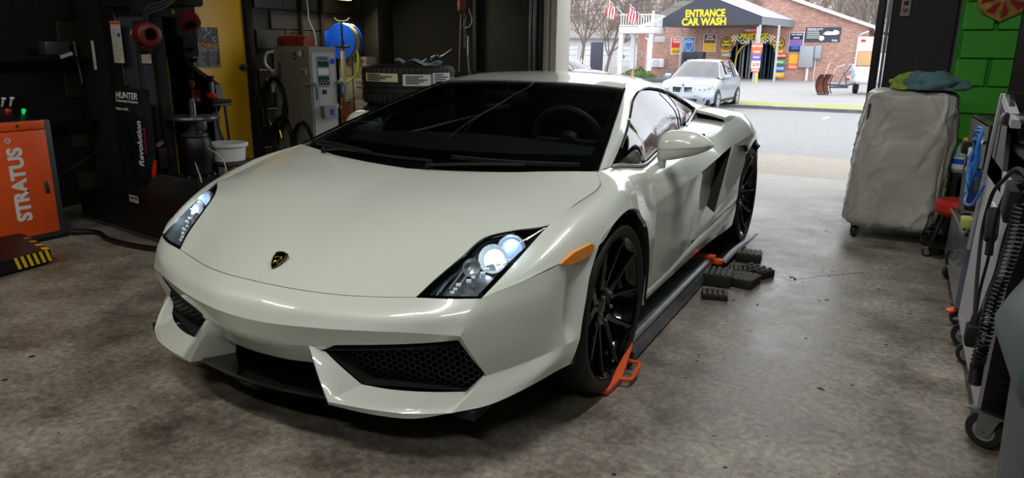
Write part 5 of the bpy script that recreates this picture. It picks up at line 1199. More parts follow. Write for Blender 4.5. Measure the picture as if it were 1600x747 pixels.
# ================================================================ right side
# ---- covered tool cart
t = thing('covered_cart', 'tall rolling cart under a wrinkled grey fabric cover beside the doorway', 'cart', (1.84, 3.42, 0))
rn = random.Random(11)
def ring(z, x0, x1, y0, y1, rad, wob, ph):
    pts = []; n_ = 220
    for k in range(n_):
        th = 2*PI*k/n_; c_, s_ = math.cos(th), math.sin(th)
        px_ = math.copysign(abs(c_)**rad, c_); py_ = math.copysign(abs(s_)**rad, s_)
        w = wob*(math.sin(th*5+ph)*.5+math.sin(th*9-ph*2.1+z*4)*.35+math.sin(th*17+ph*3+z*7)*.22)
        w += wob*.9*math.sin(z*13+th*3+1.5*math.sin(th*4))*math.exp(-abs(z-.75)*2)
        pts.append(Vector(((x0+x1)/2+px_*(x1-x0)/2*(1+w), (y0+y1)/2+py_*(y1-y0)/2*(1+w), z+wob*.25*math.sin(th*7+ph))))
    return pts+[pts[0]]
prof = [(.095, 1.53, 2.10, 3.10, 3.74, .50, .018), (.12, 1.50, 2.115, 3.08, 3.76, .50, .030), (.25, 1.495, 2.125, 3.08, 3.76, .48, .032), (.42, 1.50, 2.13, 3.085, 3.75, .45, .030), (.60, 1.515, 2.135, 3.09, 3.74, .42, .028), (.75, 1.53, 2.135, 3.10, 3.73, .40, .024), (.88, 1.545, 2.13, 3.11, 3.72, .40, .020), (.97, 1.555, 2.125, 3.12, 3.71, .40, .016), (1.015, 1.565, 2.115, 3.13, 3.70, .42, .013), (1.036, 1.59, 2.09, 3.16, 3.67, .45, .010), (1.045, 1.66, 2.02, 3.25, 3.60, .5, .004)]
f = MB(); rows = [ring(z, a_, b_2, c_, d_, r_, w, z*3.1) for z, a_, b_2, c_, d_, r_, w in prof]
g_ = patch(rows, 9, 1)
nv_ = len(g_[0])-1
from mathutils import noise as mnoise
g2 = []
for r_ in g_:
    q_ = []
    for p in r_:
        # folds: ridged noise displaces the cloth
        v = mnoise.noise(Vector((p.x*5+p.y*3, p.y*5-p.z*2.5, p.z*1.3+p.x*3))); v2 = mnoise.noise(Vector((p.x*13+p.z*6, p.y*13, p.z*11-p.x*5)))
        v3 = mnoise.noise(Vector((p.x*9-p.z*2.2, p.y*9+p.z*1.5, p.z*1.1+4)))
        v4 = mnoise.noise(Vector((p.x*6+p.z*4.5, p.y*6+p.z*3, p.z*2.0-p.x*2)))
        v5 = mnoise.noise(Vector((p.x*5-p.z*5.5+9, p.y*5, p.z*3.0)))
        k_ = v*.012+v2*.002+max(0, 1-abs(v3)*6)**1.6*.013+max(0, 1-abs(v4)*11)**1.3*.006+max(0, 1-abs(v5)*12)**1.3*.006-.010
        c_ = Vector((1.83, 3.42, p.z)); d_ = (p-c_); d_.z = 0
        if d_.length > 1e-6: d_.normalize()
        q_.append(p+d_*k_*(1 if p.z < 1.02 else .3)+Vector((0, 0, .004*v2)))
    q_[-1] = q_[0]; g2.append(q_)
f.grid(g2); f.quad(*g2[-1][:-1]); cvr = f.build('fabric_cover', M['cloth_grey'], t, ang=60, fix=True)
f = MB(); f.box((1.83, 3.42, .13), (.54, .56, .05), bev=.01); f.box((1.83, 3.42, .55), (.50, .52, .8), bev=.01); f.build('cart_body', M['black'], t)
def caster(name, parent, x, y, r_=.045, rz=0, h=.115, brake=None, plate=True, w=.03):
    T = Matrix.Translation((x, y, 0)) @ Matrix.Rotation(rz, 4, 'Z')
    f = MB(T); f.lathe([(r_*.55, -w*.5), (r_*.9, -w*.5), (r_, -w*.3), (r_, w*.3), (r_*.9, w*.5), (r_*.55, w*.5)], (0, 0, r_), (0, 1, r_), 28); cs = f.build(name, M['rubber'], parent)
    f = MB(T); f.lathe([(0, -w*.52), (r_*.56, -w*.5), (r_*.56, w*.5), (0, w*.52)], (0, 0, r_), (0, 1, r_), 20); f.build('caster_hub', M['grey'], cs)
    f = MB(T)
    for s in (1, -1): f.prism([(-r_*.35, s*w*.72, r_*.8), (r_*.3, s*w*.72, r_*.8), (r_*.75, s*w*.72, h-.012), (-r_*.3, s*w*.72, h-.012)], (0, s*.003, 0))
    f.box((r_*.2, 0, h-.010), (r_*1.3, w*1.7, .008), bev=.002); f.cyl((0, -w, r_), (0, w, r_), .006, 8)
    if plate: f.box((r_*.2, 0, h), (r_*2.0, w*2.4, .006), bev=.001)
    f.build('caster_fork', M['steel'], cs)
    if brake: f = MB(T); f.box((-r_*.9, 0, r_*1.55), (r_*.9, w*1.3, .012), ry=-.35, bev=.003); f.build('brake_lever', brake, cs)
    return cs
for x, y in ((1.60, 3.17), (2.05, 3.17), (1.60, 3.66), (2.05, 3.66)): caster('caster', t, x, y, .042, rz=1.3, h=.105)
# towels
def towel(name, lab, x, y, z, pts_fn, mat):
    t = thing(name, lab, 'towel', (x, y, z)); f = MB(); f.grid(pts_fn()); f.build('cloth', mat, t, ang=80, fix=False); return t
def blob(cx, cy, cz, rx, ry, rz_, seed, amp=.22, n_=40, m_=20):
    g = []
    for j in range(m_+1):
        ph = PI*j/m_; row = []
        for i in range(n_+1):
            th = 2*PI*(i % n_)/n_
            d = Vector((math.sin(ph)*math.cos(th), math.sin(ph)*math.sin(th), math.cos(ph)))
            v = mnoise.noise(d*1.8+Vector((seed, 0, 0))); v2 = mnoise.noise(d*4.5+Vector((0, seed, 0)))
            k = 1+amp*v+amp*.5*(1-abs(v2)*3)*.5
            p = Vector((d.x*rx*k, d.y*ry*k, max(d.z*rz_*k, -rz_*.35))); row.append(Vector((cx, cy, cz+rz_*.35))+p)
        g.append(row)
    return g
towel('towel', 'lime green towel bunched on the left of the covered cart top', 1.79, 3.30, 1.045, lambda: blob(1.80, 3.30, 1.05, .115, .11, .075, 3.3, .35), M['towel_green'])
towel('towel', 'teal blue towel folded over the right of the covered cart top', 1.97, 3.28, 1.045, lambda: blob(1.955, 3.27, 1.052, .19, .15, .085, 8.1, .38), M['towel_blue'])
# ---- wall switch
t = thing('door_switch', 'small grey three-button door switch high on the dark wall right of the doorway', 'switch', (1.708, 4.99, 1.70))
f = MB(); f.box((1.708, 4.975, 1.72), (.075, .03, .22), bev=.005); sb = f.build('box', M['lightgrey'], t)
for z, m_ in ((1.78, 'black'), (1.72, 'black'), (1.66, 'red')):
    f = MB(); f.box((1.708, 4.955, z), (.035, .012, .035), bev=.004); f.build('button', M[m_], sb)
f = MB(); f.cyl((1.708, 4.98, 1.83), (1.708, 4.98, 3.6), .010, 8); f.build('conduit', M['black'], t)
# ---- shield-shaped wall plaque
t = thing('shield_plaque', 'red and gold shield-shaped plaque on the green wall, cut by the top edge', 'plaque', (2.33, 3.91, 1.7))
sh = [(2.165, 1.72), (2.17, 1.63), (2.21, 1.575), (2.27, 1.545), (2.325, 1.515), (2.375, 1.545), (2.44, 1.575), (2.49, 1.63), (2.495, 1.72), (2.49, 1.85), (2.33, 1.88), (2.17, 1.85)]
f = MB(); f.prism([(x, 3.918, z) for x, z in sh], (0, -.02, 0)); pl = f.build('gold_backing', pbr('worn_gold', '#b8964a', .3, .8, noise=.6, nscale=20), t)
f = MB(); rn = random.Random(2); c_ = Vector((2.33, 3.896, 1.68))
inn = [(c_.x+(x-c_.x)*.84, z*.0+c_.z+(z-c_.z)*.84) for x, z in sh]
k_ = len(inn)
for i in range(k_):
    a_, b_2 = inn[i], inn[(i+1) % k_]
    if i % 2 == 0: f.prism([(a_[0], 3.897, a_[1]), (b_2[0], 3.897, b_2[1]), (c_.x+(b_2[0]-c_.x)*.3, 3.897, c_.z+(b_2[1]-c_.z)*.3), (c_.x+(a_[0]-c_.x)*.3, 3.897, c_.z+(a_[1]-c_.z)*.3)], (0, -.004, 0))
f.build('red_field', pbr('deep_red_enamel', '#8c1218', .25, 0, .6), pl)
# ---- spray bottle behind
t = thing('spray_bottle', 'green spray bottle with blue and white label between cover and tool cart', 'bottle', (2.19, 3.35, .50))
f = MB(); f.lathe([(0, 0), (.052, 0), (.058, .01), (.058, .12), (.045, .165), (.02, .195), (.017, .21)], (2.195, 3.30, .505), (2.195, 3.30, 2), 24); f.build('body', pbr('translucent_green', '#7fae9a', .3), t)
f = MB(); f.grid([[Vector((2.195+.0595*math.cos(a), 3.30+.0595*math.sin(a), z)) for a in [(-2.9+.2*i) for i in range(13)]] for z in (.53, .61)]); lb = f.build('label', M['paper'], t, fix=False)
f = MB(); f.grid([[Vector((2.195+.060*math.cos(a), 3.30+.060*math.sin(a), z)) for a in [(-2.8+.2*i) for i in range(12)]] for z in (.565, .60)]); f.build('label_stripe', M['blue'], lb, fix=False)
f = MB(); f.box((2.195, 3.30, .725), (.03, .05, .03), bev=.006); f.box((2.195, 3.26, .735), (.022, .05, .02), bev=.004); f.box((2.195, 3.275, .705), (.012, .012, .05), rx=.3); f.build('trigger_head', M['hazard'], t)
t = thing('corner_shelf', 'dark low shelf unit behind the stool holding the spray bottle', 'shelf', (2.5, 3.35, 0))
f = MB(); f.box((2.45, 3.35, .49), (.60, .34, .025), bev=.004); f.box((2.17, 3.35, .24), (.03, .34, .48)); f.box((2.73, 3.35, .24), (.03, .34, .48)); f.box((2.45, 3.5, .24), (.56, .02, .48)); f.build('carcass', M['matte'], t)
# ---- red stool on creeper base
t = thing('mechanic_stool', 'low rolling stool with red padded seat and black tray base', 'stool', (2.20, 2.90, 0))
f = MB(); f.lathe([(0, .275), (.10, .275), (.135, .285), (.155, .31), (.153, .355), (.13, .378), (0, .384)], (2.21, 2.90, 0), (2.21, 2.90, 1), 40); f.build('seat', M['red'], t)
f = MB(); f.lathe([(.0, .075), (.17, .075), (.19, .08), (.20, .10), (.19, .098), (.17, .088), (0, .088)], (2.21, 2.90, 0), (2.21, 2.90, 1), 40); f.build('tray', M['black'], t)
for k in range(4):
    an = k*PI/2+.4; f = MB(); f.cyl((2.21+.10*math.cos(an), 2.90+.10*math.sin(an), .28), (2.21+.15*math.cos(an), 2.90+.15*math.sin(an), .08), .012, 8); f.build('leg', M['black'], t)
for k in range(4): an = k*PI/2+.4; caster('caster', t, 2.21+.17*math.cos(an), 2.90+.17*math.sin(an), .028, rz=1.0+k, h=.075, plate=False, w=.022)
# ---- dark diagnostic cart with scan tool
t = thing('diagnostic_cart', 'black diagnostic cart with sloping top, blue cables and dark glossy side', 'cart', (2.42, 1.95, 0))
M['cartgrey'] = pbr('glossy_dark_blue_grey', '#6a7080', .22, 0, .6, noise=.12, nscale=4)
f = MB(); f.prism([(2.13, 1.42, .10), (2.13, 2.52, .12), (2.13, 2.42, .40), (2.13, 1.42, .46)], (.55, 0, 0)); f.box((2.405, 1.95, .14), (.53, 1.0, .05)); bdy = f.build('lower_cabinet', M['cartgrey'], t)
f = MB(); f.tube([(2.115, 1.84, .285), (2.10, 1.84, .285), (2.10, 1.84, .165+.05), (2.115, 1.84, .215)], .008, 6, smooth=2); f.build('handle', M['black'], bdy)
f = MB(); f.tube([(2.125, 1.42, .465), (2.125, 2.42, .405)], .012, 8); f.build('edge_rail', M['chrome'], t)
f = MB(); f.prism([(2.15, 1.50, .44), (2.15, 2.38, .40), (2.15, 2.50, .62), (2.15, 2.55, .93), (2.15, 2.38, .955), (2.15, 1.52, .965)], (.50, 0, 0)); f.build('upper_console', M['black'], t)
f = MB(); f.prism([(2.15, 1.56, .955), (2.17, 1.56, .965), (2.17, 2.52, .945), (2.15, 2.52, .935)], (0, 0, .008)); f.box((2.142, 1.95, .875), (.012, .80, .018), rx=-.02, bev=.003); f.box((2.30, 2.0, .975), (.02, .5, .014), bev=.003); f.build('chrome_trim', M['chrome'], t)
f = MB(); f.box((2.13, 1.86, .76), (.03, .16, .12), bev=.006); sk = f.build('outlet_box', M['lightgrey'], t); f = MB(); f.box((2.112, 1.90, .75), (.01, .05, .05), bev=.002); f.build('socket', M['black'], sk)
f = MB(); f.box((2.12, 2.10, .80), (.05, .10, .06), bev=.006); f.build('black_clip', M['matte'], t)
f = MB(); f.lathe([(.03, 0), (.03, .05), (.022, .05)], (2.14, 1.66, .47), (2.14, 1.66, 1), 14); f.build('cable_reel', M['black'], t)
# blue cables: a coil hung on the console
rn = random.Random(6)
for k in range(5):
    f = MB(); cy_, cz_ = 1.24+rn.uniform(-.02, .02), .83; ra = .085+.012*k
    f.tube([(2.09+rn.uniform(-.012, .012), cy_+ra*.8*math.cos(q), cz_+ra*1.1*math.sin(q)) for q in [i*PI/7 for i in range(14)]], .0055, 6, closed=True, smooth=2); f.build('blue_cable', M['bluecable'] if 'bluecable' in M else M.setdefault('bluecable', pbr('blue_cable_sheath', '#2a6ab8', .4)), t)
f = MB(); f.tube([(2.10, 1.24, .73), (2.08, 1.22, .66), (2.10, 1.12, .66), (2.125, 1.05, .76)], .0055, 6, smooth=5); f.build('blue_cable', M['bluecable'], t)
# scan tool tablet
t = thing('scan_tool', 'black handheld scanner with blue bezel leaning on the diagnostic cart', 'scanner', (2.12, 1.75, .52))
T = Matrix.Translation((2.150, 1.33, .690)) @ Matrix.Rotation(1.25, 4, 'Z') @ Matrix.Rotation(-.10, 4, 'Y')
f = MB(T); f.box((0, 0, 0), (.035, .125, .20), bev=.014, seg=3); f.build('case', M['black'], t)
f = MB(T); f.box((-.018, 0, .01), (.006, .10, .16), bev=.003); fb = f.build('blue_face', pbr('scanner_blue', '#1c4aa0', .35), t)
f = MB(T); f.box((-.022, 0, .030), (.004, .075, .07), bev=.002); f.build('screen', pbr('grey_lcd', '#55646c', .15), fb)
f = MB(T)
for y in (-.03, .0, .03): f.box((-.022, y, -.05), (.004, .018, .014), bev=.002)
f.build('key', M['red'], fb)
# ---- rubber wedge / sponge
t = thing('sponge', 'small pale green sponge on the rail between the two carts', 'sponge', (2.13, 1.52, .47)); f = MB(); f.box((2.13, 1.55, .50), (.05, .09, .05), bev=.008); f.build('foam', pbr('pale_green_foam', '#a8b060', .9, bump=.5, bscale=200), t)
# lower casters of the diagnostic cart
dc = bpy.data.objects['diagnostic_cart']
caster('caster', dc, 2.17, 1.47, .055, rz=.5, h=.115, brake=M['orange']); caster('caster', dc, 2.17, 2.32, .055, rz=.5, h=.115); caster('caster', dc, 2.60, 1.47, .055, rz=.5, h=.115); caster('caster', dc, 2.60, 2.32, .055, rz=.5, h=.115)
# ---- near silver cart
t = thing('service_cart', 'tall near cart with silver side panel, black frame and hanging cables', 'cart', (2.4, .62, 0))
M['silver'] = pbr('silver_grey_panel', '#b3b2b8', .36, .25, noise=.06, nscale=3)
XN = 2.13
sp_ = [(.205, .12), (.20, .31), (.165, .57), (.0, .80), (-.02, .86), (1.08, .88), (1.20, .20), (1.215, .13)]
f = MB(); f.prism([(XN, y, z) for y, z in sp_], (.012, 0, 0)); f.build('side_panel', M['silver'], t)
f = MB(); f.prism([(XN+.012, y-.004, z) for y, z in sp_], (.55, 0, 0)); f.build('frame_box', M['matte'], t)
f = MB(); f.prism([(XN, .60, .80), (XN, 1.13, .80), (XN, 1.02, 1.12), (XN, .98, 1.13), (XN, .86, 1.135), (XN, .80, 1.12)], (.015, 0, 0)); f.build('upper_side', M['black'], t)
f = MB(); f.tube([(XN-.004, 1.20, .45), (XN-.004, 1.10, .80), (XN-.004, .99, 1.13)], .010, 6); f.prism([(XN-.006, .98, 1.13), (XN-.006, .60, 1.06), (XN-.006, .60, 1.03), (XN-.006, .98, 1.10)], (.03, 0, 0)); f.build('edge_trim', M['silver'], t)
f = MB(); f.box((XN+.25, .92, 1.0), (.5, .03, .28)); f.box((XN+.28, .70, .95), (.5, .5, .02)); f.build('shelf', M['matte'], t)
f = MB(); f.lathe([(.06, 0), (.07, .01), (.07, .03), (.06, .045)], (XN+.04, .72, 1.03), (XN+.04, .72, 2), 24, caps=True); f.box((XN+.04, .62, 1.06), (.05, .22, .03), rz=.2, bev=.012); f.build('black_grip', M['black'], t)
f = MB(); f.box((XN-.010, .60, .70), (.012, .10, .12), bev=.006); f.build('socket_plate', M['lightgrey'], t)
for k in range(12): f = MB(); f.box((XN+.10, .19-.0*k, .22+.030*k), (.10, .008, .008), bev=.002); f.build('vent_slat', M['black'], t)
for x, y, r_ in ((2.17, .215, .062), (2.17, 1.16, .062), (2.6, .215, .062), (2.6, 1.16, .062), (2.17, .96, .05)): caster('caster', t, x, y, r_, rz=-.5, h=.135, w=.04)
# cables hanging on the near cart
def cable(pts, r_, nm='cable', lab=None): 
    f = MB(); f.tube(pts, r_, 8, smooth=8); o = f.build(nm, M['matte'], t)
    return o
X2 = 2.09
cable([(X2, -.20, .97), (X2, .0, .965), (X2, .211, .904), (X2, .46, .80), (X2, .525, .673), (X2, .454, .549), (X2, .336, .443), (X2, .27, .39)], .0065)
cable([(X2, -.152, .949), (X2-.005, .096, .882), (X2-.005, .193, .785), (X2, .245, .648), (X2, .301, .50), (X2, .27, .40)], .0048)
cable([(X2, -.182, .928), (X2, -.088, .859), (X2, -.006, .768), (X2-.004, -.002, .67), (X2-.004, .089, .564), (X2, .24, .42)], .0048)
f = MB(); f.box((X2, .30, .74), (.035, .05, .11), rx=-.5, bev=.008); f.tube([(X2, .27, .69), (X2, .25, .65)], .012, 8); f.build('plug', M['matte'], t)
f = MB(); f.box((X2+.0, -.06, .88), (.05, .10, .10), rx=.2, bev=.010); f.build('plug', M['matte'], t)
f = MB(); f.box((X2, .275, .365), (.045, .07, .075), bev=.010); f.tube([(X2, .27, .40), (X2, .28, .44)], [.018, .010], 8); f.build('plug', M['matte'], t)
for ctl, rad, nn_ in (([(X2, -.191, .895), (X2, -.169, .804), (X2, -.115, .70), (X2, -.021, .577), (X2, .007, .466), (X2, .05, .345), (X2, .045, .284)], .017, 60), ([(X2, -.05, .65), (X2+.004, .045, .575), (X2, .045, .52), (X2, .01, .395), (X2, .075, .30)], .014, 62)):
    f = MB(); pts = []; cl = spline([Vector(p) for p in ctl], nn_)
    for k, p in enumerate(cl):
        th = k*2*PI/8.; pts.append(p+Vector((rad*math.cos(th), rad*math.sin(th), 0)))
    f.tube(pts, .0042, 5); f.build('coiled_cord', M['black'], t)
# ---- grey waste bin at the lower right corner
t = thing('waste_bin', 'grey-green plastic waste bin cut by the lower right edge', 'bin', (2.45, -.35, 0))
M['bin'] = pbr('grey_green_plastic', '#465254', .45, noise=.08, nscale=6)
def sq(x0, x1, y0, y1, z, r_=.06, n_=6):
    out = []
    for cx_, cy_, a0 in ((x1-r_, y1-r_, 0), (x0+r_, y1-r_, PI/2), (x0+r_, y0+r_, PI), (x1-r_, y0+r_, 1.5*PI)):
        for k in range(n_+1): an = a0+PI/2*k/n_; out.append(Vector((cx_+r_*math.cos(an), cy_+r_*math.sin(an), z)))
    return out+[out[0]]
f = MB(); f.grid([sq(2.145, 2.72, -.62, -.22, .0), sq(2.128, 2.76, -.66, -.18, .56)]); f.quad(*sq(2.145, 2.72, -.62, -.22, .0)[:-1]); f.build('body', M['bin'], t, fix=False)
f = MB(); f.grid([sq(2.124, 2.765, -.665, -.175, .525), sq(2.090, 2.80, -.70, -.14, .53), sq(2.080, 2.81, -.71, -.13, .555), sq(2.078, 2.81, -.71, -.13, .585), sq(2.10, 2.78, -.68, -.16, .66), sq(2.15, 2.74, -.64, -.20, .78), sq(2.18, 2.71, -.61, -.23, .80)]); f.quad(*sq(2.18, 2.71, -.61, -.23, .80)[:-1]); f.build('lid', M['bin'], t, ang=50, fix=False)
# ---- ceiling lamps
for x, y, rz_, e, lb in ((1.6, .6, PI/2, LAMPS, 'tube lamp over the car left side'), (-2.4, -2.4, 0, LAMPS*.9, 'tube lamp in the front left corner'), (.4, -2.3, 0, LAMPS*1.0, 'tube lamp in front of the car'), (1.8, -3.8, 0, LAMPS*1.1, 'tube lamp behind the camera')):
    ceiling_lamp(x, y, rz=rz_, lab='ceiling '+lb, e=e, col=(1, .90, .72) if x < -2 else (1, .985, .94))
# ================================================================ outdoors
M['asphalt'] = pbr('pale_asphalt', '#939393', .9, noise=.2, nscale=14, bump=.5, bscale=60, stretch=(1, .6, 1), spec=.2)
M['apron'] = pbr('tan_gravel_concrete', '#a0968a', .8, noise=.25, nscale=22, bump=.25, bscale=60)
M['lot'] = pbr('pale_concrete_lot', '#969493', .85, noise=.12, nscale=.35)
M['grass'] = pbr('spring_grass', '#8b9a52', .95, noise=.35, nscale=3, bump=.6, bscale=30, col2='#9c9466')
M['curb'] = pbr('dark_kerb_stone', '#56585f', .8, noise=.3, nscale=6)
M['paintw'] = pbr('worn_white_road_paint', '#e0e0e0', .7, noise=.2, nscale=10)
def gz(y):  # ground height along y outside
    P = [(5.8, 0), (7.75, -.03), (23.8, -.62), (24.3, -.50), (27, -.45), (50, -.38), (90, -.1)]
    for (a, za), (b, zb) in zip(P[:-1], P[1:]):
        if y <= b: return za+(zb-za)*(y-a)/(b-a)
    return P[-1][1]
def ground(name, x0, x1, y0, y1, mat, dz=0, ny=6):
    f = MB(); up_ = [[(x, y0+(y1-y0)*k/ny, gz(y0+(y1-y0)*k/ny)+dz) for x in (x0, (x0+x1)/2, x1)] for k in range(ny+1)]
    f.grid(up_); o = f.build(name, mat, fix=False); return struct(o)
ground('ground_apron', -9, 9, 5.78, 7.76, M['apron'])
f = MB(); f.box((0, 5.79, -.004), (7.4, .02, .006)); struct(f.build('ground_joint', pbr('joint_dirt', '#4a4438', .9)))
ground('ground_asphalt', -40, 25, 7.76, 24.0, M['asphalt'])
ground('ground_lot', -60, 40, 24.9, 90, M['lot'], 0)
f = MB(); f.box((.0, 24.15, -.60), (11.0, .18, .28), bev=.02); f.box((-25.0, 24.15, -.62), (36, .18, .1), bev=.02); kb = f.build('kerb', M['curb']); struct(kb)
f = MB(); f.grid([[(x, y, gz(24.3)+.03+.015*math.sin(x*2+y)) for x in [-4.5+.5*i for i in range(29)]] for y in (24.22, 24.8, 25.4, 26.0, 26.6)]); g_ = f.build('grass_strip', M['grass'], fix=False); tag(g_, 'narrow strip of spring grass behind the dark kerb', 'grass', kind='stuff')
f = MB(); f.grid([[(x, y, gz(y)+.002) for x in (-30, -15, -5)] for y in (24.2, 24.9)]); struct(f.build('ground_strip', M['lot'], fix=False))
for x0, x1, y0, y1, lab in ((-.14, -.03, 19.6, 23.6, 'white parking line on the asphalt nearest the cart'), (-3.35, -3.24, 21.2, 23.7, 'short white parking line just behind the car, by the kerb'), (-6.9, -6.8, 19, 23.7, 'white parking line left of the silver utility vehicle')):
    f = MB(); f.grid([[(x0, y, gz(y)+.004), (x1, y, gz(y)+.004)] for y in (y0, (y0+y1)/2, y1)]); tag(f.build('parking_line', M['paintw'], fix=False), lab, 'road marking', 'parking lines')
f = MB(); f.grid([[(x-0.5*(39-y)/3, y, gz(y)+.004) for x in (-7.2, -7.05)] for y in (33, 36, 39, 42)]); tag(f.build('parking_line', pbr('yellow_road_paint', '#c8b878', .7), fix=False), 'thin pale yellow line on the lot before the wash entrance', 'road marking', 'parking lines')

# ---- brick car wash
def brick_mat():
    m = bpy.data.materials.new('red_brick'); m.use_nodes = True; n = m.node_tree; b = n.nodes['Principled BSDF']
    t = n.nodes.new('ShaderNodeTexCoord'); mp = n.nodes.new('ShaderNodeMapping'); mp.inputs['Rotation'].default_value = (R(90), 0, 0)
    br = n.nodes.new('ShaderNodeTexBrick'); br.inputs['Scale'].default_value = 1.0
    br.inputs['Brick Width'].default_value = .30; br.inputs['Row Height'].default_value = .10; br.inputs['Mortar Size'].default_value = .010
    br.inputs['Color1'].default_value = lin('#b0796b'); br.inputs['Color2'].default_value = lin('#8e5f52'); br.inputs['Mortar'].default_value = lin('#bfb2a8')
    nz_ = n.nodes.new('ShaderNodeTexNoise'); nz_.inputs['Scale'].default_value = 3.0; nz_.inputs['Detail'].default_value = 3
    mp2 = n.nodes.new('ShaderNodeMapping'); mp2.inputs['Scale'].default_value = (1.2, 1, 4)
    mx_ = n.nodes.new('ShaderNodeMixRGB'); mx_.blend_type = 'MIX'; rr = n.nodes.new('ShaderNodeValToRGB')
    rr.color_ramp.elements[0].position = .56; rr.color_ramp.elements[0].color = (0, 0, 0, 1); rr.color_ramp.elements[1].position = .64; rr.color_ramp.elements[1].color = (.75, .75, .75, 1)
    mx_.inputs[2].default_value = lin('#bca79c')
    n.links.new(t.outputs['Object'], mp.inputs['Vector']); n.links.new(mp.outputs[0], br.inputs['Vector']); n.links.new(t.outputs['Object'], mp2.inputs['Vector']); n.links.new(mp2.outputs[0], nz_.inputs['Vector'])
    n.links.new(nz_.outputs['Fac'], rr.inputs['Fac']); n.links.new(rr.outputs['Color'], mx_.inputs[0]); n.links.new(br.outputs['Color'], mx_.inputs[1]); n.links.new(mx_.outputs[0], b.inputs['Base Color'])
    b.inputs['Roughness'].default_value = .85; return m
M['brick'] = brick_mat()
M['trimw'] = pbr('white_trim_paint', '#d6d8dc', .6); M['shingle'] = pbr('grey_shingles', '#8b8784', .9, noise=.25, nscale=4)
M['metalg'] = pbr('grey_enclosure', '#9aa0a8', .5); M['awning'] = pbr('dark_slate_awning', '#3a3d4a', .7)
M['awn_y'] = pbr('awning_yellow_letters', '#f0d818', .6)
bd = thing('car_wash_building', 'brick car wash building with sloping roof and tunnel entrance', 'building', (-8, 50, -.4))
BY = 50.0
f = MB()
# front wall with arched opening (x -9.1..-6.0), gable to the left
top_ = lambda x: 5.58-(.356*(x+7.6) if x > -7.6 else .315*(-7.6-x))
f.prism([(-15.3, BY, -.6), (-9.15, BY, -.6), (-9.15, BY, top_(-9.15)), (-15.3, BY, top_(-15.3))], (0, .3, 0))
f.prism([(-6.0, BY, -.6), (-.55, BY, -.6), (-.55, BY, top_(-.55)), (-6.0, BY, top_(-6.0))], (0, .3, 0))
arch = [(-9.15, 1.25), (-8.95, 1.75), (-8.5, 2.1), (-7.6, 2.25), (-6.8, 2.12), (-6.3, 1.8), (-6.0, 1.3)]
for a, b in zip(arch[:-1], arch[1:]): f.prism([(a[0], BY, a[1]), (b[0], BY, b[1]), (b[0], BY, top_(b[0])), (a[0], BY, top_(a[0]))], (0, .3, 0))
f.prism([(-.55, BY+.31, -.6), (-.55, BY+14, -.6), (-.55, BY+14, 2.95), (-.55, BY+.31, 2.95)], (-.3, 0, 0))
f.prism([(-15.3, BY+.31, -.6), (-15.3, BY+14, -.6), (-15.3, BY+14, 3.1), (-15.3, BY+.31, 3.1)], (.3, 0, 0))
f.build('wall', M['brick'], bd, ang=20)
f = MB(); f.prism([(-7.6, BY-.35, 5.55), (-.1, BY-.35, 2.88), (-.1, BY-.35, 3.08), (-7.6, BY-.35, 5.78)], (0, .12, 0)); f.prism([(-7.6, BY-.35, 5.55), (-15.7, BY-.35, 3.0), (-15.7, BY-.35, 3.2), (-7.6, BY-.35, 5.78)], (0, .12, 0)); f.prism([(-.25, BY-.35, 2.82), (-.05, BY-.35, 2.75), (-.05, BY+14, 2.75), (-.25, BY+14, 2.82)], (0, 0, .12)); f.build('fascia', M['trimw'], bd)
f = MB(); f.grid([[(-15.7, BY-.3, 3.2), (-7.6, BY-.3, 5.76), (-.05, BY-.3, 3.05)], [(-15.7, BY+14, 3.2), (-7.6, BY+14, 5.76), (-.05, BY+14, 3.05)]]); f.build('roof', M['shingle'], bd, fix=False, ang=10)
f = MB(); f.grid([[(1.8, BY+.2, 2.4), (-.5, BY+.2, 2.95)], [(1.8, BY+9, 2.4), (-.5, BY+9, 2.95)]]); f.build('side_roof', M['shingle'], bd, fix=False)
f = MB(); f.prism([(-9.15, BY+.3, -.5), (-6.0, BY+.3, -.5), (-6.0, BY+.3, 2.3), (-9.15, BY+.3, 2.3)], (0, .02, 0)); f.bm.free(); f = MB()
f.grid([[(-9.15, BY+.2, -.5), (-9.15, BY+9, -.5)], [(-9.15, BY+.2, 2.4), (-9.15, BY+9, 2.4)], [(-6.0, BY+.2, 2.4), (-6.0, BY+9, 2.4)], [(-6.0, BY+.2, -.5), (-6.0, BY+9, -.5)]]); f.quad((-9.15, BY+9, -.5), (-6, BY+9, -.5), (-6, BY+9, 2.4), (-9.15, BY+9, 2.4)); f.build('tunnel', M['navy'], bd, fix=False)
M['stripblue'] = pbr('blue_wash_curtain', '#24506a', .6, noise=.4, nscale=3)
for k in range(12):
    x = -8.9+k*.25; mt = M['stripblue'] if x > -7.4 else M['metalg']
    f = MB(); f.box((x, BY+1.2+.3*(k % 2), .9), (.12, .08, 2.5), bev=.02); f.build('wash_curtain_strip', mt, bd)
f = MB(); f.tube([(-8.75, BY+.6, -.4), (-8.75, BY+.6, 1.2), (-8.4, BY+.6, 1.8), (-8.1, BY+.6, 2.0)], .06, 8, smooth=3); f.box((-8.6, BY-.3, -.35), (.9, .08, .10)); f.build('yellow_guide_rail', M['hazard'], bd)
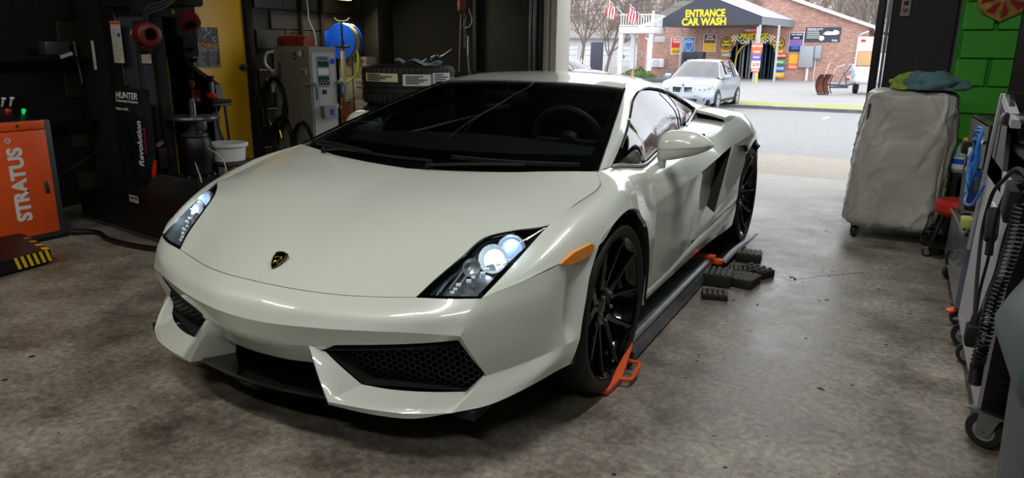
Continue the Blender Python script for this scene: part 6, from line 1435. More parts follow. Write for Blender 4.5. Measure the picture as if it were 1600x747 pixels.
# arch sign
sg = thing('arch_sign', 'yellow arch sign reading PRESTIGE CAR WASH over the tunnel entrance', 'sign', (-7.6, 49.9, 2.3))
M['signy'] = pbr('sign_yellow_panel', '#e0ae28', .5)
outer = [(-9.75, .95), (-9.65, 1.75), (-9.3, 2.35), (-8.6, 2.6), (-7.6, 2.75), (-6.6, 2.65), (-6.0, 2.35), (-5.65, 1.75), (-5.6, 1.1)]
inner = [(-9.25, .95), (-9.15, 1.45), (-8.95, 1.85), (-8.45, 2.15), (-7.6, 2.27), (-6.85, 2.18), (-6.35, 1.9), (-6.12, 1.5), (-6.05, 1.1)]
f = MB(); f.grid(patch([[(x, BY-.10, z) for x, z in outer], [(x, BY-.10, z) for x, z in inner]], 1, 4)); f.grid(patch([[(x, BY-.04, z) for x, z in outer], [(x, BY-.10, z) for x, z in outer]], 1, 4)); ar = f.build('arch_panel', M['signy'], sg, fix=False)
for cx in (-9.35, -5.95):
    f = MB(); f.lathe([(.42, 0), (.42, .03), (0, .031)], (cx, BY-.11, 2.0), (cx, 0, 2.0), 24); rd_ = f.build('round_panel', M['black'], sg)
    f = MB(); f.tube([(cx+.33*math.cos(q*PI/10), BY-.15, 2.0+.33*math.sin(q*PI/10)) for q in range(20)], .03, 5, closed=True); f.build('ring', M['signy'], rd_)
    for k, w_ in enumerate(('BEST', 'WASH')): text(w_, 'lettering', M['awn_y'], rd_, (cx, BY-.15, 2.1-.2*k), (1, 0, 0), (0, 0, 1), .19, bold=.01)
f = MB(); f.prism([(-8.75, BY-.16, 1.95), (-8.6, BY-.16, 2.55), (-8.1, BY-.16, 2.75), (-7.1, BY-.16, 2.75), (-6.6, BY-.16, 2.5), (-6.5, BY-.16, 1.95), (-7.6, BY-.16, 2.12)], (0, .05, 0)); pn_ = f.build('name_panel', M['black'], sg)
f = MB(); f.prism([(-8.0, BY-.19, 2.72)]+[(-7.6+.55*math.cos(q*PI/8), BY-.19, 2.62+.42*math.sin(q*PI/8)) for q in range(8, -1, -1)], (0, .04, 0)); f.build('sun_panel', pbr('sign_orange', '#d8502c', .5), pn_)
text('WELCOME TO', 'lettering', M['white'], pn_, (-7.6, BY-.24, 2.86), (1, 0, 0), (0, 0, 1), .17, bold=.006)
text('PRESTIGE', 'lettering', M['awn_y'], pn_, (-7.6, BY-.22, 2.44), (1, 0, 0), (0, 0, 1), .50, bold=.02, squeeze=.86, shear=.15)
text('CAR WASH', 'lettering', M['white'], pn_, (-7.6, BY-.22, 2.10), (1, 0, 0), (0, 0, 1), .36, bold=.015, squeeze=.92, shear=.15)
f = MB()
for sx in (-1, 1):
    for i in range(5):
        for j in range(4):
            if (i+j) % 2 == 0: f.box((-7.6+sx*(.95+.11*i), BY-.18, 2.18+.11*j+.03*i*0), (.10, .01, .10))
f.build('check_pattern', M['white'], pn_)
# side sign columns
cols_ = [(-9.35, (('grey', 'SHINE'), ('red', 'WAX'))), (-5.72, (('red', 'DELUXE'), ('greenp', 'BASIC'), ('bluep', 'POLISH'), ('signy', 'DRY')))]
M['greenp'] = pbr('panel_green', '#3f9a50', .5); M['bluep'] = pbr('panel_blue', '#3c78c0', .5); M['purplep'] = pbr('panel_purple', '#7a5aa8', .5); M['orangep'] = pbr('panel_orange', '#e2714a', .5)
for cx, lst in cols_:
    for k, (c_, w_) in enumerate(lst):
        tt = thing('menu_sign', f'small {"grey" if c_=="grey" else {"red":"red","greenp":"green","bluep":"blue","signy":"yellow"}[c_]} menu panel on the {"left" if cx < -8 else "right"} leg of the arch sign', 'sign', (cx, 49.8, 1.3-.42*k), 'menu panels on the arch')
        f = MB(); f.box((cx, BY-.14, 1.22-.42*k), (.72, .05, .36), bev=.05); pq = f.build('panel', M[c_], tt); text(w_, 'lettering', M['white'], pq, (cx, BY-.175, 1.22-.42*k), (1, 0, 0), (0, 0, 1), .17, bold=.006)
# posters
def poster(lab, x0, x1, z0, z1, frame, bands, words=(), y=BY-.02, nm='poster'):
    t = thing(nm, lab, 'poster', ((x0+x1)/2, y, z0)); w = x1-x0; h = z1-z0; cx = (x0+x1)/2
    f = MB(); f.box((cx, y-.02, (z0+z1)/2), (w, .04, h), bev=.008); p = f.build('frame', M[frame], t)
    zz = z1-.04
    for k, (m_, fr) in enumerate(bands):
        hh = (h-.08)*fr; f = MB(); f.box((cx, y-.045, zz-hh/2), (w-.10, .01, hh)); f.build('print_field', M[m_], p); zz -= hh
    for (word, m_, zz_, s_) in words: text(word, 'lettering', M[m_], p, (cx, y-.06, z0+h*zz_), (1, 0, 0), (0, 0, 1), s_, bold=s_*.03)
    return t, p
poster('tall poster with red top and yellow bottom on the brick wall', -13.3, -12.45, 1.20, 2.42, 'paper', (('red', .62), ('signy', .38)), (('SPECIAL', 'white', .86, .17), ('WASH', 'white', .72, .2), ('CLUB', 'print', .18, .22)))
t_, p_ = poster('blue poster with white shield outline on the brick wall', -12.42, -11.56, 1.20, 2.42, 'paper', (('bluep', 1),), (('SHIELD', 'white', .72, .16), ('PROTECT', 'white', .14, .15)))
f = MB(); f.tube([(-12.0+x*.28, BY-.075, 1.85+z*.4) for x, z in ((-1, .8), (0, 1), (1, .8), (1, 0), (.6, -.6), (0, -1), (-.6, -.6), (-1, 0))], .022, 5, closed=True); f.build('shield_outline', M['white'], p_)
poster('red and yellow poster standing alone just left of the arch sign', -10.98, -10.1, 1.42, 2.62, 'paper', (('darkred', .5), ('signy', .5)), (('SAVE', 'white', .85, .18), ('ON GAS', 'white', .70, .16)))
t_, p_ = poster('dark purple framed poster with blue car right of the arch', -5.32, -4.38, 1.42, 2.75, 'paper', (('navy', .35), ('purplep', .35), ('navy', .3)), (('WE CLEAN', 'white', .88, .14), ('INSIDE', 'white', .72, .13)))
f = MB(); f.box((-4.85, BY-.08, 1.72), (.55, .03, .14), bev=.05); f.box((-4.85, BY-.08, 1.82), (.3, .03, .1), bev=.04); f.build('car_picture', M['bluep'], p_)
poster('orange and tan notice board below the purple poster', -5.22, -4.56, .35, 1.36, 'orangep', (('tan', .62), ('orangep', .38)) if 'tan' in M else (('signy', .62), ('orangep', .38)), (('NOTICE', 'white', .15, .13),))
t_, p_ = poster('wide dark banner with a white sports car picture high on the brick wall', -4.32, -2.2, 2.12, 3.05, 'awning', (('awning', 1),), ())
text('PRESTIGE AUTO', 'lettering', M['white'], p_, (-3.75, BY-.10, 2.93), (1, 0, 0), (0, 0, 1), .13, bold=.004)
rows_of_print(p_, (-3.80, BY-.09, 2.60), .85, .55, 5, M['white'], seed=5, frac=.3)
f = MB(); f.prism([(-3.25+x, BY-.11, 2.62+z) for x, z in ((0, 0), (.15, .14), (.42, .24), (.72, .26), (.95, .18), (.98, .02), (.80, -.05), (.2, -.06))], (0, .02, 0)); cp_ = f.build('car_picture', M['white'], p_)
f = MB(); f.prism([(-3.02, BY-.115, 2.80), (-2.86, BY-.115, 2.86), (-2.58, BY-.115, 2.87), (-2.66, BY-.115, 2.78)], (0, .004, 0)); f.build('car_picture_window', M['black'], cp_)
f = MB(); f.lathe([(.16, 0), (0, .004)], (-3.30, BY-.10, 2.36), (-3.30, 0, 2.36), 20); f.build('round_mark', M['white'], p_)
text('CALL', 'lettering', M['white'], p_, (-2.5, BY-.10, 2.22), (1, 0, 0), (0, 0, 1), .15, bold=.006)
# electrical boxes
for x0, x1, z0, z1, lb in ((-4.54, -3.66, .47, 1.85, 'large grey electrical enclosure on the brick wall'), (-3.62, -3.22, 1.05, 1.87, 'smaller grey electrical box right of the large enclosure')):
    t = thing('electrical_box', lb, 'box', ((x0+x1)/2, 49.8, z0)); f = MB(); f.box(((x0+x1)/2, BY-.13, (z0+z1)/2), (x1-x0, .26, z1-z0), bev=.02); bx_ = f.build('case', M['metalg'], t)
    f = MB(); f.box(((x0+x1)/2, BY-.27, (z0+z1)/2), (x1-x0-.1, .02, z1-z0-.12), bev=.006); f.box(((x0+x1)/2+.2*(x1-x0), BY-.29, (z0+z1)/2), (.05, .02, .2)); f.build('door', M['metalg'], bx_)
    f = MB(); f.cyl((x1-.3, BY-.1, -.5), (x1-.3, BY-.1, z0+.02), .09 if x1 < -3.5 else .03, 10); f.build('conduit', M['trimw'], bx_)
# downspout
f = MB(); f.tube([(-.55, BY-.35, 2.78), (-.95, BY-.30, 2.62), (-1.1, BY-.08, 2.45), (-1.12, BY-.08, .0), (-1.12, BY-.08, -.3)], .055, 8); f.build('downspout', M['trimw'], bd)
for x, z0, h_, r_, lb in ((-3.95, 4.05, .95, .20, 'round metal flue on the roof, left of the two'), (-1.75, 3.3, .95, .16, 'round metal flue on the roof, right of the two')):
    f = MB(); f.lathe([(r_, 0), (r_, h_*.75), (r_*1.35, h_*.78), (r_*1.35, h_*.88), (r_*.9, h_)], (x, BY+2, z0-.5), (x, BY+2, 9), 14, caps=True); tag(f.build('roof_flue', M['steel']), lb, 'chimney', 'roof flues')
# wall air conditioner
t = thing('air_conditioner', 'white outdoor air conditioner unit on the brick wall near the awning post', 'air conditioner', (-14.1, 49.7, .3))
f = MB(); f.box((-14.1, BY-.2, .6), (.88, .36, .60), bev=.03); f.build('case', M['trimw'], t)
f = MB(); f.tube([(-14.2+.22*math.cos(q*PI/10), BY-.39, .6+.22*math.sin(q*PI/10)) for q in range(20)], .012, 5, closed=True)
for k in range(-3, 4): f.tube([(-14.42, BY-.39, .6+.06*k), (-13.98, BY-.39, .6+.06*k)], .006, 4)
f.build('fan_grille', M['metalg'], t)
t = thing('pay_station', 'dark pay station box behind the silver utility vehicle', 'box', (-10.6, 47, -.4))
f = MB(); f.box((-10.7, 46.5, .9), (1.4, .8, 1.0), bev=.06); f.box((-10.7, 46.5, .1), (.6, .5, 1.0)); f.build('case', M['navy'], t); f = MB(); f.box((-10.8, 46.08, 1.05), (.8, .04, .5), bev=.02); f.build('screen', M['black'], t)
f = MB(); f.tube([(-13.3, BY-.2, .15+.28*math.sin(0))]+[(-13.2+.25*math.cos(q*PI/6), BY-.2, .05+.25*math.sin(q*PI/6)) for q in range(12)], .03, 5, closed=True); tag(f.build('hose_coil', M['metalg']), 'coiled hose on the brick wall below the posters', 'hose')
f = MB(); f.box((-14.15, BY-.03, 2.25), (.8, .04, .42), bev=.01); tag(f.build('wall_panel', M['lightgrey']), 'blank pale grey panel on the brick wall left of the posters', 'panel')
f = MB(); f.tube([(-15.0, BY-.1, 2.3), (-15.0, BY-.1, -.3)], .05, 6); f.tube([(-15.2, BY-.1, 2.35), (-14.9, BY-.1, 2.2)], .05, 6); tag(f.build('drain_pipe', M['trimw']), 'white drain pipe at the left end of the brick wall', 'pipe')
# ---- awning
aw = thing('awning', 'dark gabled awning reading ENTRANCE CAR WASH in yellow on slim posts', 'awning', (-10, 46, -.4))
f = MB(); f.prism([(-13.56, 46, 2.98), (-6.49, 46, 3.10), (-6.49, 46, 3.55), (-10.1, 46, 4.95), (-13.56, 46, 3.12)], (0, .08, 0)); fp = f.build('front_panel', M['awning'], aw)
f = MB(); f.grid([[(-13.56, 46, 3.14), (-10.1, 46, 4.97), (-6.45, 46, 3.57)], [(-12.1, 50, 3.2), (-8.7, 50, 4.97), (-5.07, 50, 3.50)]]); f.build('cover', pbr('pale_awning_roof', '#c9cbd0', .6), aw, fix=False, ang=10)
f = MB(); f.grid([[(-6.49, 46, 3.10), (-5.07, 50, 3.04)], [(-6.49, 46, 3.57), (-5.07, 50, 3.48)]]); f.build('side_valance', pbr('grey_valance', '#7e8088', .7), aw, fix=False)
f = MB(); f.grid([[(-13.5, 46.05, 3.02), (-6.5, 46.05, 3.12)], [(-12.1, 50, 3.02), (-5.1, 50, 3.06)]]); f.build('soffit', M['darksteel'], aw, fix=False)
for x, y in ((-13.5, 46.05), (-11.9, 47.5), (-6.56, 46.05), (-5.56, 46.9)):
    f = MB(); f.cyl((x, y, -.45), (x, y, 3.08), .075, 10); f.build('post', M['lightgrey'], aw)
text('ENTRANCE', 'lettering', M['awn_y'], fp, (-10.06, 45.985, 3.79), (1, 0, .01), (0, 0, 1), .62, bold=.022, squeeze=.80)
text('CAR WASH', 'lettering', M['awn_y'], fp, (-10.1, 45.985, 3.27), (1, 0, .01), (0, 0, 1), .62, bold=.024, squeeze=.90)
# kiosk sign
ks = thing('price_sign', 'tall narrow orange, purple and white price sign on a yellow post', 'sign', (-6.15, 44, -.4))
f = MB(); f.box((-6.12, 44, -.1), (.10, .10, .8)); f.build('post', M['hazard'], ks); f = MB(); f.cyl((-6.35, 44.05, -.42), (-6.35, 44.05, 2.9), .05, 8); f.build('pole', M['lightgrey'], ks)
for k, (m_, w_) in enumerate((('orangep', 'HOT WAX'), ('orangep', 'SHINE'), ('purplep', 'FOAM'), ('paper', '$28'), ('orangep', 'WASH'))):
    f = MB(); hh = (.40, .26, .38, .46, .22)[k]; z = (1.76, 1.43, 1.11, .69, .35)[k]; f.box((-6.25, 43.9, z), (.62-.03*k, .05, hh), bev=.03); pq = f.build('panel', M[m_], ks)
    text(w_, 'lettering', M['red'] if m_ == 'paper' else M['white'], pq, (-6.25, 43.87, z), (1, 0, 0), (0, 0, 1), .13 if m_ != 'paper' else .26, bold=.005)

# ---- balcony with flags, left of the awning
dk = thing('balcony', 'white wooden balcony with slatted railing on tall posts left of the awning', 'balcony', (-14, 44, -.4))
f = MB(); f.box((-13.95, 45.3, 2.72), (2.3, 2.8, .40), bev=.02); f.build('deck', M['trimw'], dk)
for x, y in ((-14.95, 44.1), (-12.95, 44.1), (-14.95, 46.5)):
    f = MB(); f.box((x, y, 1.05), (.28 if x < -14 else .22, .24, 3.0)); f.build('post', M['trimw'], dk)
for k in range(13):
    f = MB(); f.box((-15.0+.17*k, 44.0, 3.32), (.05, .05, .72)); f.build('baluster', M['trimw'], dk)
for k in range(8):
    f = MB(); f.box((-12.85, 44.2+.3*k, 3.32), (.05, .05, .72)); f.build('baluster', M['trimw'], dk)
for z in (3.0, 3.68):
    f = MB(); f.box((-13.95, 44.0, z), (2.3, .07, .07)); f.box((-12.85, 45.2, z), (.07, 2.4, .07)); f.build('rail', M['trimw'], dk)
f = MB(); f.box((-12.85, 44.0, 3.4), (.12, .12, 1.0)); f.build('corner_post', M['trimw'], dk)
for x, z, lb in ((-15.8, 4.45, 'striped flag on the left of the balcony'), (-14.35, 4.15, 'striped flag at the middle of the balcony')):
    t = thing('flag', 'red, white and blue '+lb, 'flag', (x, 44, z-.6), 'flags on the balcony')
    f = MB(); f.cyl((x+.95, 44.0, z-.75), (x-.05, 43.8, z+.15), .025, 6); f.build('pole', M['trimw'], t)
    for k in range(7):
        u0, u1 = k/7., (k+1)/7.
        def fp_(u, v): return Vector((x-.15+.62*u+.05*math.sin(v*5), 43.8+.06*math.sin(v*7+u*4), z+.05-.9*v-.45*u*.6))
        f = MB(); f.grid([[fp_(u, v/6) for v in range(7)] for u in (u0, u1)]); f.build('stripe', M['red'] if k % 2 == 0 else M['white'], t, fix=False)
    f = MB(); f.grid([[fp_(u, v/6*.42)+Vector((0, -.01, 0)) for v in range(7)] for u in (.4, 1)]); f.build('canton', pbr('flag_blue', '#2c3a72', .8), t, fix=False)
# dark tall board, diamond sign, bush, cone, mailbox
f = MB(); f.box((-16.6, 44, 1.0), (.9, .08, 1.9), bev=.02); f.box((-16.95, 44.05, .1), (.06, .04, 1.2)); f.box((-16.25, 44.05, .1), (.06, .04, 1.2)); tag(f.build('tall_board', M['awning']), 'tall dark notice board standing on the lot left of the balcony', 'board')
t = thing('road_sign', 'grey back of a diamond road sign on a thin post behind the balcony', 'sign', (-14.2, 52, -.4)); f = MB(); f.box((-15.0, 52, 1.55), (.50, .03, .50), ry=PI/4); f.build('plate', M['metalg'], t); f = MB(); f.cyl((-15.0, 52.03, -.4), (-15.0, 52.03, 1.9), .035, 6); f.build('post', M['metalg'], t)
t = thing('traffic_post', 'slim orange traffic post in front of the balcony', 'post', (-11.25, 36, -.4)); f = MB(); f.lathe([(.16, 0), (.10, .04), (.075, .08), (.07, .72), (.03, .76)], (-11.3, 36, gz(36)), (-11.3, 36, 3), 12); f.build('post', M['orangep'], t)
t = thing('mailbox', 'dark mailbox on a post behind the sedan', 'mailbox', (-17.5, 52, -.4)); f = MB(); f.cyl((-17.0, 50, -.4), (-17.0, 50, .9), .05, 6); f.build('post', M['metalg'], t); f = MB(); f.box((-17.0, 50, 1.0), (.35, .45, .25), bev=.06); f.build('box', M['awning'], t)
t = thing('planting_bed', 'dark stone edged bed below the balcony', 'bed', (-12.6, 40, -.5)); f = MB(); f.box((-13.2, 41.5, -.32), (5.6, 3.0, .30), bev=.05); f.build('edging', M['curb'], t)
t = thing('evergreen_bush', 'low rounded green bush on the bed below the balcony', 'bush', (-12.6, 40.2, -.2)); rn = random.Random(7); f = MB()
for k in range(420):
    th = rn.uniform(0, 2*PI); r_ = rn.uniform(0, 1)**.5; x = -12.5+1.15*r_*math.cos(th); y = 40.6+.6*r_*math.sin(th); z = -.15+.55*(1-r_*r_)*rn.uniform(.4, 1)
    d_ = Vector((rn.uniform(-1, 1), rn.uniform(-1, 1), rn.uniform(.2, 1.4))).normalized()*rn.uniform(.10, .2); w = d_.orthogonal().normalized()*.05
    f.quad(Vector((x, y, z))-w, Vector((x, y, z))+w, Vector((x, y, z))+d_)
f.sphere((-12.5, 40.6, -.15), .5, 16, 8, (2.0, 1.0, .75)); f.build('foliage', pbr('evergreen_foliage', '#5e7a44', .9, noise=.5, nscale=9), t, fix=False)
# white garage and fence in the background
bg = thing('white_garage', 'long low white garage building behind the lot at left', 'building', (-26, 70, -.5))
f = MB(); f.box((-27, 72, 1.1), (13, 4, 3.1)); f.build('wall', pbr('white_siding', '#c8c8cc', .7, noise=.08, nscale=2), bg)
f = MB(); f.prism([(-33.8, 69.6, 2.6), (-20.2, 69.6, 2.6), (-20.2, 72, 3.4), (-33.8, 72, 3.4)], (0, 0, .15)); f.build('roof', M['shingle'], bg)
for x in (-30.5, -26.8, -23.2):
    f = MB(); f.box((x, 69.97, .75), (2.9, .06, 2.3), bev=.02); dg_ = f.build('garage_door', M['trimw'], bg)
    for k in range(4): f = MB(); f.box((x, 69.92, -.1+.55*k), (2.8, .02, .03)); f.build('panel_line', M['metalg'], dg_)
t = thing('picket_fence', 'pale picket fence in front of the white garage', 'fence', (-27, 60, -.4))
for k in range(46):
    f = MB() if k == 0 else f
    if k == 0: f.prism([(-33, 58, -.3), (-32.9, 58, -.3), (-32.9, 58, .7), (-32.95, 58, .8), (-33, 58, .7)], (0, .03, 0)); pk0 = f.build('picket', M['trimw'], t); k0 = pk0
    else: c = k0.copy(); COL.objects.link(c); c.parent = t; c.location = (.26*k, 0, 0)
f = MB(); f.box((-27, 58.05, .0), (12, .03, .06)); f.box((-27, 58.05, .5), (12, .03, .06)); f.build('rail', M['trimw'], t)
hs = thing('tan_roof_house', 'house with a tan hip roof behind the balcony and awning', 'building', (-15.5, 60, -.4))
f = MB(); f.box((-15.0, 62, 1.4), (8, 5, 3.8)); f.build('wall', M['brick'], hs); f = MB(); f.prism([(-19.4, 59.2, 3.2), (-10.6, 59.2, 3.2), (-12.0, 59.2, 5.5), (-15.5, 59.2, 5.5)], (0, 5.6, 0)); f.build('roof', M['shingle'], hs)

# ---- snow plow truck at the right
t = thing('plow_truck', 'white truck with snow plow, mostly hidden behind the door frame', 'truck', (-.3, 34, -.4))
M['rust'] = pbr('rusty_red_steel', '#8a4030', .7, noise=.5, nscale=5, col2='#4a302a')
f = MB(); pz = [(0, 0), (-.10, .22), (-.13, .45), (-.08, .68), (.05, .88)]
g_ = [[Vector((-1.55+.16*v*3+a*.9, 32.6+v*.55-a*.3, gz(33)+.06+z*.95)) for v in (0, .5, 1)] for a, z in pz]
f.grid(patch(g_, 3, 3)); bl = f.build('plow_blade', M['rust'], t, fix=False)
for v in (0, .25, .5, .75, 1):
    f = MB(); f.tube([Vector((-1.50+.48*v+a*.9+.02, 32.6+v*.55-a*.3-.02, gz(33)+.06+z*.95)) for a, z in pz], .022, 5, smooth=2); f.build('blade_rib', M['rust'] if v in (.25, .75) else M['matte'], bl)
f = MB(); f.box((-1.32, 32.85, gz(33)+.05), (.6, .06, .10), rz=.85, bev=.01); f.build('cutting_edge', M['darksteel'], bl)
f = MB(); f.tube([(-1.15, 33.0, .02), (-.5, 33.4, -.02), (-.1, 33.6, .1)], .05, 6); f.tube([(-1.1, 33.2, -.1), (-.4, 33.7, -.1)], .045, 6); f.tube([(-.75, 33.2, .0), (-.6, 33.4, .55)], .035, 6); f.tube([(-.45, 33.4, 0), (-.55, 33.4, .5), (-.35, 33.5, .9)], .035, 6); f.build('push_frame', M['darksteel'], t)
f = MB(); f.tube([(-1.35, 32.8, .35), (-1.2, 32.9, .95)], .015, 5); f.tube([(-1.0, 33.1, .4), (-.95, 33.1, .7), (-.6, 33.3, .9)], .02, 5, smooth=3); f.build('marker_rod', M['lightgrey'], t)
f = MB(); f.box((.35, 34.9, .42), (1.3, 2.2, .75), bev=.16, seg=3); f.box((.45, 36.2, 1.0), (1.2, 1.6, .8), bev=.18, seg=3); f.build('body', M['trimw'], t, ang=60)
f = MB(); f.sphere((-.16, 33.9, .42), .20, 16, 10, (1, .5, .9)); f.build('headlight', pbr('blue_grey_lamp', '#9aa6c2', .15, 0, .8), t)
f = MB(); f.box((-.36, 33.75, .75), (.22, .2, .34), bev=.05); f.box((-.42, 33.7, .25), (.25, .25, .25), bev=.05); f.build('plow_lamp', M['lightgrey'], t)
f = MB(); f.box((-.42, 33.56, .26), (.12, .02, .10)); f.build('red_marker', M['red'], t)
f = MB(); f.lathe([(.0, 0), (.25, 0), (.37, .03), (.38, .12), (.37, .22), (.25, .25)], (-.28, 35.2, -.05), (5, 35.2, -.05), 24); f.build('tire', M['rubber'], t)
f = MB(); f.box((.10, 35.5, 1.15), (.70, .6, .62), bev=.03); f.build('salt_spreader', pbr('tan_box', '#b89468', .7), t)
t = thing('white_tote', 'white container with red print stacked on the truck bed', 'container', (.0, 36, 1.46)); f = MB(); f.box((.05, 35.7, 1.80), (.66, .5, .66), bev=.04); f.build('tub', M['trimw'], t); f = MB(); f.box((-.1, 35.44, 1.95), (.2, .01, .12)); f.build('red_print', M['red'], t)

# ---- silver utility vehicle
M['suv'] = pbr('pale_blue_metallic', '#9aa6b4', .28, .45, .6)
M['suvglass'] = glassy('vehicle_glass', (.34, .42, .48), ior=2.6)
def road_car(name, label, loc, rz, sc, mat, suv=True):
    root = thing(name, label, 'car', loc)
    T = Matrix.Translation(loc) @ Matrix.Rotation(rz, 4, 'Z') @ Matrix.Diagonal((sc[0], sc[1], sc[2], 1))
    def tr(n): return [[T @ Vector(p) for p in r] for r in n]
    def both(net, **k):
        g = patch(net, **k); return [tr(g), tr(mirx(g))]
    def pan(nm, nets, m_, par=root, ang=30, hint=None):
        f = MB()
        for g in nets: f.grid(g)
        return f.build(nm, m_, par, ang=ang, merge=1e-3)
    hood = [[(0,-.86,.80),(.35,-.84,.80),(.60,-.76,.80),(.80,-.60,.80)],[(0,-.78,.90),(.35,-.76,.91),(.62,-.68,.905),(.82,-.5,.88)],[(0,-.4,.99),(.38,-.38,1.01),(.66,-.3,1.0),(.87,-.2,.94)],[(0,.0,1.05),(.40,.05,1.06),(.68,.15,1.05),(.90,.2,.97)],[(0,.30,1.09),(.40,.34,1.09),(.66,.45,1.08),(.90,.50,.99)]]
    pan('hood', both(hood, ku=3, kv=4), mat)
    front = [[(0,-.86,.80),(.35,-.84,.80),(.60,-.76,.80),(.80,-.60,.80),(.88,-.42,.82)],[(0,-.93,.62),(.4,-.90,.62),(.68,-.80,.62),(.86,-.60,.62),(.92,-.42,.62)],[(0,-.95,.45),(.4,-.92,.45),(.70,-.82,.45),(.88,-.60,.45),(.93,-.42,.45)],[(0,-.90,.25),(.4,-.87,.25),(.68,-.78,.25),(.86,-.58,.27),(.92,-.40,.30)]]
    pan('front_bumper', both(front, ku=3, kv=4), mat)
    side = [[(.80,-.60,.80),(.82,-.5,.88),(.87,-.2,.94),(.90,.2,.97),(.90,.5,.99),(.885,1.1,1.02),(.88,1.9,1.05),(.875,2.7,1.08),(.84,3.3,1.10),(.76,3.62,1.08)],
            [(.88,-.42,.82),(.90,-.35,.84),(.925,-.1,.86),(.935,.25,.86),(.935,.55,.84),(.925,1.1,.85),(.925,1.9,.87),(.925,2.7,.90),(.90,3.3,.88),(.82,3.66,.86)],
            [(.92,-.42,.62),(.93,-.38,.72),(.945,0,.775),(.945,.38,.70),(.935,.6,.60),(.93,1.1,.60),(.93,1.9,.62),(.945,2.45,.72),(.945,3.2,.72),(.84,3.70,.62)],
            [(.92,-.40,.30),(.93,-.37,.50),(.94,0,.74),(.94,.37,.50),(.93,.42,.28),(.92,1.1,.27),(.92,2.36,.28),(.94,2.5,.55),(.93,3.2,.50),(.84,3.68,.35)]]
    for g in both(side, ku=3, kv=4): pan('side_panel', [g], mat)
    roof = [[(0,1.10,1.60),(.35,1.13,1.595),(.56,1.2,1.575)],[(0,1.5,1.655),(.35,1.5,1.65),(.60,1.5,1.61)],[(0,2.4,1.66),(.35,2.4,1.655),(.61,2.4,1.61)],[(0,3.2,1.62),(.35,3.2,1.61),(.58,3.2,1.57)]]
    pan('roof', both(roof, ku=3, kv=3), mat)
    ws = [[(0,.30,1.09),(.40,.34,1.09),(.66,.45,1.08),(.79,.56,1.07)],[(0,.70,1.37),(.37,.73,1.37),(.60,.82,1.355),(.68,.88,1.34)],[(0,1.10,1.60),(.35,1.13,1.595),(.52,1.18,1.58),(.56,1.2,1.575)]]
    pan('windshield', both(ws, ku=3, kv=3), M['suvglass'])
    sg_ = [[(.79,.56,1.07),(.86,.9,1.03),(.875,1.3,1.04),(.87,2.0,1.06),(.86,2.7,1.09),(.80,3.1,1.11)],[(.60,1.14,1.54),(.62,1.2,1.565),(.63,1.5,1.585),(.635,2.2,1.59),(.63,2.8,1.575),(.61,3.05,1.55)]]
    for g in both(sg_, ku=2, kv=3): pan('side_window', [g], M['suvglass'])
    pil = [[(.90,.50,.99),(.86,.52,1.03),(.79,.56,1.07)],[(.72,.85,1.30),(.70,.86,1.31),(.68,.88,1.34)],[(.61,1.2,1.575),(.585,1.2,1.58),(.56,1.2,1.575)]]
    for g in both(pil, ku=3, kv=2): pan('windshield_pillar', [g], mat)
    rp_ = [[(.80,3.1,1.11),(.82,3.3,1.10),(.76,3.62,1.08),(0,3.72,1.08)],[(.61,3.05,1.55),(.58,3.2,1.57),(.52,3.32,1.52),(0,3.40,1.54)]]
    pan('tailgate', both(rp_, ku=2, kv=3), mat)
    tl = [[(0,3.72,1.08),(.5,3.70,1.08),(.76,3.62,1.08)],[(0,3.78,.8),(.5,3.76,.8),(.82,3.66,.86)],[(0,3.78,.4),(.5,3.76,.4),(.84,3.68,.35)]]
    pan('rear_bumper', both(tl, ku=2, kv=3), mat)
    for s in (1, -1):
        for y0 in (1.36, 2.34):
            f = MB(T); f.tube([(s*.885, y0, 1.04), (s*.64, y0+.12, 1.585)], .022, 6); f.build('window_pillar', M['black'], root)
        f = MB(T); f.tube([(s*.60, 1.35, 1.61), (s*.61, 1.7, 1.635), (s*.615, 2.6, 1.635), (s*.585, 3.05, 1.60)], .014, 6, smooth=3); f.build('roof_rail', M['steel'], root)
        f = MB(T); f.box((s*1.02, .72, 1.10), (.22, .12, .15), bev=.045, seg=3); mr = f.build('wing_mirror', mat, root, ang=60)
        f = MB(T); f.prism([(s*.44, -.835, .70), (s*.60, -.79, .69), (s*.80, -.64, .72), (s*.86, -.50, .80), (s*.80, -.60, .82), (s*.62, -.75, .80), (s*.46, -.83, .79)], (s*.01, -.03, 0)); h_ = f.build('headlight', M['clearlamp'], root)
        f = MB(T); f.sphere((s*.56, -.845, .745), .042, 12, 8); f.sphere((s*.69, -.765, .75), .042, 12, 8); f.build('lamp_ring', M['chrome'], h_)
        f = MB(T); f.prism([(s*.80, -.69, .79), (s*.86, -.55, .80), (s*.86, -.53, .74), (s*.82, -.66, .73)], (s*.012, -.02, 0)); f.build('indicator', M['amber'], h_)
        f = MB(T); f.lathe([(.062, 0), (.055, .015), (0, .012)], (s*.66, -.815, .43), (s*.74, -1.2, .43), 16); f.build('fog_lamp', M['black'], root)
        for yc in (0, 2.81):
            f = MB(T); f.lathe([(0, 0), (.40, 0), (.415, .02), (.40, .04)], (s*.90, yc, .37), (s*2, yc, .37), 32); f.bm.verts.ensure_lookup_table(); f.build('arch_shadow_liner', M['matte'], root)
            f = MB(T); f.lathe([(.22, .19), (.24, .215), (.30, .225), (.355, .21), (.365, .17), (.365, 0)], (s*.745, yc, .362), (s*2, yc, .362), 32); w_ = f.build('wheel', M['rubber'], root)
            f = MB(T); f.lathe([(0, .18), (.05, .19), (.06, .18), (.21, .205), (.235, .215)], (s*.745, yc, .362), (s*2, yc, .362), 32); f.build('hubcap', M['steel'], w_)
            f = MB(T)
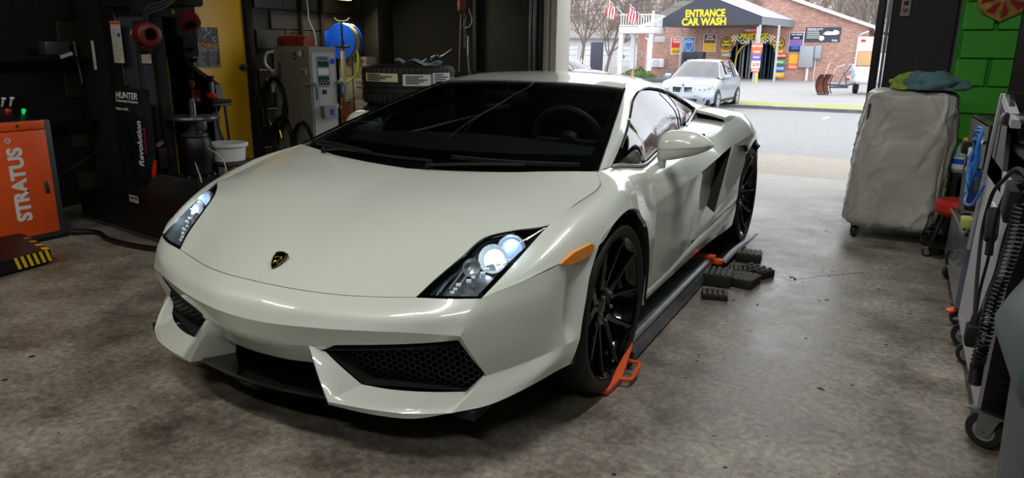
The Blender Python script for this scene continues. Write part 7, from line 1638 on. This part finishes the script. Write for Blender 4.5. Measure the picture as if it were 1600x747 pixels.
            for k in range(10): an = k*PI/5; f.box((s*.955, yc+.13*math.cos(an), .362+.13*math.sin(an)), (.02, .17, .03), rx=an, bev=.004)
            f.build('spoke_set', M['lightgrey'], w_)
        f = MB(T); f.box((s*.925, 1.40, .33), (.03, 1.9, .10), bev=.01); f.build('side_skirt', M['black'], root)
    for s in (1, -1):
        f = MB(T); f.prism([(s*.04, -.945, .60), (s*.32, -.925, .60), (s*.40, -.885, .80), (s*.05, -.90, .83)], (0, -.02, 0)); kg = f.build('grille', M['chrome'], root)
        for k in range(8):
            f = MB(T); f.box((s*(.075+.034*k), -.962+.004*k, .71), (.020, .025, .185)); f.build('grille_bar', M['black'], kg)
    f = MB(T); f.box((0, -.955, .36), (1.0, .03, .14), bev=.02); f.build('lower_intake', M['matte'], root)
    f = MB(T); f.lathe([(.04, 0), (.035, .008), (0, .009)], (0, -.87, .865), (0, -1.4, 1.15), 20); em = f.build('round_badge', M['blue'], root); f = MB(T); f.tube([(.037*math.cos(q*PI/8), -.876+.014*math.sin(q*PI/8)*0, .866+.037*math.sin(q*PI/8)) for q in range(16)], .005, 5, closed=True); f.build('badge_ring', M['chrome'], em)
    f = MB(T); f.tube([(.35, .48, 1.12), (-.1, .42, 1.12)], .01, 5); f.tube([(-.2, .42, 1.12), (-.6, .5, 1.12)], .01, 5); f.build('wiper', M['black'], root)
    f = MB(T)
    for s in (1, -1): f.box((s*.38, 1.5, .95), (.5, .2, .7), rx=-.2, bev=.08); f.box((s*.38, 1.62, 1.36), (.26, .1, .18), bev=.04)
    f.box((0, .62, 1.02), (1.4, .3, .12), bev=.04); f.build('seat_row', M['cabin'], root, ang=60)
    f = MB(T); f.box((0, 1.4, .30), (1.7, 4.3, .2)); f.build('underbody', M['matte'], root)
    f = MB(T); f.box((.0, .98, 1.44), (.20, .03, .07), bev=.015); f.build('rear_view_mirror', M['black'], root)
    return root
M['clearlamp'] = pbr('vehicle_headlamp', '#b8c0cc', .1, .4, 1.0)
road_car('utility_vehicle', 'pale blue utility vehicle with kidney-shaped twin grille parked outside', (-4.52, 22.1, -.575), R(-1.5), (1.0, 1.0, 1.0), M['suv'])
road_car('sedan', 'silver sedan roof and windows visible behind the white door post', (-12.6, 33.0, -.50), R(78), (.98, 1.0, .86), pbr('silver_car_paint', '#b9bdc4', .25, .6, 1.0))
# light pole in the reflections and overhead wires
for k, (z0, z1) in enumerate(((4.6, 5.0), (4.2, 4.7), (3.9, 4.3))):
    f = MB(); f.tube([(-40, 55, z0+1), (-25, 52, z0), (-10, 50, z1+.4)], .02, 4, smooth=4); tag(f.build('overhead_wire', M['awning']), ['upper', 'middle', 'lower'][k]+' overhead wire crossing the bare trees at left', 'wire', 'overhead wires')

# ---- hillside and bare trees
M['bark'] = pbr('grey_brown_bark', '#83786f', .9, noise=.25, nscale=2)
M['hill'] = pbr('leaf_litter_hillside', '#9a8d84', .95, noise=.3, nscale=.25, bump=.5, bscale=2)
f = MB(); rn = random.Random(21); g_ = []
for j in range(15):
    y = 84+j*7.; g_.append([(x, y, -.3+(j/14.)**1.2*20+1.0*mnoise.noise(Vector((x*.05, y*.05, 0)))) for x in [-130+10*i for i in range(22)]])
f.grid(g_); struct(f.build('ground_hill', M['hill'], fix=False))
def tree_mesh(seed, h):
    r_ = random.Random(seed); f = MB()
    def grow(p, d, L, rad, lvl):
        n_ = 3; pts = [p]; dd = d.copy()
        for k in range(n_):
            dd = (dd+Vector((r_.uniform(-.22, .22), r_.uniform(-.22, .22), .06 if lvl else 0))).normalized(); pts.append(pts[-1]+dd*L/n_)
        f.tube(pts, [rad, rad*.85, rad*.7, rad*.55], 6 if lvl == 0 else (4 if lvl < 2 else 3), caps=False)
        if lvl >= 4: return
        nb = (5, 4, 4, 3)[lvl]
        for k in range(nb):
            t_ = r_.uniform(.35, 1.0); q = pts[min(int(t_*n_), n_-1)].lerp(pts[min(int(t_*n_)+1, n_)], (t_*n_) % 1)
            a = r_.uniform(.35, .95); az = r_.uniform(0, 2*PI); o = dd.orthogonal().normalized(); o = Matrix.Rotation(az, 3, dd) @ o
            grow(q, (dd*math.cos(a)+o*math.sin(a)).normalized(), L*r_.uniform(.5, .72), rad*.5, lvl+1)
        grow(pts[-1], dd, L*.68, rad*.55, lvl+1)
    grow(Vector((0, 0, 0)), Vector((r_.uniform(-.08, .08), 0, 1)).normalized(), h*.36, h*.016, 0)
    return f
protos = []
for k in range(5):
    f = tree_mesh(40+k, 11); o = f.build('bare_tree', M['bark'], fix=False, merge=0); protos.append(o)
rn = random.Random(77); spots = []
# nearer trees, each with its own label
near = [(-33, 57, 1.0, 'forked bare tree rising left of the flags, in front of the white garage'), (-24.5, 60, 1.05, 'bare tree with thick dark trunk just right of the dark notice board'), (-20.5, 56, .9, 'slender bare tree between the notice board and balcony'), (-29, 66, 1.1, 'tall bare tree near the white door post'), (-17.5, 64, 1.0, 'bare tree rising behind the balcony railing')]
for i in range(900):
    if len(spots) >= 84: break
    y = 68+60*rn.uniform(0, 1)**1.3; x = -y*.62+rn.uniform(-.1, 1)*y*.75+2
    if all((x-a)**2+(y-b)**2 > 4.6**2 for a, b, c in spots) and not (y < 77 and x < -18): spots.append((x, y, rn.uniform(.8, 1.35)))
def hz(x, y):
    if y < 84: return gz(y)-.1
    return -.3+(max(0, (y-84)/98.))**1.2*20-.4
cnt = 0
for x, y, s_ in ((4, 58, 1.1), (9, 55, 1.0), (14, 60, 1.2), (19, 56, 1.0), (25, 62, 1.2), (31, 57, 1.1)): spots.append((x, y, s_))
for x, y, s_, lab in near:
    b_o = protos[cnt % 5]; o = b_o if cnt < 5 else b_o.copy()
    o.location = (x, y, gz(y)-.1); o.rotation_euler = (0, 0, cnt*1.7); o.scale = (s_, s_, s_); tag(o, lab, 'tree', 'bare trees near the lot'); cnt += 1
for x, y, s_ in spots:
    o = protos[rn.randrange(5)].copy(); COL.objects.link(o); o.location = (x, y, hz(x, y)); o.rotation_euler = (0, 0, rn.uniform(0, 6.28)); o.scale = (s_, s_, s_*rn.uniform(.9, 1.2))
    o['group'] = 'bare trees on the hillside'; o['label'] = 'bare tree among many on the hillside behind the car wash'; o['category'] = 'tree'
